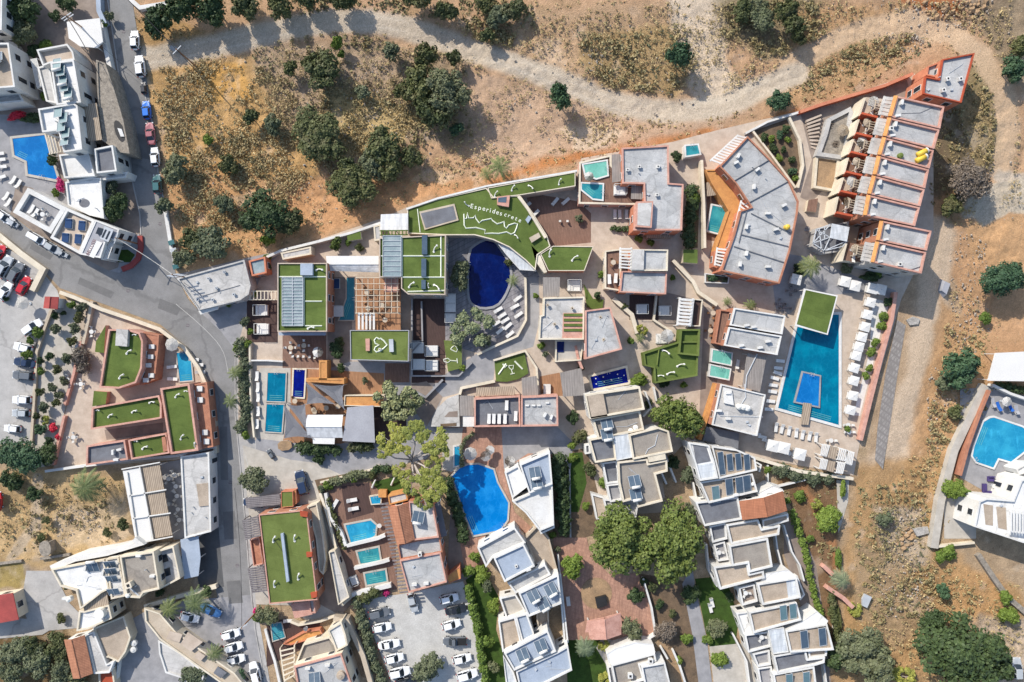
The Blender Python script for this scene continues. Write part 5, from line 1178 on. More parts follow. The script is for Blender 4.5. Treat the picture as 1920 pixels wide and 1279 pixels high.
MB().add([(*P(613, 496, 4.1), 4.1), (*P(710, 496, 4.1), 4.1), (*P(710, 511, 3.3), 3.3), (*P(618, 508, 3.3), 3.3)], [(0, 1, 2, 3), (3, 2, 1, 0)]).obj('lower_sheet', 'awning_white', b)
b = bldg('timber_pergola', 'open timber lattice of white beams over an orange deck in the middle of the hotel', (706, 570), 'pergola')
MB().prism(T('666,521 751,521 751,619 667,619', 2.6), 2.2, 2.6).obj('deck', 'deck_orange', b)
for s_ in ('720,521 748,521 748,548 720,548',): slabroof(b, s_, 4.4, .12, 'pink', 'roof_panel', False)
mb = MB()
for i in range(8):
    x = 668 + i * 11; mb.beam((*P(x, 521, 4.6), 4.6), (*P(x, 588, 4.6), 4.6), .09, .12)
for i in range(7):
    y = 521 + i * 11; mb.beam((*P(666, y, 4.75), 4.75), (*P(749, y, 4.75), 4.75), .09, .12)
mb.obj('lattice', 'cream', b)
for x, y in ((668, 521), (748, 521), (668, 588), (748, 588), (708, 588)): q = P(x, y, 4.5); MB().box(*q, 2.4, 4.6, .18, .18).obj('post', 'cream', b)
mb = MB()
for i in range(5):
    x = 673 + i * 7; mb.beam((*P(x, 586, 4.3), 4.3), (*P(x, 618, 4.3), 4.3), .4, .08)
mb.obj('slats', 'white', b); MB().beam((*P(671, 588, 4.2), 4.2), (*P(703, 588, 4.2), 4.2), .2, .2).obj('rail', 'white', b)
for i, (x, y) in enumerate(Q('688,548 716,572 690,578 722,600')): settable(x, y, 'under the timber lattice, %s' % ('upper left', 'middle right', 'lower left', 'lowest')[i], 2.6, 'table_tan', 'chair_wood', 3, r=8)
pool('dark teal pool in the gap between the turf-roofed blocks', '650,521 664,521 664,600 636,600 650,560', 'w_sea', 'pav_tan', .25)
put('daybed_navy', 630, 532, 0, 'round white daybed beside the dark teal pool', k=.9); PRD = proto('daybed', [('frame', MB().box(0, 0, 0, .35, 2.6, 2.2), 'white'), ('mattress', MB().box(0, 0, .35, .55, 2.4, 2.0), 'canvas'), ('pillow', MB().box(-.9, 0, .55, .68, .4, 1.8), 'canvas'), ('canopy_frame', MB().beam((-1.3, -1.1, 1.9), (-1.3, 1.1, 1.9), .08, .08).beam((1.3, -1.1, 1.9), (1.3, 1.1, 1.9), .08, .08).beam((-1.3, -1.1, 1.9), (1.3, -1.1, 1.9), .08, .08).beam((-1.3, 1.1, 1.9), (1.3, 1.1, 1.9), .08, .08).box(-1.3, -1.1, 0, 1.9, .07, .07).box(1.3, -1.1, 0, 1.9, .07, .07).box(1.3, 1.1, 0, 1.9, .07, .07).box(-1.3, 1.1, 0, 1.9, .07, .07), 'white')])
PR['daybed_white'] = PRD
for x, y, lb in ((633, 584, 'white daybed at the lower end of the dark teal pool'), (491, 582, 'upper white daybed on the dark terrace left of the west turf roof'), (493, 617, 'lower white daybed on the dark terrace left of the west turf roof'), (810, 658, 'white canopy daybed on the dark deck, upper one of the right column'), (810, 685, 'white canopy daybed on the dark deck, lower one of the right column'), (785, 683, 'grey white daybed on the dark deck, left column'), (783, 652, 'small white daybed on the dark deck, upper left')): put('daybed_white', x, y, 0, lb, k=.95)
for x, y, lb in ((845, 560, 'pale daybed left of the deep blue oval pool, top one'), (845, 577, 'pale daybed left of the deep blue oval pool, middle one'), (845, 597, 'pale daybed left of the deep blue oval pool, bottom one')): put('daybed_white', x, y, 0, lb, k=.8)
wallp('grey wall framing the dark deck, left side', '772,560 772,640 790,640', .3, .9, 'pav_grey'); wallp('grey wall framing the dark deck, right side', '790,565 792,640', .3, .9, 'pav_grey'); wallp('grey wall framing the lower dark deck', '790,640 772,660 772,705 860,705 885,680', .3, .9, 'pav_grey'); wallp('grey V-shaped wall beside the winding lane', '780,735 798,745 830,712', .4, .9, 'pav_grey')
pool('deep blue oval pool in the centre of the hotel', '915,450 928,455 938,470 950,488 957,508 955,530 945,555 930,573 905,577 886,570 880,558 879,520 881,470 897,457', 'w_navy', 'pav_grey', .5, sm=1)
# lettered turf roof
b = bldg('turf_roof', 'large curved turf roof with white lettering and an island outline', (900, 415), 'roof')
zr = block(b, '763,392 820,373 912,352 926,370 975,366 1000,400 1026,442 1032,462 1008,478 1004,507 985,488 955,464 925,450 890,441 838,441 765,438', 3.5, 'pav_tan', 'turf', .2, .2, rim='cream', win=False)
box_on(b, '786,397 852,382 860,413 796,431', zr, zr + .25, 'beige', 'skylight_frame'); box_on(b, '789,400 850,386 856,411 798,428', zr + .2, zr + .27, 'roof_slate', 'skylight_panel')
stripes(b, ('783,392 788,436',), zr, .2); box_on(b, '932,369 956,366 954,388 932,384', zr, zr + .7, 'pink', 'roof_light'); box_on(b, '934,371 950,369 949,380 934,379', zr + .7, zr + .74, 'solar', 'light_panel'); box_on(b, '985,412 991,404 997,408 990,419', zr, zr + .4, 'roof_blue', 'vent_box'); box_on(b, '992,446 1010,436 1014,444 997,455', zr, zr + .6, 'beige', 'bench')
for ch, x, y, a in zip('Esperides', (884.5, 892, 899.5, 907.5, 914, 919.5, 926, 933, 939.5), (387, 388.5, 390, 391.5, 393.5, 395, 396.5, 398.5, 400.5), [-10] * 3 + [-13] * 6): text(b, ch, x, y, zr + .03, 1.25, a, 'white_line')
for ch, x, y, a in zip('crete', (948, 954.5, 961, 968, 975), (402.5, 404.5, 407.5, 410, 413.5), [-18, -20, -20, -22, -22]): text(b, ch, x, y, zr + .03, 1.15, a, 'white_line')
isl = '880,330 885,500 910,545 1060,535 1200,570 1190,625 1300,620 1400,625 1520,600 1590,635 1640,610 1670,540 1685,480 1640,470 1550,500 1520,545 1490,520 1480,440 1450,460 1380,480 1310,430 1290,400 1150,430 1110,465 1060,400 1050,350 1020,390 950,390 935,310 920,400 880,400'
stripes(b, (' '.join('%g,%g' % (760 + x / 8, 360 + y / 8) for x, y in Q(isl)),), zr, .27, name='island_outline')
figure(b, 875, 382, zr, 140, .8); figure(b, 968, 443, zr, -50, .7)
b = bldg('turf_roof', 'long narrow turf roof strip running right along the hillside', (1000, 348), 'roof'); zr = block(b, '914,352 1079,322 1079,349 975,366 921,372', 3.6, 'pav_tan', 'turf', .15, .15, rim='cream', win=False)
for x, y, a in ((930, 363, 60), (962, 352, 60), (995, 350, -40), (1050, 340, 70)): figure(b, x, y, zr, a, .8)
b = bldg('turf_roof', 'pointed turf roof below the timber terrace with two white lamps', (1060, 485), 'roof'); zr = block(b, '1013,476 1037,461 1113,462 1096,508 1028,508', 3.4, 'orange', 'turf', .15, .15, rim='cream', win=False); figure(b, 1032, 474, zr, 80); figure(b, 1078, 484, zr, 40)
box_on(b, '996,460 1012,476 1026,510 1020,512 1004,490', 0, 3.3, 'cream', 'stair_wall')
b = bldg('curved_canopy', 'curved white glass canopy on the right of the deep blue oval pool', (970, 480), 'canopy')
MB().prism(T('934,457 965,468 990,486 1006,508 975,505 955,484', 2.7), 2.6, 2.7, bottom=True).obj('roof', 'tile_roof_white', b); MB().tube([(*P(x, y, 2.8), 2.8) for x, y in Q('934,457 950,478 975,506 1006,508')], .08).obj('frame', 'white', b)
for x, y in Q('934,457 975,505 1005,507'): MB().box(*P(x, y, 2.6), -.1, 2.6, .12, .12).obj('post', 'white', b)
tree('grey', 862, 520, 26, 4.5, 'tall loose tree on the left side of the deep blue oval pool', ell=(.62, 1.1, 0)); tree('grey', 866, 500, 17, 4.2, 'upper crown beside the deep blue oval pool'); tree('euca', 888, 618, 33, 5, 'large spreading tree below the deep blue oval pool'); tree('grey', 905, 640, 16, 3.4, 'lower part tree beside the loungers below the oval pool'); palm(962, 527, 15, 2.4, 'small palm on the right rim of the deep blue oval pool', nf=20); tree('maquis', 955, 492, 9, 1.8, 'shrub under the curved canopy')
rowof('lounger_white', '935,582 941,592 947,601 930,606 938,620 952,612 957,627 966,575 972,590 970,560', 35, '{} white lounger in the group right of the deep blue oval pool')
wallp('curved cream wall between the oval pool deck and the lane', '985,520 986,560 986,600 970,630 930,648 895,665', .45, .9, 'cream')
b = bldg('turf_terrace', 'small upright turf panel with white cocktail glass outlines', (848, 665), 'turf terrace'); MB().prism(T('832,638 866,640 866,690 840,697', 1), -.1, 1.0, 0, 1).obj('turf', ['cream', 'turf_light'], b)
stripes(b, ('845,655 851,658 856,660 858,655 854,648 849,650 845,655', '832,674 840,672 845,676 840,680 833,678 832,674', '845,676 856,677', '857,672 858,681'), 1.0, .2, name='glass_outline')
b = bldg('turf_terrace', 'dark green five-sided lawn with white knife, fork and glass outlines', (958, 690), 'turf terrace')
MB().prism(T('927,679 983,660 991,700 972,711 950,716 930,715', .5), -.1, .5, 0, 1).obj('turf', ['cream', 'turf'], b)
stripes(b, ('954,686 963,685 962,692 959,693 955,690 954,686', '959,693 961,700', '957,702 965,700'), .5, .18, name='glass_outline'); stripes(b, ('949,682 935,702', '951,685 947,689 943,682'), .5, .35, name='fork_outline'); stripes(b, ('965,677 980,692',), .5, .35, name='knife_outline')
wallp('cream wall around the five-sided lawn', '925,676 985,658 1006,690 1010,742', .4, 1.0, 'cream'); wallp('white stepped wall above the pink terrace block', '862,740 865,728 928,715', .5, 1.2, 'cream')

# ============================================================ hotel: south west sails and pools
pool('upper half of the narrow twin pool, light blue', '502,699 536,700 534,753 500,752', 'w_teal', 'pav_pale', .22); pool('lower half of the narrow twin pool, darker blue', '500,758 532,759 528,811 497,809', 'w_teal', 'pav_pale', .22)
pool('small royal blue pool beside the shade sails', '551,693 572,694 569,745 549,744', 'w_royal', 'cream', .3)
def sail(label, pts, zs, mat='canvas_grey'):
    q = Q(pts); A = [Vector((*P(x, y, z), z)) for (x, y), z in zip(q, zs)]; c = sum(A, Vector()) / len(A); c.z -= .35
    b = thing('shade_sail', label, 'shade sail', c.x, c.y); mb = MB(); n = len(A); N = 6; vs = [tuple(c)]; ring = []
    for i in range(n):
        a, d = A[i], A[(i + 1) % n]
        for k in range(N):
            t = k / N; p = a.lerp(d, t); p = p + (c - p) * (.16 * sin(pi * t)); ring.append(p)
    vs += [tuple(p) for p in ring]; m_ = len(ring); mb.add(vs, [(0, 1 + i, 1 + (i + 1) % m_) for i in range(m_)] + [(0, 1 + (i + 1) % m_, 1 + i) for i in range(m_)])
    mb.obj('sail', mat, b)
    for a in A: MB().cyl(a.x, a.y, 0, a.z + .1, .06, .05, 8).obj('pole', 'white', b)
sail('triangular grey shade sail, upper left of the orange deck', '573,716 628,758 575,758', (3.2, 3.0, 3.4)); sail('triangular grey shade sail, upper right of the orange deck', '586,720 644,722 646,768', (3.4, 3.2, 3.0)); sail('long triangular grey shade sail beside the twin pool', '532,757 586,822 533,822', (3.2, 3., 3.4)); sail('narrow triangular grey sail crossing towards the white tent', '538,758 572,758 580,815', (3., 3.3, 3.1))
b = bldg('mauve_canopy', 'large square mauve grey fabric canopy right of the white tent', (675, 795), 'canopy'); slabroof(b, '651,764 700,760 703,830 642,827', 3.1, .1, 'canvas_grey', 'cover')
b = bldg('white_tent', 'white gabled tent between the shade sails', (608, 800), 'tent'); gable(b, '577,820 575,778 643,778 643,821', 2.8, 3.7, 'awning_white', 0, 'roof')
for x, y in Q('578,780 641,780 641,818 579,818'): MB().box(*P(x, y, 2.6), 0, 2.7, .12, .12).obj('post', 'white', b)
slabroof(b, '586,820 628,820 627,833 587,832', 2.7, .1, 'canvas', 'porch', False)
b = bldg('orange_hall', 'long orange roofed gallery right of the shade sails', (685, 752), 'building'); block(b, '646,741 722,741 719,763 645,761', 2.9, 'cream', 'amber', .25, .15, rim='cream', win=False); block(b, '574,709 645,710 645,720 574,716', 3.2, 'amber', 'amber', .1, win=False); block(b, '598,676 613,676 613,712 598,712', 3.2, 'amber', 'amber', .1, win=False)
for i, (x, y) in enumerate(Q('588,768 612,765 634,762 590,772 656,775 553,752')): settable(x, y, 'on the orange deck under the sails, %s' % ORD[i], tk='table_tan', ck='chair_wood', n=3, r=8)
hedge('dark green hedge below the white tent', '556,842 600,845 640,843', 22, 2.2, 'leaf_dark', 'hedge'); hedge('dark green hedge below the mauve canopy', '645,840 700,838', 18, 2.2, 'leaf_maquis', 'hedge'); tree('dark', 596, 862, 13, 2, 'dark bush spilling onto the lane')
tag(MB().prism(smoothc(T('520,828 545,825 548,843 522,846', .6), 1), -.2, .6, 0, 1).obj('planter', ['concrete', 'soil_dry']), 'low concrete planter at the start of the lane', 'planter')
hedge('green shrubs along the road in front of the twin pool', '448,640 455,680 452,720 458,760 450,812', 20, 1.8, 'leaf_grey', 'shrub_row'); palm(440, 700, 18, 2.6, 'feathery palm leaning over the main road, upper', 'leaf_palm', 26); palm(432, 752, 18, 2.6, 'feathery palm leaning over the main road, lower', 'leaf_palm', 24); tree('lime', 445, 650, 14, 2.2, 'yellow green shrub at the road bend'); tree('lime', 462, 645, 10, 2, 'bright shrub right of the road bend'); tree('lime', 458, 815, 10, 2, 'bright green shrub at the driveway entrance'); tree('dark', 632, 655, 16, 2.6, 'dark tree in the gap left of the heart roof')
wallp('cream wall beside the shrubs along the road', '468,640 468,700 470,760 476,820', .35, 1.1, 'cream'); wallp('white wall across the yard above the twin pool', '470,676 500,676 530,678', .3, 1.0, 'white'); wallp('cream wall edge of the lane below the hedges', '600,905 640,895 700,880 712,872', .35, .8, 'cream')
rowof('lounger_white', '482,705 483,725 484,745 484,770 483,795', 90, '{} white lounger from the top left of the narrow twin pool')
b = bldg('pergola', 'slatted daybed pergola left of the dark daybeds terrace', (485, 560), 'pergola'); beams(b, '466,546 520,546 520,562 466,562', 2.6, 8, 'cream'); settable(545, 652, 'on the timber deck below the west turf roof, left', tk='table_tan'); settable(570, 648, 'on the timber deck below the west turf roof, middle', tk='table_tan'); put('parasol', 600, 660, 0, 'white parasol on the timber deck below the west turf roof', k=.8)
rowof('chair', '550,668 560,669 570,669 580,670 590,670', 90, '{} white chair of the row at the edge of the timber deck')
tree('euca', 742, 745, 34, 6, 'pale leafed thin tree over the lane, left part'); tree('euca', 768, 757, 22, 6, 'pale leafed thin tree over the lane, right part'); tree('grey', 738, 778, 13, 4, 'small grey green tree below the pale thin trees')
def bigpine(label, tx, ty, lobes, h):
    """one pine: a pale trunk with long bare limbs that carry separate crown lobes"""
    x, y = P(tx, ty, h * .4); t = thing('pine_tree', label, 'pine tree', x, y); mb = MB(); f = Vector((x, y, h * .42)); mb.tube([(x, y, -.3), (x + .1, y, h * .2), tuple(f)], .42, 9, 0, .75)
    for i, (px, py, r, z) in enumerate(lobes):
        c = Vector((*P(px, py, z), z)); m_ = f.lerp(c, .5) + Vector((rnd.uniform(-.5, .5), rnd.uniform(-.5, .5), .5)); mb.tube([tuple(f), tuple(m_), tuple(c)], .2, 7, 0, .45)
        for k in range(5):
            a = rnd.uniform(0, 6.28); e = c + Vector((cos(a), sin(a), .2)) * r * S * .75; mb.tube([tuple(m_.lerp(c, rnd.uniform(.1, .8))), tuple(m_.lerp(e, .6) + Vector((0, 0, .3))), tuple(e)], .085, 5, 0, .4)
        o = bpy.data.objects.new('crown', crownmesh('yellow', 2, 1 + i % 3)); col.objects.link(o); o.parent = t; rr = r * S * (H - z) / H * 1.15; o.scale = (rr, rr, rr * .62); o.location = (c.x - x, c.y - y, z - rr * .35); o.rotation_euler = (0, 0, i * 1.9)
    mb.obj('trunk', 'bark_pale', t)
bigpine('big yellow green pine with pale bare limbs leaning over the lane', 772, 862, ((733, 824, 27, 7), (716, 845, 14, 6), (780, 812, 22, 8.4), (812, 826, 25, 8.2), (824, 850, 17, 7.6), (762, 845, 9, 7), (806, 880, 18, 7.6), (778, 905, 24, 7.2), (810, 915, 25, 7.4), (752, 882, 16, 6.4), (795, 938, 17, 6.5)), 8)

# ============================================================ hotel: pink terrace block
b = bldg('pink_terrace_block', 'pink edged hotel block with dark sun terrace and loungers', (955, 770), 'building')
zr = block(b, '889,747 975,742 976,800 889,801', 4.4, 'pink', 'roof_slate', .9, .3, dens=2.4); zr2 = block(b, '977,744 1046,741 1047,799 977,800', 5.0, 'pink', 'roof_grey', .5, .3)
for x, y in Q('988,761 1000,761 1010,761 1026,756'): box_on(b, '%g,%g %g,%g %g,%g %g,%g' % (x - 3, y - 2, x + 4, y - 2, x + 4, y + 1, x - 3, y + 1), zr2, zr2 + .3, 'white', 'vent')
ac(b, 1022, 778, zr2, 60); ac(b, 1034, 782, zr2, 70)
for i, (x, y) in enumerate(Q('917,785 926,785 936,785 947,785 950,760 967,780')): put('lounger_white', x, y, 88, 'white lounger on the dark terrace of the pink block, %s from the left' % ORD[i], 3.5)
b = bldg('entrance_block', 'quarter-round white terrace at the bend of the lane', (840, 775), 'terrace'); MB().prism(T('808,800 811,785 820,765 838,748 860,740 862,800', 1.6), -.2, 1.6).obj('platform', 'roof_pale', b); box_on(b, '833,782 842,772 858,771 858,782', 1.6, 1.63, 'pav_brown', 'opening'); box_on(b, '826,795 856,793 856,799 826,800', 1.6, 1.64, 'soil', 'planter')
b = bldg('slatted_porch', 'grey slatted porch roofs left of the pink sun terrace', (870, 760), 'porch'); slabroof(b, '862,742 888,742 888,780 862,780', 3.0, .14, 'deck_grey', 'upper_roof'); slabroof(b, '893,727 965,724 965,741 893,742', 3.0, .14, 'slats', 'back_roof'); slabroof(b, '868,780 889,780 889,800 868,800', 2.8, .1, 'white', 'lower_roof', False)
b = bldg('slatted_roof', 'brown slatted roof panel right of the five-sided lawn', (993, 728), 'roof'); slabroof(b, '978,709 1006,705 1010,747 980,748', 3.0, .14, 'deck_grey', 'roof')
b = bldg('slatted_roof', 'grey slatted square roof left of the royal blue dotted pool', (1075, 718), 'roof'); slabroof(b, '1050,699 1090,690 1098,741 1056,744', 3.2, .14, 'deck_grey', 'roof')
sheet('terrace', '1012,706 1052,698 1056,742 1014,745', 'deck_orange', 'orange timber terrace with a white table'); box_ = tag(MB().box(*P(1026, 732, 1), .1, .8, 1.4, 2.4).obj('massage_table', 'white'), 'long white table on the orange timber terrace', 'table')
pool('royal blue pool dotted with floor lights between terrace and brown roofs', '1107,707 1173,690 1178,717 1112,729', 'w_royal', 'cream', .45)
q = cen(T('1107,707 1173,690 1178,717 1112,729')); 
for i, (x, y) in enumerate(Q('1117,710 1131,707 1146,712 1158,702 1170,704 1133,716 1147,713 1160,709 1118,720')):
    tag(MB().cyl(*P(x, y, .22), .2, .222, .13, n=10).obj('pool_light', 'white'), 'round light on the floor of the dotted royal blue pool, %s' % ORD[i], 'light', 'floor lights of the royal blue pool')
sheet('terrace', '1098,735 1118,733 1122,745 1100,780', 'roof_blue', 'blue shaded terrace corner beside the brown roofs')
tree('lime', 1200, 712, 20, 2.4, 'bright green shrub right of the royal blue dotted pool', ell=(1.1, .75, 0)); tree('dark', 1072, 785, 14, 2.6, 'dark green shrub right of the pink block'); tree('maquis', 1086, 818, 15, 2.8, 'round olive shrub below the pink block'); tree('lime', 1072, 860, 12, 1.6, 'yellow green low shrub at the hedge corner')

# ============================================================ hotel: east part
b = bldg('orange_hotel_block', 'tall orange walled hotel block with pale L-shaped roof and two pools on its terrace', (1220, 350), 'building')
zr = block(b, '1166,277 1254,272 1255,343 1282,345 1279,432 1188,432 1189,384 1208,382 1207,345 1167,344', 6.4, 'orange', 'roof_grey', .35, .3, rim='pink')
box_on(b, '1193,378 1225,377 1222,427 1192,425', zr, zr + 1.3, 'pink', 'stair_head'); box_on(b, '1196,381 1222,380 1219,424 1195,422', zr + 1.3, zr + 1.34, 'roof_pale', 'stair_head_roof')
for x, y in Q('1199,312 1234,312 1177,318 1232,365 1215,390'): chimney(b, x, y, zr, 0, .6, .45)
zt = block(b, '1086,304 1146,290 1147,310 1166,330 1207,346 1207,384 1186,384 1085,382', 3.2, 'pink', 'deck', .35, .35, rim='cream')
slabroof(b, '1147,290 1166,288 1166,340 1148,342', 4.8, .12, 'deck_grey', 'slatted_roof', False); slabroof(b, '1184,346 1207,345 1207,374 1183,373', 4.8, .12, 'deck_grey', 'slatted_roof', False)
p_ = pool('mint green plunge pool on the terrace beside the hillside', '1094,309 1137,302 1139,328 1118,334 1098,326', 'w_green', 'white', .3, z=3.15); pool('teal plunge pool on the terrace below the mint green one', '1091,344 1130,346 1129,374 1112,372 1091,355', 'w_turq', 'white', .3, z=3.15)
put('daybed_white', 1162, 357, 0, 'white sofa set on the terrace with the plunge pools', 2.9, k=.9); put('parasol', 1103, 334, 0, 'folded grey parasol between the mint and teal plunge pools', 2.9, k=.7)
for i, (x, y) in enumerate(Q('1153,402 1162,402 1175,402')): put('lounger_white', x, y, 90, 'white lounger below the plunge pool terrace, %s from the left' % ORD[i])
hedge('clipped low hedge in a white planter below the three loungers', '1148,428 1182,429', 9, 1.0, 'leaf_dark', 'hedge'); rowof('lounger_white', '988,386 1003,400 1040,378 1060,378', 45, '{} white lounger on the dark timber terrace by the lettered roof')
for i, (x, y) in enumerate(Q('1050,415 1064,415 1087,410')): put('chair', x, y, 90, 'reddish seat on the dark timber terrace, %s from the left' % ORD[i])
wallp('cream planter wall right of the lettered turf roof', '972,368 990,392 1010,425 1023,446', .5, 3.9, 'cream'); tree('grey', 1086, 408, 9, 2, 'thin dark shrub on the timber terrace', cat='shrub')
pool('small raised white jacuzzi between two hotel blocks', '1286,274 1308,272 1312,288 1287,292', 'w_turq', 'white', .3, z=2.0, name='jacuzzi')
hedge('tall green hedge between the two large hotel blocks', '1297,350 1300,390 1298,430 1292,462', 22, 2.6, 'leaf_dark', 'hedge'); tree('lime', 1303, 372, 14, 3, 'bright green shrub in the hedge between the hotel blocks'); tree('dark', 1269, 292, 12, 2.4, 'dark shrub under the jacuzzi wall')
tree('lime', 1200, 448, 9, 1.8, 'yellow green shrub below the orange block corner'); tag(MB().box(*P(1235, 441, 1), 0, 1.0, 5, 1.1).obj('stone_bench', 'slats'), 'slatted brown awning below the orange block', 'awning'); tag(MB().prism(T('1281,468 1308,468 1308,494 1281,492', 2.4), -.2, 2.4, 0, 1).obj('turf_box', ['cream', 'turf']), 'small square turf topped hut beside the stairs', 'hut')
b = bldg('square_hotel_block', 'square pale hotel block with pink rim in the centre right of the hotel', (1200, 507), 'building')
zr = block(b, '1187,467 1253,468 1252,508 1184,508', 5.8, 'orange', 'roof_grey', .4, .25, rim='cream'); zr = block(b, '1166,508 1251,510 1249,552 1162,548', 5.2, 'orange', 'roof_grey', .4, .25, rim='pink'); box_on(b, '1186,468 1208,468 1207,506 1184,506', 5.4, 6.0, 'roof_pale', 'stair_head')
zt = block(b, '1134,470 1166,466 1164,546 1134,541', 3.4, 'cream', 'deck', .4, .3); beams(b, '1163,464 1184,464 1182,506 1162,504', 5.4, 7, 'white', .3, 1, False); settable(1150, 492, 'on the brown balcony of the square pale block', 3.0, 'table_tan', 'chair_wood', 3, r=7); rowof('lounger_white', '1143,524 1155,522', 90, '{} lounger on the brown balcony of the square pale block', 3.0)
b = bldg('pink_hotel_block', 'pink rimmed hotel block with an angled grey roof and striped turf patch', (1090, 610), 'building')
zr = block(b, '1019,558 1096,556 1095,637 1010,637 1012,592 1018,590', 5.4, 'cream', 'roof_pale', .4, .3, rim='cream'); zr = block(b, '1097,582 1145,576 1167,655 1097,674', 6.0, 'pink', 'roof_grey', .4, .3, rim='pink')
box_on(b, '1056,587 1093,587 1093,636 1054,636', 5.0, 5.15, 'pink', 'roof_frame')
for i in range(4): box_on(b, '1057,%g 1092,%g 1092,%g 1057,%g' % (588 + i * 9.5, 588 + i * 9.5, 593 + i * 9.5, 593 + i * 9.5), 5.1, 5.3, 'turf', 'turf_stripe')
for x, y in Q('1027,572 1073,578 1040,608 1126,595 1132,637'): chimney(b, x, y, 5.2, 30, .5, .4, 'beige')
slabroof(b, '1018,520 1050,520 1049,556 1018,557', 4.0, .14, 'deck_grey', 'slatted_roof'); slabroof(b, '1010,594 1028,594 1026,636 1011,636', 4.6, .1, 'deck_grey', 'slatted_roof', False)
block(b, '1042,638 1095,638 1090,676 1041,679', 3.4, 'cream', 'pav_pale', .4, .25); MB().prism(T('1044,640 1058,640 1057,660 1044,660', 3.2), 3.0, 3.2).obj('hot_tub', 'w_navy', b)
wallp('curved pink stair wall beside the hot tub', '1079,648 1084,672 1092,692', .5, 3.2, 'pink'); put('daybed_white', 1076, 536, 0, 'white sofa under the pointed turf roof')
tag(MB().prism(T('1094,532 1112,560 1132,562 1130,578 1112,580 1100,575', .4), -.1, .4, 0, 1).obj('turf_terrace', ['cream', 'turf']), 'small three-cornered lawn with a blue slide strip', 'turf terrace')
b = bldg('turf_roof', 'green walled turf roof with a sunken square in its corner', (1265, 665), 'roof')
zr = block(b, '1206,662 1275,640 1310,640 1308,705 1228,719 1226,690 1209,686', 2.9, 'turf_light', 'turf', .5, .3, rim='turf_light', win=False)
block(b, '1276,617 1313,617 1311,668 1272,664', 3.4, 'turf_light', 'turf', .9, .35, rim='turf_light', win=False); stripes(b, ('1236,652 1232,684',), zr + .3, .3, 'turf_light'); figure(b, 1249, 660, zr, -30); figure(b, 1277, 685, zr, 20); figure(b, 1258, 700, zr, 20); figure(b, 1240, 705, zr, 0, .7)
b = bldg('slatted_terrace_roof', 'white slatted terrace roof above the green walled turf roof', (1290, 585), 'pergola'); beams(b, '1275,558 1300,560 1293,612 1270,610', 3.4, 8, 'white', .45, 1); block(b, '1300,560 1318,562 1313,612 1296,612', 2.6, 'cream', 'deck_dark', .5, .2, win=False)
for x, y, lb in ((1203, 580, 'white sofa group on the dark terrace below the square block'), (1245, 583, 'white slatted daybed left of the white slatted roof'), (1240, 635, 'white sofa beside the parasol above the turf walls')): put('daybed_white', x, y, 0, lb, k=.85)
put('parasol', 1247, 630, 10, 'pleated white parasol above the green walled turf roof'); tree('yellow', 1203, 620, 9, 2, 'small shrub with yellow flowers on the tan path'); palm(1200, 635, 12, 1.8, 'small palm beside the tan path', nf=20)
wallp('cream wall of the diagonal stair path', '1262,488 1300,528 1310,548 1345,572', .7, 1.2, 'cream'); wallp('cream wall below the square block', '1150,560 1185,590 1195,625', .8, 1.2, 'cream'); wallp('cream wall around the dark terrace with sofas', '1232,548 1226,600 1260,622', .4, 1.0, 'cream')
for i, (x, y) in enumerate(Q('1337,587 1332,620')): settable(x, y, 'on the terrace strip west of the white roofed pair, %s' % ('upper', 'lower')[i], tk='table_tan', ck='chair_wood')

b = bldg('orange_hotel_block', 'long orange hotel block with a crooked pale roof, north side of the hotel', (1430, 390), 'building')
zr = block(b, '1349,312 1402,255 1444,298 1480,338 1498,378 1496,400 1482,470 1462,532 1352,508 1376,440 1388,395 1408,388 1380,345', 6.2, 'orange', 'roof_grey', .4, .28, rim='terracotta')
for s_ in ('1375,340 1442,300', '1395,385 1478,340', '1408,400 1488,440', '1390,440 1478,462', '1376,462 1470,492', '1400,395 1385,455'): stripes(b, (s_,), zr + .1, .2, 'roof_slate', 'roof_upstand')
for x, y in Q('1385,292 1420,318 1414,350 1440,400 1400,425 1455,430 1400,475 1440,500 1388,495 1470,385 1380,305'): ac(b, x, y, zr, x * 7 % 90)
tank(b, 1478, 425, zr, .5, 1.2, 'yellow'); pipe(b, '1425,370 1440,395 1475,425 1450,440', zr)
beams(b, '1331,302 1384,253 1401,257 1349,309', 5.0, 12, 'white', .32, 0, False); beams(b, '1390,376 1407,389 1388,446 1374,442', 5.0, 9, 'white', .32, 1, False); beams(b, '1345,464 1370,466 1362,505 1340,498', 4.4, 6, 'white', .32, 1, False)
block(b, '1322,318 1345,318 1380,350 1405,388 1372,440 1362,475 1340,470 1366,395 1352,372 1335,345', 3.0, 'amber', 'amber', .2, .25, win=False); block(b, '1340,470 1368,470 1356,508 1338,500', 3.2, 'orange', 'deck', .5, .3)
pool('upright teal pool beside the orange walls', '1336,385 1363,391 1350,438 1327,432', 'w_turq', 'white', .3, z=.9); sheet('terrace', '1325,340 1345,350 1372,395 1355,455 1325,450', 'deck', 'brown deck around the upright teal pool')
tag(MB().prism(T('1325,342 1342,340 1342,366 1326,368', 1.8), 1.6, 1.8, bottom=True).obj('slatted_cover', 'slats'), 'small slatted cover above the upright teal pool', 'cover'); wallp('cream wall left of the upright teal pool', '1316,300 1320,380 1322,465', .5, 2.2, 'cream')
b = bldg('green_planter', 'white planter box with agaves below the long orange block', (1340, 522), 'planter'); block(b, '1322,512 1368,518 1366,532 1322,530', .9, 'white', 'soil', .2, .2, win=False); tree('teal', 1338, 521, 9, 1.6, 'green agave in the white planter', ell=(1.6, .7, 0)); tree('grey', 1358, 526, 6, 1.6, 'smaller agave in the white planter')
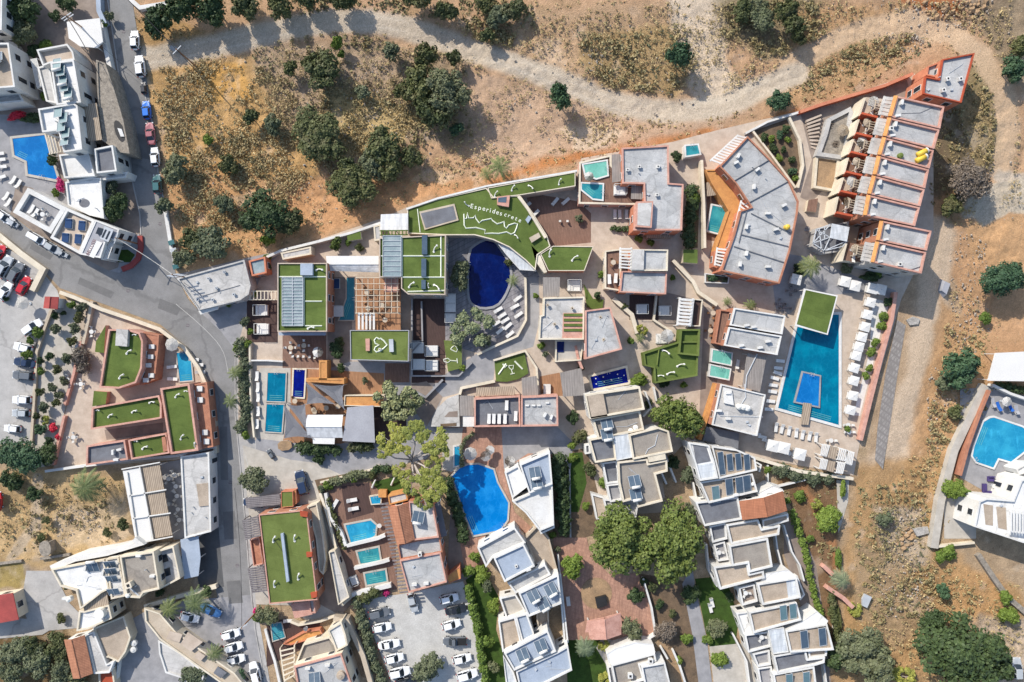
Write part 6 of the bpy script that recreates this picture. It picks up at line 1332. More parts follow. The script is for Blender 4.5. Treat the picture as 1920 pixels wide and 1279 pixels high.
palm(1365, 566, 12, 1.8, 'yellow green palm left of the white roofed pair', nf=20); palm(1407, 572, 15, 1.8, 'yellow green palm above the white roofed pair', nf=24)
b = bldg('white_roofed_pair', 'pair of pale roofed units beside the large pool', (1415, 620), 'building')
for s_ in ('1377,577 1473,592 1467,627 1369,610', '1367,613 1466,630 1458,666 1358,648'):
    zr = block(b, s_, 5.0, 'terracotta', 'roof_grey', .4, .28, rim='white')
for x, y in Q('1400,610 1413,613 1390,648 1425,652 1440,640'): ac(b, x, y, zr, 10)
block(b, '1350,580 1372,583 1358,648 1340,644', 2.8, 'terracotta', 'deck', .5, .25, win=False)
pool('upper mint plunge pool below the white roofed pair', '1337,656 1372,663 1370,684 1335,677', 'w_green', 'white', .25, z=1.2); pool('lower mint plunge pool below the white roofed pair', '1333,685 1369,693 1366,711 1331,704', 'w_green', 'white', .25, z=1.2)
b = bldg('slatted_roof', 'brown board roof left of the large pool', (1415, 700), 'roof'); slabroof(b, '1401,662 1437,671 1425,735 1392,726', 3.4, .2, 'deck_grey', 'roof'); MB().tube([(*P(x, y, 3.6), 3.5) for x, y in Q('1420,664 1400,705 1397,745 1390,760')], .12).obj('duct', 'metal', b); put('lounger_white', 1383, 683, 80, 'lounger beside the lower mint plunge pool')
b = bldg('service_block', 'pale roofed service block with pipes and rooftop units near the large pool', (1385, 768), 'building')
zr = block(b, '1352,720 1436,740 1420,818 1335,797', 5.2, 'terracotta', 'roof_pale', .35, .25, rim='white'); pipe(b, '1396,720 1398,745 1385,765', zr, .1); pipe(b, '1350,780 1430,782', zr, .08); box_on(b, '1356,726 1372,730 1376,760 1358,756', zr, zr + .5, 'white', 'vent_box')
for x, y in Q('1365,737 1365,785 1387,763 1395,764 1403,766 1348,770'): (tank if 1380 < x < 1410 else ac)(b, x, y, zr)
b = bldg('dark_canopy', 'dark canopied bar below the service block', (1355, 820), 'canopy'); slabroof(b, '1325,800 1386,812 1384,842 1318,826', 2.6, .12, 'roof_slate', 'roof'); wallp('orange wall edge beside the round tree', '1345,720 1322,795 1312,825', .6, 2.4, 'amber')
# north-east rows
b = bldg('orange_house', 'orange walled house with grey stepped roof at the top right corner of the hotel', (1770, 150), 'building')
zr = block(b, '1767,111 1828,99 1803,193 1731,176 1735,143 1761,148', 6.6, 'orange', 'roof_grey', .4, .25, rim='redwall'); block(b, '1740,124 1762,116 1760,146 1737,141', 5.2, 'orange', 'roof_pale', .5, .25)
for x, y in Q('1778,147 1802,147 1770,168'): chimney(b, x, y, zr, 20, .8, .6)
wallp('long orange red boundary wall climbing to the top right house', '1500,210 1540,196 1600,178 1660,160 1712,138', .5, 1.7, 'redwall', cap='orange')
b = bldg('terraced_hotel_wing', 'long orange hotel wing of eight pale flat roofs stepping down, with terraces on its left', (1680, 330), 'building')
UN = ['1682,180 1771,200 1763,241 1671,219', '1670,221 1762,243 1752,279 1661,256', '1660,258 1751,282 1743,316 1651,291', '1650,293 1742,318 1735,353 1642,328', '1641,330 1734,355 1726,387 1632,364', '1631,366 1725,389 1716,424 1624,404', '1655,414 1747,433 1738,470 1648,451', '1647,453 1737,473 1728,513 1638,492']
UH = [10.2, 10, 9.8, 9.6, 9.4, 9.2, 9.0, 8.8]
for i, (u, h_) in enumerate(zip(UN, UH)):
    zr = block(b, u, h_, 'concrete' if i > 6 else 'terracotta', 'roof_grey', .55, .3, rim='pink', z0=-.5)
    p = Q(u); ac(b, p[0][0] + 9, p[0][1] + 12, zr, 80); ac(b, p[3][0] + 12, p[3][1] - 2, zr, 10)
    stripes(b, ('%g,%g %g,%g' % (p[0][0] - 2.5, p[0][1] + 1, p[3][0] - 2.5, p[3][1]),), h_ - .35, .95, 'amber', 'orange_coping')
    if i not in (6,):
        beams(b, '%g,%g %g,%g %g,%g %g,%g' % (p[0][0] - 22, p[0][1] + 1, p[0][0] - 8, p[0][1] + 3, p[3][0] - 8, p[3][1], p[3][0] - 22, p[3][1] - 3), h_ - 1.6, 5, 'roof_pale', .62, 1, False, 'slab')
        f = lambda dx, k: (p[k][0] - dx, p[k][1])
        s_ = '%g,%g %g,%g %g,%g %g,%g' % (p[0][0] - 58, p[0][1] + 2, p[0][0] - 24, p[0][1] + 6, p[3][0] - 24, p[3][1], p[3][0] - 58, p[3][1] - 4)
        MB().prism(T(s_, 3.6), -.4, 3.6, 0, 1).obj('terrace', ['cream', 'deck' if i % 2 else 'pav_tan'], b)
        if i != 7: MB().beam((*P(p[3][0] - 56, p[3][1] - 4, 5.2), 4.6), (*P(p[3][0] - 22, p[3][1] + 1, 6.6), 5.2), .4, 2.6).obj('divider_wall', 'redwall', b)
        MB().prism(T('%g,%g %g,%g %g,%g %g,%g' % (p[0][0] - 62, p[0][1] + 3, p[0][0] - 58, p[0][1] + 3, p[3][0] - 58, p[3][1] - 2, p[3][0] - 62, p[3][1] - 2), 4.4), 0, 4.4, 0).obj('terrace_wall', ['cream'], b)
for x, y in Q('1730,286 1728,297'):
    q = P(x, y, 9.9); MB().tube([(q[0] - .9, q[1] - .45, 9.8), (q[0] + .7, q[1] + .35, 9.8)], .52, 14).obj('water_tank', 'yellow', b, True); MB().tube([(q[0] + .7, q[1] + .35, 9.8), (q[0] + .95, q[1] + .47, 9.8)], .55, 14).obj('tank_end', 'white', b)
tank(b, 1690, 291, 9.2, .5, .7, 'turf_light'); pipe(b, '1690,213 1725,212 1752,200', 9.6, .07, 'roof_slate'); pipe(b, '1732,442 1733,480 1725,500 1700,508', 8.3, .07, 'roof_slate'); chimney(b, 1672, 240, 9.4, 0, 1.2, .6); chimney(b, 1688, 495, 8.2, 0, .8, .6)
for i, (u, h_) in enumerate(zip(UN, UH)):
    if i == 6: continue
    p = Q(u); x, y = (p[0][0] + p[3][0]) / 2 - 46, (p[0][1] + p[3][1]) / 2
    put('parasol_tan' if i % 2 else 'parasol', x, y - 4, 0, 'parasol on the wing terrace, %s from the top' % ORD[i if i < 6 else 6], 3.5, k=.8); put('lounger_wood', x + 4, y + 11, 76, 'lounger on the wing terrace, %s from the top' % ORD[i if i < 6 else 6], 3.5); beams(b, '%g,%g %g,%g %g,%g %g,%g' % (x + 12, y - 12, x + 24, y - 10, x + 20, y + 8, x + 9, y + 5), 6.0, 4, 'beige', .1, 1, True, 'trellis', 3.5); settable(x + 12, y + 4, 'on the wing terrace, %s from the top' % ORD[i if i < 6 else 6], 3.5, 'table_tan', 'chair_wood', 3, r=6.5)
b = bldg('pergola', 'green steel framed lift pergola with white ribbed roof beside the hotel wing', (1560, 445), 'pergola')
block(b, '1530,428 1592,415 1588,470 1545,476 1522,462', 2.4, 'concrete', 'roof_slate', .3, .3, win=False); slabroof(b, '1560,419 1593,426 1588,453 1556,446', 4.8, .15, 'tile_roof_white', 'roof', False)
mb = MB()
for u, v in (('1530,431', '1558,420'), ('1524,456', '1556,445'), ('1530,431', '1524,456'), ('1530,431', '1556,445'), ('1524,456', '1558,420'), ('1545,470', '1556,446'), ('1545,470', '1580,462'), ('1580,462', '1588,452'), ('1524,456', '1545,470'), ('1545,470', '1588,452'), ('1536,429', '1540,468'), ('1546,426', '1546,450')):
    mb.beam((*P(*map(float, u.split(',')), 4.3), 4.3), (*P(*map(float, v.split(',')), 4.3), 4.3), .14, .14)
mb.obj('steel_frame', 'tile_roof_white', b)
for x, y in Q('1530,431 1524,456 1545,470 1588,453'): MB().box(*P(x, y, 4), 0, 4.3, .14, .14).obj('post', 'white', b)
b = bldg('rock_garden', 'white edged rock garden and stairs left of the hotel wing terraces', (1560, 250), 'rock garden')
block(b, '1552,222 1595,200 1600,210 1588,300 1530,292 1545,250', 1.6, 'roof_pale', 'stone', .5, .8, win=False, rim='roof_pale'); block(b, '1530,290 1575,297 1568,360 1525,352', 1.2, 'cream', 'soil_dry', .4, .5, win=False)
for i in range(9): MB().prism(T('%g,%g %g,%g %g,%g %g,%g' % (1512 + i * 1, 225 + i * 6, 1540 - i * 1, 214 + i * 8, 1541 - i, 217 + i * 8, 1513 + i, 229 + i * 6), 1 - i * .1), -.1, 1.0 - i * .1).obj('step', 'pav_tan', b)
put('parasol_tan', 1572, 250, 0, 'thatch coloured parasol in the rock garden'); tree('bare', 1555, 235, 10, 1.6, 'brown shrub in the rock garden'); tree('bare', 1565, 270, 10, 1.6, 'lower brown shrub in the rock garden')
for i, (x, y, r_, k_) in enumerate(((1447, 258, 8, 'lime'), (1464, 253, 9, 'teal'), (1470, 280, 8, 'dark'), (1480, 262, 7, 'lime'), (1450, 278, 9, 'dark'), (1462, 297, 9, 'lime'), (1484, 300, 8, 'dark'), (1486, 320, 9, 'teal'), (1492, 334, 8, 'lime'), (1475, 240, 9, 'dark'), (1434, 258, 9, 'dark'))): tree(k_, x, y, r_, 1.5, '%s shrub in the triangular bed, %s in the bed' % ({'lime': 'light green', 'teal': 'blue green', 'dark': 'dark green'}[k_], ORD[i]), group='shrubs of the triangular bed')
wallp('cream wall on the left of the triangular bed', '1412,246 1448,292 1492,352', .4, .9, 'cream'); wallp('cream wall on the right of the triangular bed', '1480,220 1500,262 1506,310 1496,352', .5, .9, 'cream'); wallp('white wall above the triangular bed', '1398,250 1440,228 1500,210', .4, 1.0, 'white'); tag(MB().prism(T('1516,375 1534,372 1530,398 1512,396', 1.0), -.1, 1.0, 0, 1).obj('planter', ['cream', 'deck']), 'square cream planter on the tan path beside the wing', 'planter')
put('table_dark', 1512, 430, 0, 'dark blue cart with covers beside the lift pergola', k=1.2)
palm(1520, 500, 26, 4, 'large feathery palm above the green pool canopy', nf=30); tree('dark', 1500, 505, 14, 2, 'dark shrub left of the palm above the pool canopy'); tree('dark', 1632, 520, 14, 1.6, 'dark shrub under the grey end wall of the wing', ell=(1.8, .7, 0)); tree('lime', 1648, 514, 8, 1.6, 'bright shrub under the grey end wall of the wing'); tree('grey', 1588, 505, 12, 1.6, 'loose shrub at the foot of the wing')
# large pool
pool('large turquoise hotel pool', '1500,592 1573,590 1573,797 1459,765', 'w_teal', 'white', .55)
b = pool('raised trapezoid jacuzzi basin inside the large pool', '1506,699 1537,706 1535,762 1492,753', 'w_azure', 'pav_grey', .3, z=.55, name='jacuzzi')
tag(MB().prism(T('1507,755 1522,757 1516,797 1502,796', .7), .4, .7, bottom=True).obj('footbridge', 'slats'), 'small slatted footbridge over the large pool', 'bridge')
b = bldg('green_canopy', 'green turf topped canopy over the end of the large pool', (1530, 584), 'canopy'); slabroof(b, '1508,541 1571,554 1552,628 1491,611', 3.2, .3, 'canvas', 'frame', True); box_on(b, '1511,544 1568,556 1550,625 1494,608', 3.2, 3.24, 'turf', 'turf')
GC = 'white cabanas beside the large pool'
for i, (x, y) in enumerate(Q('1632,567 1627,590 1622,613 1616,632 1611,650 1607,667 1603,690 1601,714 1600,742 1595,769')): put('cabana', x + rnd.uniform(-1, 1), y, -13 + rnd.uniform(-4, 4), 'white square cabana east of the large pool, %s from the top' % ORD[i], group=GC, hz=2.2, k=.72)
for i, (x, y) in enumerate(Q('1493,524 1585,528 1604,536 1636,541 1652,543')): put('cabana', x, y, -13, 'white square cabana in the shaded row north of the large pool, %s from the left' % ORD[i], group=GC, hz=2.2, k=.8)
for i, (x, y) in enumerate(Q('1449,836 1470,840 1500,852')): put('cabana', x, y, -13, 'white square cabana south of the large pool, %s from the left' % ORD[i], group=GC, hz=2.2, k=.9)
rowof('lounger_white', '1455,801 1467,804 1480,807 1493,811 1505,815 1518,817 1530,820', -100, '{} white lounger from the left in the row south of the large pool'); rowof('lounger_white', '1462,676 1459,690 1457,700 1452,710 1450,722 1447,735 1444,753 1440,768 1418,815 1428,820 1436,826', -12, '{} white lounger from the top in the column west of the large pool')
b = bldg('timber_pergola', 'cluster of white and tan pergola roofs at the south-east corner of the pool deck', (1572, 860), 'pergola')
for i, s_ in enumerate(('1540,833 1556,836 1550,856 1537,853', '1556,836 1571,839 1566,862 1550,857', '1573,840 1590,845 1585,864 1568,861', '1538,860 1552,863 1548,880 1535,878', '1552,863 1567,866 1563,886 1549,882', '1570,866 1585,869 1580,888 1566,886', '1586,845 1602,849 1597,872 1584,868')): (slabroof if i in (1, 4) else beams)(b, s_, 2.5, *((.1, 'slats', 'slatted_roof') if i in (1, 4) else (5, 'white', .2)))
for i, (x, y) in enumerate(Q('1558,826 1590,797 1592,810 1480,850')): settable(x, y, 'at the south end of the pool deck, %s' % ORD[i], tk='table', n=2, r=8)
wallp('pinkish boundary wall east of the large pool', '1680,548 1672,600 1650,680 1630,760 1614,826', .6, 1.4, 'pink', cap='pink'); wallp('white boundary wall south of the large pool deck', '1290,826 1330,832 1440,866 1500,884 1600,898', .5, 1.4, 'white', cap='cream')
for i, (x, y, r_) in enumerate(((1664, 566, 10), (1657, 592, 11), (1655, 611, 12), (1643, 640, 10), (1636, 660, 11), (1632, 690, 9), (1626, 706, 9), (1590, 805, 7))): tree('lime' if i else 'dark', x, y, r_, 1.8, 'bright green shrub in the strip east of the large pool, %s from the top' % ORD[i], group='shrubs east of the large pool')
for i, (x, y) in enumerate(Q('1462,570 1483,545 1472,578 1455,590')): settable(x, y, 'on the shaded stone terrace north of the large pool, %s' % ORD[i], tk='table_dark', ck='chair_dark', r=8)
# ============================================================ south-west: long turf building, pools, tiled house, car park
b = bldg('turf_roofed_house', 'long rectangular turf-roofed building with a slim metal duct along its middle', (540, 1045), 'building')
zr = block(b, '485,965 567,957 576,965 595,1125 505,1133', 5.6, 'terracotta', 'turf_light', .2, .2, rim='pink')
MB().prism(T('526,1001 531,1000 542,1090 537,1092', zr + .6), zr + .1, zr + .6, bottom=True).obj('duct', 'roof_blue', b)
for x, y, a in ((513, 1012, 65), (552, 1010, 80), (514, 1096, 80), (559, 1082, 75)): figure(b, x, y, zr, a)
for s_ in ('562,958 577,961 576,970 563,968', '574,1036 585,1036 585,1044 575,1045', '582,1112 594,1110 594,1120 584,1122'): box_on(b, s_, zr, zr + .5, 'redwall', 'corner_box')
MB().beam((*P(510, 1010, 6.1), 5.6), (*P(535, 1045, 6.1), 5.6), .05, .05).obj('cable', 'dark', b)
beams(b, '456,975 484,966 490,1005 462,1012', 3.4, 9, 'slats_dark', .35, 1); beams(b, '466,1065 494,1060 503,1108 474,1112', 3.4, 11, 'slats_dark', .35, 1); block(b, '468,1012 486,1008 494,1058 475,1062', 2.2, 'pink', 'terracotta', .4, .2, win=False)
slabroof(b, '545,1132 578,1128 586,1152 552,1160', 3.0, .12, 'pink', 'awning'); block(b, '578,1126 588,1124 592,1150 582,1150', 3.4, 'pink', 'roof_pale', .4, .2, win=False)
b = bldg('turf_roof', 'small turf square beside the dark covered cars at the driveway', (538, 936), 'roof'); block(b, '527,922 549,921 550,950 527,952', 2.6, 'orange', 'turf_light', .15, .1, win=False); block(b, '549,920 555,918 556,944 550,948', 2.2, 'orange', 'amber', .1, .1, win=False)
W('car_shade', (.06, .065, .08)); b = bldg('carport', 'dark shaded carport at the driveway corner', (490, 938), 'carport'); slabroof(b, '460,934 524,926 526,946 462,953', 2.3, .12, 'slats_dark', 'roof')
car('sedan', 'navy', 476, 943, 175, 'dark blue car under the carport'); tree('grey', 478, 905, 28, 4.2, 'large grey green tree at the driveway corner'); car('suv', 'navy', 566, 905, 105, 'dark navy car standing alone on the driveway', k=1.15); car('hatch', 'grey', 506, 852, 125, 'small grey motorcycle-sized vehicle near the planter at the driveway', k=.55)
b = bldg('tan_building', 'narrow tan building with a slot windowed wall right of the long turf roof', (610, 1020), 'building'); block(b, '575,950 594,944 605,1000 611,1050 606,1078 598,1070 592,1010', 3.0, 'cream', 'beige', .3, .25, win=False); block(b, '616,1035 628,1032 655,1120 634,1135', 3.2, 'cream', 'roof_pale', .4, .2)
wallp('long cream wall right of the driveway passage', '600,925 612,960 630,1030 642,1060 652,1100 660,1118 640,1136', .5, 1.2, 'cream'); hedge('narrow hedge behind the long cream wall', '612,935 630,985 644,1030', 8, 1.3, 'leaf_maquis', 'hedge'); wallp('white terrace wall below the first small pool', '650,1024 708,1010 722,1004', .6, 1.2, 'white'); wallp('white terrace wall below the second small pool', '664,1066 718,1054 730,1050', .6, 1.2, 'white'); wallp('white terrace wall below the third small pool', '660,1116 682,1110 733,1098', .8, 1.3, 'white'); wallp('white terrace wall left of the three small pools', '610,925 618,970 640,1000 648,1024', .6, 1.1, 'white')
pool('top small pool of the three beside the tiled house', '648,985 695,976 705,985 703,1004 694,1010 658,1018', 'w_cyan', 'pav_pale', .35, z=.3); pool('middle small pool of the three beside the tiled house', '670,1035 709,1027 713,1052 676,1057', 'w_turq', 'pav_pale', .35, z=.3); pool('bottom small pool of the three beside the tiled house', '684,1076 722,1069 725,1090 688,1097', 'w_turq', 'pav_pale', .35, z=.3)
for i, (x, y, d) in enumerate(((660, 938, 10), (663, 954, 10), (628, 945, 60))): put('lounger_white', x, y, d, 'white lounger on the dark deck above the three small pools, %s' % ORD[i], k=1.1)
sheet('terrace', '640,912 692,905 702,960 650,975', 'deck_dark', 'dark timber sun deck above the three small pools'); put('daybed_white', 664, 1088, -70, 'white daybed left of the bottom small pool', k=.7); put('table', 712, 985, 0, 'small round table right of the top small pool')
b = bldg('tiled_house', 'orange house with a brown tiled gable roof and grey terraces', (785, 1010), 'house')
zr = block(b, '766,940 800,945 812,950 823,1008 772,1014', 6.0, 'orange', 'roof_pale', .4, .25, rim='pink'); solar(b, 785, 968, zr, 170, 2, True)
block(b, '745,1022 778,1014 824,1006 830,1036 750,1050', 5.4, 'orange', 'roof_grey', .5, .25, rim='terracotta'); zr = block(b, '749,1051 826,1036 838,1092 766,1112', 6.0, 'orange', 'roof_grey', .4, .25, rim='pink', dens=3)
chimney(b, 787, 1040, zr - .4, 10, 1.2, .6, 'white'); ac(b, 777, 1096, zr, 0); ac(b, 799, 1094, zr, 0)
gable(b, '727,950 765,943 778,1012 744,1021', 6.0, 7.1, 'tiles', 0, wall='orange'); block(b, '727,930 762,922 765,938 730,947', 4.4, 'amber', 'roof_pale', .3, .25, rim='amber', win=False)
beams(b, '712,942 728,940 768,1112 750,1114', 3.2, 26, 'slats_dark', .3, 1, False, cross=False); block(b, '836,1082 862,1062 864,1085 842,1094', 3.0, 'orange', 'amber', .1, .1, win=False); slabroof(b, '808,948 825,940 838,1004 826,1008', 3.4, .12, 'roof_slate', 'side_roof')
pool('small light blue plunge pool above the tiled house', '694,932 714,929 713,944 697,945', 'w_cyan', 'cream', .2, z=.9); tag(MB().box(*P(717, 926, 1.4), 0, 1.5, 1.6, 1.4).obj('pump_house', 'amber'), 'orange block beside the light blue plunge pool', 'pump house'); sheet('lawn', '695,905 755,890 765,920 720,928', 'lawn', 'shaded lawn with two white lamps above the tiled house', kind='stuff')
for i, (x, y) in enumerate(Q('700,908 736,903')): tag(MB().tube([(*P(x - 3, y + 7, .6), .2), (*P(x, y, .9), .8), (*P(x + 4, y - 8, 1.2), 1.2)], .22, 8, 0, .6).obj('garden_lamp', 'fibreglass'), 'curved white garden lamp on the shaded lawn, %s one' % ('left', 'right')[i], 'lamp')
tree('lime', 612, 912, 12, 1.8, 'bright shrub at the start of the planted strip'); hedge('mixed shrubs in the planted strip beside the lane', '620,905 650,895 690,888', 16, 1.4, 'leaf_grey', 'shrub_row'); hedge('dark shrubs above the shaded lawn', '700,882 735,880', 14, 1.6, 'leaf_dark', 'shrub_row')
tree('grey', 500, 1152, 22, 3.2, 'large loose shrub below the long turf roof'); tree('lime', 482, 1160, 12, 1.8, 'orange green shrub at the corner below the long turf roof')
pool('small shaded blue pool at the bottom of the driveway', '508,1170 527,1168 534,1195 512,1202', 'w_sea', 'pav_pale', .2); put('lounger_white', 541, 1164, 0, 'white lounger above the small shaded pool')
b = bldg('peach_house', 'peach rimmed house with grey roof at the bottom, left of the car park', (600, 1240), 'house')
zr = block(b, '551,1250 640,1226 665,1300 560,1300', 6.2, 'cream', 'roof_grey', .4, .3, rim='pink'); zr2 = block(b, '568,1208 618,1194 640,1224 552,1248', 4.0, 'cream', 'roof_brown', .5, .3, rim='cream'); block(b, '614,1182 640,1166 648,1190 652,1210 630,1222 622,1200', 4.8, 'cream', 'white', .3)
solar(b, 591, 1270, zr, 190, 2, True); ac(b, 614, 1247, zr, 0); ac(b, 577, 1253, zr, 0); tank(b, 638, 1268, zr, .8, .8, 'roof_sand'); beams(b, '525,1216 552,1210 552,1270 534,1280', 3.2, 7, 'cream', .25, 1)
block(b, '530,1208 570,1185 600,1180 606,1192 545,1210', 1.6, 'orange', 'amber', .3, .2, win=False); put('table_dark', 574, 1178, 0, 'round table with dark centre on the orange terrace', 1.4)
wallp('tan alley wall left of the car park', '625,1160 650,1165 680,1230 700,1300', .9, 2.6, 'beige'); wallp('dark fence left of the car park', '664,1180 680,1225 706,1300', .4, 1.8, 'slats_dark', 'fence', cat='fence'); block_ = wallp('cream wall across the passage above the peach house', '545,1166 560,1172 600,1165 628,1155', .5, 1.2, 'cream')
wallp('white wall dots along the road in front of the peach house', '497,1180 505,1210 515,1240 525,1285', .5, .6, 'white')
hedge('bougainvillea hedge along the left side of the car park', '668,1128 678,1170 690,1210 702,1250 715,1290', 18, 2.2, 'leaf_grey', 'hedge'); hedge('shrubs at the top corner of the car park', '665,1128 690,1122 710,1112', 18, 2, 'leaf_maquis', 'shrub_row'); hedge('clipped bright green hedge right of the car park', '876,1105 888,1150 898,1200 905,1250 912,1292', 15, 2.4, 'leaf_lime', 'hedge', 260)
tree('flower', 724, 1112, 8, 1.2, 'pink flowering shrub at the top of the car park', 'flowering_shrub'); tree('grey', 803, 1256, 30, 4.2, 'round olive tree inside the car park')
for st, c_, x, y, d, lb in (('suv', 'grey', 711, 1150, 12, 'grey car with black roof, top of the left row in the gravel car park'), ('hatch', 'white', 716, 1177, 10, 'white car, second of the left row in the gravel car park'), ('sedan', 'white', 729, 1209, 10, 'white car, third of the left row in the gravel car park'), ('hatch', 'white', 739, 1235, 12, 'white car, fourth of the left row in the gravel car park'), ('suv', 'white', 749, 1261, 12, 'white car, fifth of the left row in the gravel car park'), ('sedan', 'black', 762, 1280, 12, 'black car at the bottom of the left row in the gravel car park'),
   ('hatch', 'silver', 774, 1131, -75, 'silver car parked nose up against the tiled house'), ('hatch', 'white', 842, 1123, 12, 'white car, top of the right row in the gravel car park'), ('sedan', 'black', 855, 1144, 12, 'black car, second of the right row in the gravel car park'), ('hatch', 'white', 846, 1172, 15, 'white car, third of the right row in the gravel car park'), ('pickup', 'grey', 853, 1203, 180, 'dark pickup with open load bed, fourth of the right row'), ('hatch', 'white', 866, 1236, 12, 'white car, fifth of the right row in the gravel car park'), ('suv', 'white', 876, 1266, 15, 'white car, bottom of the right row in the gravel car park')): car(st, c_, x, y, d, lb)
# ============================================================ curved pool and white holiday flats
pool('bright blue curved swimming pool below the pink block', '848,893 862,878 878,872 897,871 925,881 932,905 953,943 951,975 938,994 888,1004 872,965', 'w_bright', 'pav_pale', .35)
pool('pale stepped shallow basin left of the bright blue curved pool', '852,838 866,836 866,872 852,874', 'w_cyan', 'white', .3)
put('parasol', 883, 848, 0, 'largest white parasol on the terracotta deck'); put('parasol', 911, 853, 20, 'second white parasol on the terracotta deck', k=.8); put('parasol', 919, 842, 20, 'smallest grey white parasol on the terracotta deck', k=.7); put('parasol', 956, 862, 20, 'parasol at the edge of the white flats', k=.8)
hedge('low clipped hedge left of the terracotta deck', '866,876 864,850 870,826 888,812', 7, 1.2, 'leaf_grey', 'hedge'); hedge('dark shrubs along the left side of the curved pool', '838,905 850,940 862,985 870,1015', 20, 1.8, 'leaf_dark', 'shrub_row'); hedge('tall dense hedge right of the white pool flats', '1046,866 1052,900 1056,950 1058,1000', 26, 3, 'leaf_dark', 'hedge', 200); wallp('grey lane beside the tall hedge', '1068,880 1070,1008', .3, .8, 'concrete')
b = bldg('white_flats', 'white flat-roofed pool house stepping down beside the curved pool', (995, 925), 'flats')
block(b, '946,886 972,872 990,912 960,935', 4.4, 'white', 'white_bright', .4); zr = block(b, '974,871 1031,847 1036,908 992,926', 5.4, 'white', 'roof_blue', .5); solar(b, 1003, 885, zr, 190, 2, True); solar(b, 1006, 903, zr, 190, 2, True)
zr = block(b, '960,940 992,926 1036,908 1039,985 1012,996 985,962', 5.0, 'white', 'white', .45); block(b, '1006,984 1038,968 1040,990 1014,1002', 4.2, 'white', 'roof_blue', .4)
tree('lime', 1074, 835, 10, 1.6, 'small bright shrub at the corner of the shaded terrace')
b = bldg('white_flats', 'row of white holiday flats with blue grey roofs stepping down towards the bottom', (985, 1120), 'flats')
block(b, '895,1027 965,989 986,1018 926,1044 911,1064', 5.2, 'white', 'roof_grey', .6); zr = block(b, '925,1046 982,1020 1003,1062 946,1092', 6.2, 'white', 'roof_blue', .45); ac(b, 991, 1068, zr, 20); chimney(b, 968, 1062, zr, 20, .4, .4)
block(b, '951,1093 1022,1058 1033,1078 967,1113', 5.2, 'white', 'roof_grey', .6); zr = block(b, '972,1112 1047,1077 1053,1132 991,1157', 6.0, 'white', 'roof_blue', .45)
solar(b, 1000, 1115, zr, 210, 2); solar(b, 1032, 1103, zr, 210, 2); solar(b, 1018, 1130, zr, 210, 2)
block(b, '936,1121 967,1114 986,1146 950,1163', 3.6, 'white', 'pav_pale', .7); block(b, '934,1165 966,1156 978,1206 942,1223', 4.6, 'white', 'roof_sand', .5); block(b, '966,1156 988,1150 1003,1192 979,1206', 4.6, 'white', 'roof_blue', .4)
zr = block(b, '945,1225 1027,1182 1043,1222 964,1258', 6.0, 'white', 'roof_blue', .45); solar(b, 980, 1225, zr, 205, 2); solar(b, 1014, 1208, zr, 205, 2); block(b, '967,1259 1044,1223 1065,1211 1073,1257 1000,1294 975,1294', 5.6, 'white', 'roof_blue', .45); block(b, '943,1228 963,1260 975,1298 950,1298', 4.4, 'white', 'tile_roof_white', .3)
block(b, '983,1010 1010,982 1030,1010 1046,1072 1033,1076 1022,1056 1006,1060 ', 2.6, 'beige', 'roof_sand', .6, .3); block(b, '1004,1130 1028,1125 1030,1180 1008,1188', 2.4, 'beige', 'roof_sand', .6); block(b, '1047,1078 1052,1076 1066,1205 1058,1210', 2.8, 'white', 'cream', .3, win=False)
for i, (x, y, r_, k_) in enumerate(((905, 1082, 20, 'lime'), (912, 1100, 12, 'grey'), (925, 1140, 17, 'lime'), (912, 1205, 14, 'lime'), (925, 1250, 12, 'grey'), (890, 1045, 13, 'lime'), (880, 1070, 14, 'lime'))): tree(k_, x, y, r_, 2.6, 'green shrub in the garden strip left of the white flats, %s' % ORD[i], group='shrubs left of the white flats')
sheet('terrace', '862,1012 895,1030 912,1066 870,1060', 'paver_terra', 'terracotta terrace at the tip of the curved pool')
# ============================================================ central white villas with brown roofs
b = bldg('white_stepped_villa', 'white villa group with brown gravel roofs left of the big round tree', (1175, 850), 'villa')
zr = block(b, '1097,740 1200,725 1209,768 1106,786', 6.4, 'white', 'roof_brown', .7, .35, rim='cream'); box_on(b, '1100,743 1131,738 1139,780 1108,785', zr, 6.4, 'roof_sand', 'raised_roof')
zr = block(b, '1111,787 1200,770 1208,806 1122,824', 5.6, 'white', 'roof_brown', .6, .35, rim='cream'); solar(b, 1137, 793, zr, 190, 2, True); solar(b, 1137, 813, zr, 190, 2, True); tank(b, 1183, 808, zr, .5, .4); tank(b, 1192, 802, zr, .5, .4); pipe(b, '1155,800 1175,800 1195,792', zr)
block(b, '1104,824 1150,815 1156,862 1116,868', 5.4, 'white', 'roof_slate', .6, rim='cream'); block(b, '1150,817 1178,813 1186,858 1156,864', 5.6, 'white', 'tile_roof_white', .1, .1, win=False); zr = block(b, '1179,815 1234,801 1254,808 1262,847 1187,862', 6.0, 'white', 'roof_brown', .6, rim='cream'); pipe(b, '1233,815 1228,835 1215,842 1210,852', zr, .08)
block(b, '1129,868 1157,864 1163,905 1137,908', 4.2, 'white', 'roof_slate', .6); block(b, '1137,909 1163,906 1167,938 1144,942', 4.2, 'white', 'pav_grey', .6); zr = block(b, '1158,866 1214,860 1216,869 1251,862 1252,884 1230,890 1243,940 1196,952 1190,936 1168,942 1160,905', 5.6, 'white', 'roof_brown', .6, .35, rim='cream'); solar(b, 1189, 901, zr, 190, 2, True); solar(b, 1191, 925, zr, 190, 2, True); box_on(b, '1214,856 1247,850 1249,861 1217,867', zr, zr + .9, 'cream', 'roof_box')
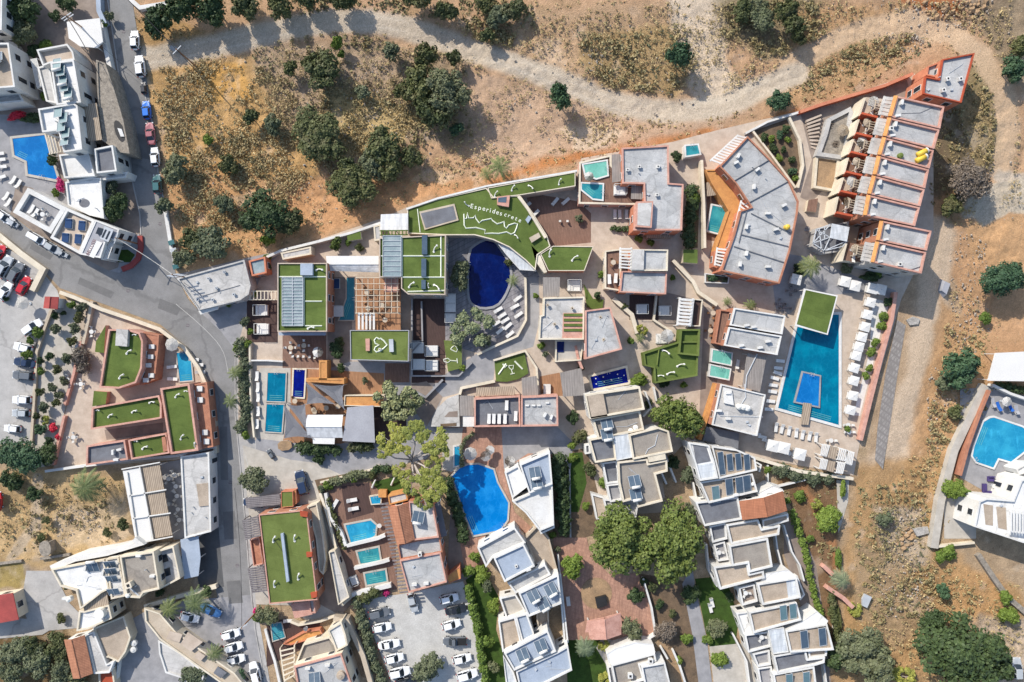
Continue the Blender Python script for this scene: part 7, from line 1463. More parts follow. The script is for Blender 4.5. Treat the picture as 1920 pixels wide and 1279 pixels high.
block(b, '1131,936 1190,938 1196,953 1192,976 1142,980', 3.8, 'white', 'roof_pale', .5); block(b, '1108,925 1132,932 1144,972 1118,974', 2.2, 'white', 'roof_sand', .3, win=False); block(b, '1096,834 1106,832 1108,850 1097,852', 2.6, 'white', 'roof_slate', .3, win=False)
for a, bb in (('1246,850', '1268,905'), ('1240,885', '1250,908')): wallp('white garden wall right of the brown roofed villa group, %s' % ('longer' if a[3] == '6' else 'shorter'), a + ' ' + bb, .35, 1.6)
wallp('white bent wall beside the brown roofed villa group', '1210,735 1221,765 1206,782', .3, 1.8); wallp('thin white wall near the green walled turf roof', '1226,726 1231,752', .3, 1.2)
tree('pine', 1275, 777, 50, 9, 'big dense round tree beside the service block', ell=(1, .95, 0)); tree('pine', 1170, 1010, 56, 9, 'left crown of the pair of big round trees', ell=(1.15, 1.12, 0)); tree('pine', 1258, 1022, 62, 9.5, 'right crown of the pair of big round trees', ell=(.95, 1.15, 0)); tree('pine', 1130, 1005, 26, 6, 'small round tree at the left of the big pair')
tree('lime', 1073, 1065, 27, 5, 'bright green umbrella pine on the plaza'); tree('dark', 1190, 1115, 17, 3, 'dark blue green small tree on the plaza'); tree('grey', 1186, 1178, 22, 4, 'leafy tree beside the pink pavilion'); palm(1097, 1215, 24, 3.6, 'grey green palm below the pink pavilion', 'leaf_palm_grey', 34); tree('yellow', 1132, 1210, 10, 2, 'yellow green shrub beside the grey green palm'); tree('yellow', 1134, 1272, 10, 2, 'yellow green shrub at the bottom edge')
tree('bare', 1248, 1185, 22, 3.4, 'sparse grey tree near the concrete path'); tree('lime', 1290, 1200, 14, 2, 'green shrub at the edge of the concrete path'); tree('dark', 1262, 870, 14, 3, 'dark shrub below the big dense round tree'); tree('grey', 1288, 890, 16, 2.8, 'loose shrub beside the stepped white houses'); tree('lime', 1098, 950, 10, 2, 'bright yellow shrub in the garden plot'); tree('lime', 1130, 905, 13, 1.8, 'green shrub beside the villa group wall'); tree('maquis', 1108, 880, 14, 1.8, 'brown green shrub in the garden plot'); tree('grey', 1342, 1175, 20, 3.2, 'round grey green tree on the shaded lawn'); tree('lime', 1330, 1200, 12, 1.6, 'bright shrub below the shaded lawn'); tree('lime', 1352, 1240, 18, 2.4, 'loose yellow green shrub on the pale terrace at the bottom'); tree('dark', 1300, 1115, 20, 2.4, 'dark bush under the big round tree edge'); tree('grey', 1290, 960, 14, 3, 'loose green shrub against the stepped white houses')
for i, (x, y) in enumerate(((1335, 1130), (1332, 1140))): put('lounger_white', x, y, -75, 'white lounger on the shaded lawn, %s one' % ('upper', 'lower')[i])
b = bldg('pavilion', 'pavilion with a pink hipped roof on the brick plaza', (1130, 1172), 'pavilion'); gable(b, '1097,1186 1101,1164 1163,1149 1167,1176', 2.6, 2.9, 'pink', 1, 'roof'); 
gable(b, '1106,1200 1100,1165 1164,1150 1165,1190', 2.6, 3.7, 'pink', 1, 'roof')
for x, y in Q('1108,1196 1104,1168 1160,1155 1161,1188'): MB().box(*P(x, y, 2.5), -.1, 2.6, .2, .2).obj('post', 'white', b)
tag(MB().prism(T('1116,1122 1136,1117 1139,1135 1120,1141', .9), 0, .9).obj('grill_block', 'black_iron'), 'black rectangular fire pit on the brick plaza', 'fire pit'); tag(MB().prism(T('1061,1120 1068,1119 1070,1136 1063,1137', .5), 0, .5).obj('stone_bench', 'white'), 'pale stone bench at the left of the brick plaza', 'bench')
tag(MB().prism(smoothc([P(1118 + 30 * cos(a), 1112 + 30 * sin(a)) for a in [i * pi / 6 for i in range(12)]], 1), 0, .14).obj('round_planter', 'soil_dry'), 'round paved bed in the centre of the brick plaza', 'planter')
wallp('white wall on the right of the brick plaza', '1206,1085 1222,1140 1230,1190 1205,1205', .35, 1.3); wallp('white wall on the left of the brick plaza', '1046,1040 1052,1100 1062,1200', .35, 1.3)
b = bldg('white_villa', 'white villa with a broad white terrace slab at the bottom centre', (1185, 1250), 'villa')
block(b, '1137,1226 1155,1215 1192,1204 1225,1208 1229,1224 1142,1246', 3.6, 'white', 'white_bright', .06, .2, win=False); zr = block(b, '1146,1247 1228,1225 1231,1240 1200,1248 1208,1276 1155,1292', 4.4, 'white', 'roof_brown', .6); zr = block(b, '1202,1250 1247,1242 1260,1294 1211,1294', 5.0, 'white', 'roof_grey', .5); chimney(b, 1220, 1240, 4, 0, .9, .8); chimney(b, 1182, 1268, 4, 0, .9, .8)
block(b, '1138,1250 1148,1248 1158,1296 1146,1296', 2.8, 'white', 'roof_slate', .4, win=False); wallp('white wall right of the bottom centre villa', '1262,1220 1275,1250 1290,1296', .4, 1.2); wallp('second white wall right of the bottom centre villa', '1240,1215 1252,1236', .4, 1.4)
sheet('path', '1232,1200 1262,1215 1290,1300 1262,1300 1250,1240', 'soil_dry', 'orange earth path right of the bottom centre villa'); sheet('pavement', '1128,1195 1165,1205 1140,1225 1160,1250 1140,1252 1118,1215', 'pav_pale', 'pale triangular paving beside the grey green palm')

# ============================================================ stepped white houses (south-east)
HG = 'stepped white houses'
b = bldg('white_stepped_house', 'topmost of the stepped white houses, with four solar panels on its narrowing roof', (1360, 875), 'house')
block(b, '1290,829 1330,835 1340,866 1347,897 1312,902 1304,872', 6.4, 'white', 'white_bright', .3); box_on(b, '1299,833 1324,837 1333,865 1306,870', 6.1, 6.14, 'roof_slate', 'roof_patch'); box_on(b, '1307,872 1337,868 1346,896 1313,900', 6.1, 6.16, 'tile_roof_white', 'roof_patch')
zr = block(b, '1334,836 1382,843 1416,858 1420,882 1349,898', 6.0, 'white', 'roof_sand', .5, .3); 
for x, y, n_ in ((1351, 868, 2), (1367, 866, 1), (1383, 865, 1), (1399, 867, 1)): solar(b, x, y, zr, 10, 1 if n_ == 1 else 1, False, 'solar', 3.4 if n_ == 1 else 4.6, 1.1)
zr = block(b, '1312,904 1411,888 1421,922 1329,944', 5.6, 'white', 'roof_sand', .55)
for x, y, m_ in ((1341, 926, 'solar_teal'), (1366, 912, 'solar'), (1385, 909, 'solar'), (1399, 906, 'solar')): solar(b, x, y, zr, 10, 1, False, m_, 3.4, 1.4)
ac(b, 1380, 928, zr, 10); tank(b, 1412, 908, zr, .35, .5)
b = bldg('white_stepped_house', 'stepped white house with the orange red tiled roof', (1390, 955), 'house')
block(b, '1304,942 1384,932 1392,974 1321,987', 5.2, 'white', 'roof_slate', .5); gable(b, '1392,975 1386,940 1468,921 1476,958', 6.0, 7.3, 'tiles_red', 1, wall='white')
block(b, '1421,925 1450,910 1467,917 1470,922 1424,934', 5.0, 'white', 'white_bright', .1, .1, win=False); block(b, '1429,975 1478,963 1479,977 1431,991', 4.6, 'white', 'roof_sand', .4, win=False)
b = bldg('white_stepped_house', 'stepped white house directly below the red tiled roof', (1395, 1020), 'house')
block(b, '1330,987 1361,980 1364,1011 1336,1018', 4.4, 'white', 'roof_slate', .6); block(b, '1362,984 1422,974 1429,992 1463,985 1461,1003 1371,1021', 5.2, 'white', 'roof_sand', .55)
block(b, '1338,1021 1359,1015 1367,1050 1346,1053', 4.0, 'white', 'pav_grey', .8); block(b, '1367,1023 1440,1009 1449,1063 1405,1074 1402,1057 1373,1062', 5.4, 'white', 'roof_brown', .5, .35)
settable(1348, 1036, 'on the balcony near the house below the tiled roof', 3.2, n=3, r=7)
b = bldg('white_stepped_house', 'stepped white house with a notched brown roof beside the big trees', (1390, 1085), 'house')
block(b, '1338,1063 1402,1054 1406,1076 1432,1070 1434,1084 1350,1106', 5.0, 'white', 'roof_sand', .6, .35); block(b, '1385,1102 1415,1095 1421,1128 1392,1136', 4.0, 'white', 'pav_brown', .8); settable(1398, 1112, 'on the balcony right below the notched brown roof', 3.2, n=3, r=7)
b = bldg('white_stepped_house', 'stepped white house with a white triangular slab above its brown roof', (1450, 1110), 'house')
block(b, '1436,1075 1478,1068 1494,1081 1424,1094', 4.4, 'white', 'white_bright', .06, .1, win=False); block(b, '1420,1095 1494,1083 1502,1121 1430,1135', 5.2, 'white', 'roof_sand', .5); box_on(b, '1474,1088 1492,1085 1498,1118 1478,1121', 4.7, 4.76, 'tile_roof_white', 'roof_patch')
b = bldg('white_stepped_house', 'stepped white house with two teal panels on its brown roof', (1450, 1160), 'house')
block(b, '1380,1150 1404,1146 1412,1186 1394,1190', 3.8, 'white', 'white_bright', .4); zr = block(b, '1404,1148 1494,1130 1503,1163 1413,1188', 5.2, 'white', 'roof_sand', .5)
for x, y in Q('1467,1147 1485,1144'): solar(b, x, y, zr, 10, 1, False, 'solar_teal', 3.2, 1.3)
b = bldg('white_stepped_house', 'stepped white house with a wide white slab and two tilted dark panels', (1480, 1200), 'house')
block(b, '1503,1166 1532,1146 1553,1164 1550,1170 1471,1182', 4.6, 'white', 'white_bright', .06, .1, win=False); zr = block(b, '1473,1183 1551,1170 1564,1219 1482,1224', 5.2, 'white', 'roof_sand', .45)
for x, y in Q('1506,1197 1540,1192'): solar(b, x, y, zr, 10, 1, False, 'solar', 3.8, 1.4)
block(b, '1440,1180 1470,1177 1479,1223 1450,1227', 5.0, 'white', 'tile_roof_white', .1, .15, win=False); block(b, '1396,1190 1442,1184 1446,1213 1403,1224', 4.2, 'white', 'roof_slate', .6)
settable(1428, 1195, 'on the balcony left of the wide white slab', 3.4, n=3, r=7)
b = bldg('white_stepped_house', 'stepped white house next to last at the bottom', (1480, 1243), 'house')
zr = block(b, '1450,1230 1511,1219 1515,1236 1547,1232 1546,1243 1530,1248 1458,1263', 4.8, 'white', 'roof_slate', .55); block(b, '1515,1222 1552,1213 1550,1230 1518,1235', 4.4, 'white', 'roof_sand', .4, win=False); block(b, '1411,1226 1443,1219 1446,1247 1421,1251', 3.8, 'white', 'pav_grey', .7)
b = bldg('white_stepped_house', 'stepped white house cut by the bottom edge', (1485, 1275), 'house')
zr = block(b, '1449,1264 1527,1250 1533,1298 1456,1298', 4.8, 'white', 'roof_sand', .5); block(b, '1420,1253 1447,1249 1453,1298 1428,1298', 3.6, 'white', 'pav_grey', .7); solar(b, 1478, 1272, zr, 10, 1, False, 'solar_teal', 2.6, 1.3); solar(b, 1510, 1268, zr, 10, 1, False, 'solar_teal', 2.6, 1.3)
for i, s_ in enumerate(('1424,885 1427,872 1420,868', '1453,992 1458,1030 1466,1060', '1470,985 1485,1035 1500,1060 1508,1090', '1494,1080 1508,1115 1500,1125', '1545,1245 1552,1298', '1375,1190 1400,1240 1408,1298', '1300,905 1306,935', '1325,1020 1330,1070 1345,1100')): wallp('thin white garden wall of the stepped houses, %s counted downwards' % ORD[i], s_, .3, 1.5)
wallp('white wall around the dark garden south of the pool deck', '1440,872 1440,905 1462,912 1510,900 1570,895', .3, 1.0); hedge('row of shrubs below the large pool deck', '1450,880 1490,890 1530,898 1560,900', 24, 1.8, 'leaf_grey', 'shrub_row'); sheet('path', '1568,900 1592,900 1590,940 1572,1000', 'pav_pale', 'pale narrow path beside the white stepped houses garden')
tree('lime', 1552, 975, 30, 4, 'bright green tree in the orange earth garden'); tree('lime', 1582, 915, 12, 2, 'slim green shrub at the end of the pool deck wall', ell=(.6, 1.8, 0)); tree('lime', 1500, 930, 14, 1.8, 'light shrub in the orange earth garden'); hedge('narrow green hedge behind the stepped houses', '1488,960 1512,1030 1525,1100 1545,1170 1560,1230', 12, 1.6, 'leaf_lime', 'hedge'); palm(1578, 1088, 24, 3.2, 'grey green fan palm on the hillside edge', 'leaf_palm_grey', 32); tree('lime', 1573, 1045, 11, 1.8, 'slim yellow green shrub above the fan palm', ell=(.7, 2.2, 0)); tree('yellow', 1604, 1142, 12, 1.6, 'yellow green shrub at the end of the brick wall'); tree('maquis', 1570, 1170, 12, 1.8, 'long shrub beside the white wall', ell=(.8, 3, 5)); hedge('tall cypress shrub strip on the white wall', '1562,1110 1566,1160 1572,1200', 12, 1.8, 'leaf_maquis', 'hedge')
wallp('reddish brick wall stub left of the fan palm', '1545,1062 1562,1078', .8, 1.6, 'pink'); wallp('reddish brick wall running below the fan palm', '1552,1102 1582,1122 1600,1140', .8, 1.6, 'pink'); wallp('white low wall on the garden edge', '1562,1120 1566,1180', .4, .9)
tag(MB().prism(T('1617,1124 1622,1114 1635,1120 1626,1140 1617,1136', .8), .3, .8, bottom=True).obj('water_cistern', 'metal'), 'grey metal lid lying on the dry slope', 'cistern')
# ============================================================ right edge villa
pool('cyan pool with steps at the right edge', '1857,784 1864,783 1917,801 1932,812 1932,838 1896,866 1872,859 1863,877 1831,866 1824,855 1827,838 1845,791', 'w_cyan', 'white', .35)
for i in range(3): tag(MB().beam((*P(1833 + i * 4, 850 - i * 1, .1), .07), (*P(1853 + i * 4, 790 + i * 2, .1), .07), .12, .04).obj('pool_step', 'w_teal'), 'dark step line across the cyan pool at the right edge, %s from the left' % ORD[i], 'step', 'steps of the cyan pool')
wallp('white stepped retaining wall of the right edge villa', '1848,722 1830,760 1790,845 1765,940 1752,1028', 1.5, 1.2, 'pav_pale'); wallp('orange topped wall beside the cyan pool', '1856,732 1838,775 1815,840 1801,892', .55, 1.9, 'terracotta')
wallp('cream wall below the yard of the right edge villa', '1752,1026 1790,1022 1828,1018', .4, 1.0, 'cream'); wallp('grey wall above the cyan pool', '1862,722 1895,738 1960,760', .5, 1.6, 'white')
b = bldg('awning', 'large cream awning roof at the right edge above the cyan pool', (1890, 688), 'awning'); slabroof(b, '1866,662 1990,656 1990,716 1852,714', 3.4, .2, 'canvas', 'roof'); hedge('dark hedge under the cream awning at the right edge', '1870,722 1920,732 1960,740', 14, 1.6, 'leaf_dark', 'hedge')
b = bldg('white_villa', 'white villa with balconies at the right edge below the cyan pool', (1880, 990), 'villa')
zr = block(b, '1836,940 1850,934 1900,938 1915,900 1990,880 1990,1030 1918,1018 1827,988', 6.6, 'white', 'white_bright', .5, dens=3.6)
for s_ in ('1844,945 1862,948 1862,986 1848,984', '1868,950 1886,952 1888,994 1872,990'): box_on(b, s_, zr, zr + .05, 'roof_sand', 'roof_terrace')
beams(b, '1892,955 1925,958 1925,1000 1892,996', 7.4, 6, 'white', .3, 0, False); block(b, '1905,880 1925,868 1990,870 1990,900 1915,898', 3.6, 'white', 'white_bright', .3, win=False)
tree('lime', 1793, 920, 24, 4, 'bright green tree beside the white stepped wall'); tree('lime', 1813, 925, 12, 2, 'yellow green shrub right of the bright tree by the stepped wall')
SOFA = proto('sofa', [('base', MB().box(0, 0, 0, .4, 3.4, .9).box(-1.3, 1.2, 0, .4, .9, 1.6), 'purple_cloth'), ('backrest', MB().box(0, -.45, .4, .75, 3.4, .25).box(-1.75, .8, .4, .75, .25, 2.4), 'purple_cloth'), ('cushion', MB().box(.1, .05, .4, .52, 3.0, .6).box(-1.25, 1.2, .4, .52, .6, 1.3), 'purple_cloth')]); PR['sofa'] = SOFA
put('sofa', 1858, 925, 0, 'purple L-shaped sofa on the terrace of the right edge villa', k=.95); put('table', 1862, 911, 0, 'round table in front of the purple sofa'); PR['armchair'] = proto('armchair', [('seat', MB().box(0, 0, 0, .42, 1.1, 1.4), 'purple_cloth'), ('backrest', MB().box(.5, 0, .42, .8, .2, 1.4), 'purple_cloth')])
put('armchair', 1877, 909, 0, 'purple armchair right of the sofa table'); put('armchair', 1858, 898, 90, 'purple armchair above the sofa table', k=.9); put('lounger_blue', 1872, 762, 110, 'blue lounger under the white parasol by the cyan pool'); put('lounger_blue', 1894, 763, 110, 'blue lounger right of the white parasol by the cyan pool'); put('lounger_grey', 1862, 755, 100, 'grey lounger left of the blue loungers by the cyan pool'); put('lounger_grey', 1906, 768, 100, 'grey lounger right of the blue loungers by the cyan pool'); put('parasol', 1878, 752, 0, 'white parasol above the cyan pool', k=.75)
car('suv', 'silver', 1907, 1254, 90, 'pale car at the bottom right corner', k=1.0)
rt = 'stone wall running down the slope below the right edge villa'; wallp(rt, '1835,1040 1865,1085 1890,1120 1925,1150', 1.0, .9, 'stone'); b = bldg('ruin', 'small white ruined patch of rubble wall on the slope', (1690, 1035), 'ruin')
MB().prism(T('1712,992 1740,988 1742,1000 1720,1006', .4), -.2, .4, 0).obj('slab', 'rock', b)
tag(MB().prism(T('1764,545 1770,522 1787,530 1775,558', 1.0), -.2, 1.0, p1=T('1766,545 1772,528 1782,532 1775,552', 1.0)).obj('covered_pile', 'canvas_grey'), 'pile under a pale grey sheet on the shaded track', 'pile'); tag(MB().prism(T('1700,600 1712,594 1725,598 1722,608 1706,610', .4), -.2, .4).obj('sand_heap', 'rock'), 'small pale heap on the track beside the painted fence shadow', 'heap')

# ============================================================ hillside trees and bushes
HT = [('maquis', 600, 132, 36, 4.2, 'round dark bush, upper left of the hillside middle'), ('maquis', 580, 112, 18, 3, 'small round crown at the top left of the upper dark bush'), ('maquis', 542, 128, 16, 2.6, 'small olive bush left of the upper round dark bush'), ('maquis', 598, 246, 52, 4.4, 'largest single round dark bush in the hillside middle'),
 ('maquis', 790, 160, 38, 5, 'dark tree at the top left of the hillside cluster'), ('grey', 838, 165, 42, 6, 'pale grey green tree in the hillside cluster'), ('maquis', 760, 172, 20, 4, 'dark bush at the left of the hillside cluster'), ('maquis', 812, 215, 34, 5, 'dark tree at the lower end of the hillside cluster'), ('maquis', 802, 105, 24, 4.5, 'small crown at the top of the hillside cluster'), ('maquis', 848, 108, 16, 3.2, 'small bush right of the top of the hillside cluster'), ('teal', 855, 240, 14, 3, 'blue green shrub below the hillside cluster'),
 ('maquis', 712, 276, 36, 4.4, 'dark bush group below the largest round bush, upper'), ('grey', 700, 305, 28, 4, 'grey green bush group, lower left part'), ('maquis', 735, 310, 30, 4, 'dark bush of the group below, lower middle'), ('maquis', 772, 290, 22, 3.4, 'dark bush of the group below, right end'), ('maquis', 660, 355, 44, 5, 'tall dark bush above the turf roofs'), ('maquis', 655, 320, 26, 4.2, 'small crown on top of the tall dark bush'), ('dark', 500, 403, 46, 5, 'big round dark bush above the west turf roof'), ('maquis', 540, 415, 26, 4, 'round bush at the right of the big dark one above the west turf roof'), ('lime', 500, 448, 14, 4, 'light green young tree below the big round dark bush', ),
 ('maquis', 468, 218, 17, 2.8, 'small bush on the left slope'), ('grey', 512, 232, 19, 2.8, 'olive bush left of the largest round bush'), ('grey', 330, 318, 28, 3.4, 'grey green bush near the north road'), ('maquis', 428, 305, 20, 2.4, 'small dark bush in the straw grass'), ('grey', 420, 385, 20, 3, 'olive bush left of the big round dark bush'), ('lime', 388, 262, 12, 1.8, 'small green shrub in the straw grass'), ('grey', 400, 462, 36, 3.8, 'grey green bush above the pale junction building'), ('maquis', 358, 445, 24, 3.2, 'bush left of the one above the junction building'), ('grey', 345, 480, 22, 3, 'bush nearest the road junction'), ('grey', 305, 385, 18, 3, 'tree on the road side wall', ), ('grey', 735, 92, 18, 3, 'olive bush above the hillside cluster'), ('lime', 632, 78, 14, 3.2, 'light green young tree beside the track'), ('lime', 640, 100, 9, 2, 'small light shrub below the young tree'), ('grey', 680, 175, 16, 2, 'pale low bush in the hillside middle'),
 ('teal', 1048, 181, 24, 5, 'single green tree on bare ground below the track'), ('teal', 1276, 107, 25, 5.2, 'green tree at the edge of the scrub patch, casting a grey shadow'), ('teal', 1460, 186, 22, 2.8, 'dark green bush above the triangular bed'),
 ('maquis', 838, 18, 22, 3.6, 'round green bush at the top edge'), ('maquis', 912, 65, 16, 2.8, 'olive bush in the upper scrub'), ('dark', 298, 38, 30, 4.6, 'dark tree at the top beside the north road'), ('dark', 345, 12, 34, 5, 'dark tree at the top edge, second from the road'), ('dark', 400, 15, 30, 5, 'dark tree at the top edge, third from the road'), ('maquis', 455, 10, 30, 4.4, 'dark tree at the top edge, fourth from the road'), ('maquis', 520, 5, 30, 4.4, 'dark tree at the top edge, fifth from the road'), ('maquis', 575, -4, 26, 4.4, 'dark tree at the top edge, sixth from the road'), ('maquis', 640, -8, 26, 4.6, 'dark tree at the top edge, seventh from the road'), ('maquis', 780, -12, 30, 5, 'dark tree at the top edge left of the round bush'), ('maquis', 905, 5, 20, 3, 'dark bush at the top edge right of the round bush'), ('grey', 935, 30, 22, 3, 'olive scrub bush in the upper middle'), ('maquis', 965, 20, 24, 3, 'scrub bush at the top middle'),
 ('maquis', 1480, 20, 26, 4, 'dark tree at the top edge above the boundary wall'), ('maquis', 1490, 50, 22, 4, 'middle dark tree of the column above the boundary wall'), ('maquis', 1390, 20, 22, 2.8, 'scrub bush at the top, right of the pale bare patch'), ('grey', 1430, 40, 24, 2.8, 'olive scrub bush left of the column of dark trees'), ('grey', 1420, 5, 20, 2.6, 'olive scrub bush at the top edge left of the column of dark trees'), ('maquis', 1500, 70, 14, 3, 'lower dark bush of the column above the boundary wall'),
 ('bare', 1820, 335, 42, 4.6, 'large leafless grey bush at the right'), ('maquis', 1790, 385, 22, 2.6, 'green bush below the large leafless one'), ('teal', 1882, 528, 42, 5, 'large round green tree at the right edge'), ('teal', 1808, 688, 38, 4.6, 'round green tree above the cyan pool'), ('teal', 1900, 130, 24, 4, 'green bush at the upper right edge'), ('maquis', 1912, 85, 20, 3, 'dark bush at the top right edge'), ('maquis', 1792, 775, 16, 1.8, 'small bush on the slope left of the cyan pool'), ('grey', 1770, 715, 18, 2.2, 'low shrub left of the round tree above the cyan pool'), ('lime', 1850, 595, 14, 1.8, 'low green shrub under the large round tree'),
 ('dark', 1800, 1225, 78, 7.5, 'huge round tree at the bottom right'), ('dark', 1755, 1168, 26, 4, 'small crown at the top left of the huge tree'), ('dark', 1862, 1258, 38, 5.5, 'right crown beside the huge tree at the bottom right'), ('grey', 1615, 1215, 44, 5, 'large grey green tree beside the stepped houses'), ('grey', 1640, 1250, 40, 5, 'lower crown beside the large grey green tree'), ('dark', 1570, 1230, 26, 4, 'shaded tree behind the large grey green tree'), ('lime', 1765, 1045, 14, 2, 'green bush under the yard of the right villa'), ('lime', 1780, 1035, 18, 1.8, 'long green bush under the yard of the right villa'), ('teal', 1772, 1108, 15, 2, 'small green bush on the orange slope'), ('lime', 1888, 1120, 16, 2, 'green shrub beside the stone wall, upper'), ('lime', 1900, 1155, 20, 2.4, 'green shrub beside the stone wall, lower'), ('yellow', 1695, 1272, 18, 1.8, 'yellow green bush at the bottom edge'), ('grey', 1660, 975, 16, 2, 'pale green shrub among the rocks')]
palm(938, 314, 27, 3.4, 'spiky green palm just above the turf strip', nf=24); palm(912, 326, 17, 2.4, 'smaller spiky palm left of the one above the turf strip', nf=20)
for q in HT: tree(*q[:4], q[4] * 1.3, q[5])

# ============================================================ ground cover
NORTH = '250,20 480,60 900,0 1700,0 1900,0 1920,420 1780,420 1700,140 1500,200 1080,312 910,345 715,415 500,470 340,480 330,300 290,200 270,115'
scatter('scrub', 'low olive brown scrub scattered over the dry slopes', [('470,90 620,60 880,100 890,260 700,300 520,260', 600), ('1090,60 1290,45 1310,120 1260,178 1150,165 1080,120', 420), ('860,0 1000,0 1010,90 880,80', 300), ('1360,0 1530,0 1540,110 1440,120 1350,60', 420), ('300,200 480,250 520,420 420,470 330,300', 260), ('1700,140 1850,110 1880,300 1830,420 1750,420', 380), ('1600,880 1740,880 1750,1150 1640,1180 1600,1000', 380), ('1460,900 1590,910 1570,1050 1500,1040', 120), ('0,890 230,900 230,1000 0,1050', 160), ('1740,600 1850,640 1850,760 1740,880', 200), ('1750,1050 1920,1100 1920,1200 1700,1240', 160), ('460,0 840,0 840,30 560,45', 220), ('1520,20 1720,60 1640,170 1500,190', 220)], 'leaf_scrub', 10, (.16, .75), 5)
scatter('dry_grass', 'tufts of straw coloured dry grass on the slopes', [(NORTH, 10000), ('290,110 480,110 620,250 640,330 520,400 340,470 300,300', 5200), ('600,150 800,150 800,300 600,300', 1300), ('1600,870 1830,840 1760,1040 1920,1100 1920,1279 1600,1279', 1700), ('1740,540 1880,560 1860,760 1740,880', 450), ('0,890 230,900 230,1010 100,1050 0,1050', 350)], 'leaf_straw', 7, (.13, .46), 15, 1.0)
scatter('green_weeds', 'small fresh green weeds between the dry grass', [('300,200 600,140 880,200 700,320 420,460', 260), ('1500,100 1760,60 1700,150 1520,190', 220), ('1600,900 1740,900 1740,1150 1600,1180', 200), ('1080,60 1300,60 1280,180 1090,140', 120)], 'leaf_grey', 8, (.15, .45), 25)
rocks('rubble', 'pale limestone rubble scattered over the dry slopes', [('560,120 760,120 780,260 600,260', 260), ('1650,950 1750,950 1740,1060 1650,1060', 380), ('1780,440 1850,440 1860,640 1790,700', 380), ('1650,1060 1750,1060 1740,1160 1640,1160', 240), ('1640,0 1860,0 1860,50 1740,60', 200), ('1660,60 1740,60 1720,120 1660,120', 220), ('1100,90 1130,80 1135,120 1105,140', 60), ('1740,680 1830,740 1780,860 1740,840', 200), (NORTH, 1300), ('100,960 220,940 220,1010 110,1030', 220), ('1380,120 1420,120 1420,160 1380,160', 50)])
rocks('boulders', 'larger boulders at the quarried orange bank in the top right', [('1690,0 1860,0 1850,40 1760,40', 70), ('1700,985 1720,1000 1710,1040 1680,1020', 30)], 19, (.4, 1.0), 'soil_dry')

# ============================================================ utility poles and cables
def pole(px, py, h, label, arms=2, ang=0):
    x, y = P(px, py, h); t = thing('utility_pole', label, 'utility pole', x, y)
    MB().cyl(x, y, -.3, h, .16, .1, 10).obj('pole', 'wood', t)
    for k in range(arms): MB().beam((x - 1.1 * cos(ang), y - 1.1 * sin(ang), h - .4 - .7 * k), (x + 1.1 * cos(ang), y + 1.1 * sin(ang), h - .4 - .7 * k), .14, .14).obj('crossarm', 'metal', t)
    return (x, y, h - .3)
pa = pole(122, 28, 8, 'wooden utility pole in the top left courtyard', 2, .6); pb = pole(330, 92, 8, 'utility pole beside the gravel track turnoff', 1, .8); pc = pole(216, 446, 8, 'utility pole at the lettered corner building', 1, 1.2)
pd = pole(322, 515, 8.5, 'utility pole carrying a platform of crossarms at the junction', 5, .2); pe = pole(452, 1178, 8, 'utility pole beside the main road near the bottom', 2, .5)
def cable(a, b_, label, r=.045, mat='dark'):
    A, B_ = Vector(a), Vector(b_); pts = []
    for i in range(15):
        t = i / 14; p = A.lerp(B_, t); p.z -= 4 * t * (1 - t) * 1.0; pts.append(tuple(p))
    tag(MB().tube(pts, r, 5).obj('overhead_cable', mat), label, 'cable')
cable(pa, (*P(190, 152, 7.2), 7.2), 'dark overhead cable crossing the solar panel villa', .07); cable((*P(232, -8, 8), 8), pb, 'dark overhead cable from the top edge to the turnoff pole', .07); cable(pb, (*P(390, 160, 4), 4), 'dark cable running down from the turnoff pole', .05)
cable(pc, pd, 'pale overhead cable across the road junction', .06, 'roof_pale'); cable(pd, (*P(372, 583, 4), 4), 'cable from the platform pole to the pale junction building', .04); cable(pe, (*P(440, 915, 6), 6), 'dark cable above the lower main road', .04); cable(pa, (*P(262, 150, 5), 5), 'thin cable over the canopy near the top left', .03)
tag(MB().prism(smoothc(T('318,85 328,86 334,92 326,96 318,92', .6), 1), -.2, .6).obj('water_cistern', 'concrete'), 'small grey concrete block at the turnoff of the track', 'block')
for i, (x, y) in enumerate(Q('326,470 322,455 330,500')): tag(MB().box(*P(x, y, 1), 0, 1.2, 1.2, .9, .3).obj('waste_container', 'paint_teal' if i else 'metal'), 'waste container beside the road junction, %s' % ('middle', 'upper', 'lower')[i], 'waste container')
tag(MB().box(*P(315, 430, .6), 0, .55, .7, 9, .16).obj('road_barrier', 'white'), 'white low barrier on the bend opposite the red planter wall', 'barrier')

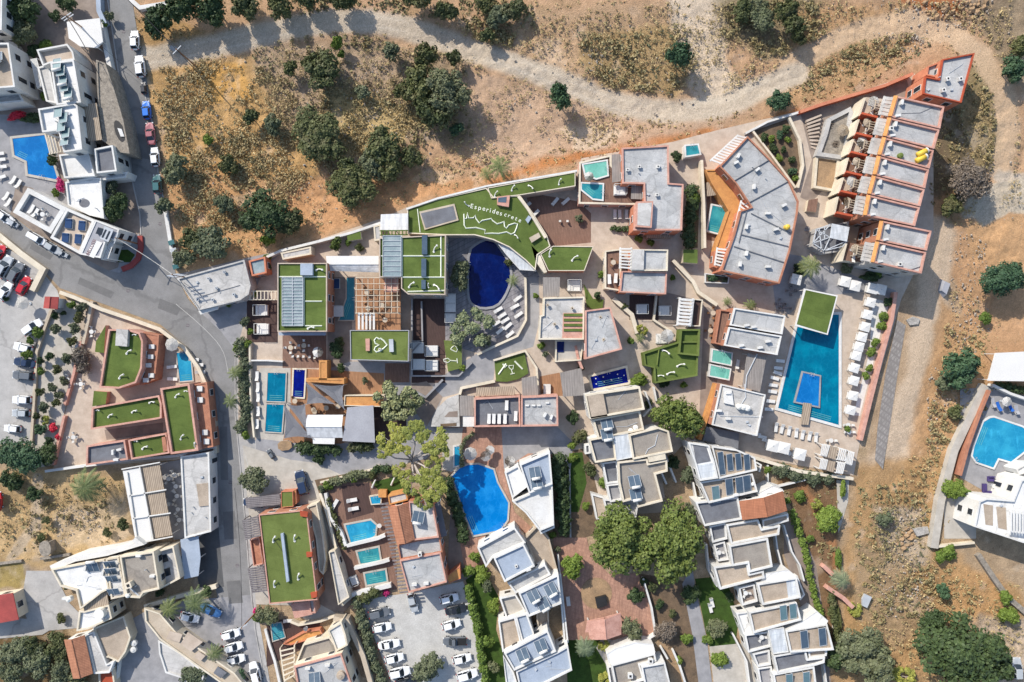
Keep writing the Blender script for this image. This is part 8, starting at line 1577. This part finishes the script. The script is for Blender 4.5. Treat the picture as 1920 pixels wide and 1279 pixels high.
# small plants in the hotel grounds
for i, (x, y, r_, k_, lb) in enumerate(((476, 552, 8, 'lime', 'at the top corner of the dark terrace'), (458, 602, 10, 'grey', 'on the slope above the road bend'), (468, 622, 8, 'lime', 'left of the dark terrace with daybeds'), (636, 638, 10, 'maquis', 'in the gap left of the heart roof, upper one'), (640, 690, 9, 'dark', 'on the grey forecourt under the heart roof'), (684, 713, 8, 'grey', 'beside the dark red parasol base'), (868, 690, 8, 'lime', 'at the tip of the cocktail lawn'), (850, 634, 8, 'dark', 'above the cocktail lawn'), (1005, 555, 7, 'lime', 'on the wall left of the slatted square roof'), (1014, 650, 9, 'lime', 'in the pot right of the five-sided lawn'), (1022, 664, 7, 'grey', 'below the pot shrub right of the five-sided lawn'), (1170, 575, 8, 'maquis', 'beside the sofas on the tan path'), (1120, 552, 8, 'dark', 'beside the three-cornered lawn'), (1128, 514, 8, 'lime', 'left of the balcony of the square block'), (1262, 520, 7, 'lime', 'between the square block and the stair path'), (1222, 455, 8, 'lime', 'under the slatted brown awning'), (1183, 640, 8, 'lime', 'left of the green walled roof'), (1090, 690, 8, 'grey', 'at the foot of the pink stair wall'), (1215, 758, 9, 'maquis', 'above the big dense round tree'), (1245, 718, 10, 'dark', 'in the dark garden under the green walled roof'), (1282, 722, 8, 'lime', 'in the dark garden right of the dark shrub'), (1440, 880, 9, 'lime', 'at the west end of the row below the pool deck'), (700, 890, 9, 'maquis', 'at the lane edge left of the shaded lawn'), (664, 900, 7, 'lime', 'in the middle of the planted strip'), (604, 918, 8, 'grey', 'at the top of the narrow hedge'), (700, 1112, 9, 'maquis', 'beside the pink flowering shrub'), (650, 1112, 8, 'lime', 'left of the bottom small pool wall'), (1035, 1005, 8, 'lime', 'at the corner of the white pool house'), (1045, 1030, 7, 'grey', 'at the top left of the brick plaza'), (1206, 1090, 9, 'dark', 'at the plaza wall under the big round trees'), (1226, 1100, 11, 'maquis', 'in the dark earth garden, upper one'), (1238, 1135, 10, 'dark', 'in the dark earth garden, middle one'), (1262, 1150, 9, 'maquis', 'in the dark earth garden, right one'), (1275, 1240, 9, 'lime', 'on the orange earth path'), (1368, 1120, 10, 'dark', 'on the shaded lawn close to the houses'), (1350, 1095, 9, 'dark', 'at the top of the shaded lawn'), (1475, 940, 8, 'lime', 'beside the red tiled house'), (1520, 1010, 9, 'lime', 'in the lower orange earth garden'), (1530, 945, 9, 'yellow', 'right of the light shrub in the earth garden'), (480, 1145, 8, 'flower', 'at the road corner below the turf building'), (300, 1112, 9, 'dark', 'on the cream wall left of the palms'), (388, 1108, 12, 'dark', 'in the oval grass bed right of the palms'), (126, 1100, 9, 'maquis', 'at the corner of the cream apartment house'), (112, 1160, 10, 'maquis', 'below the cream apartment house'), (200, 1000, 10, 'maquis', 'on the north side of the long white ledge'), (8, 560, 6, 'dark', 'in the car park corner'))):
    tree(k_, x, y, r_, 1.3 + r_ * .06, '%s shrub %s' % ({'lime': 'bright green', 'dark': 'dark green', 'grey': 'grey green', 'maquis': 'olive green', 'yellow': 'yellow green', 'flower': 'pink flowering'}[k_], lb))
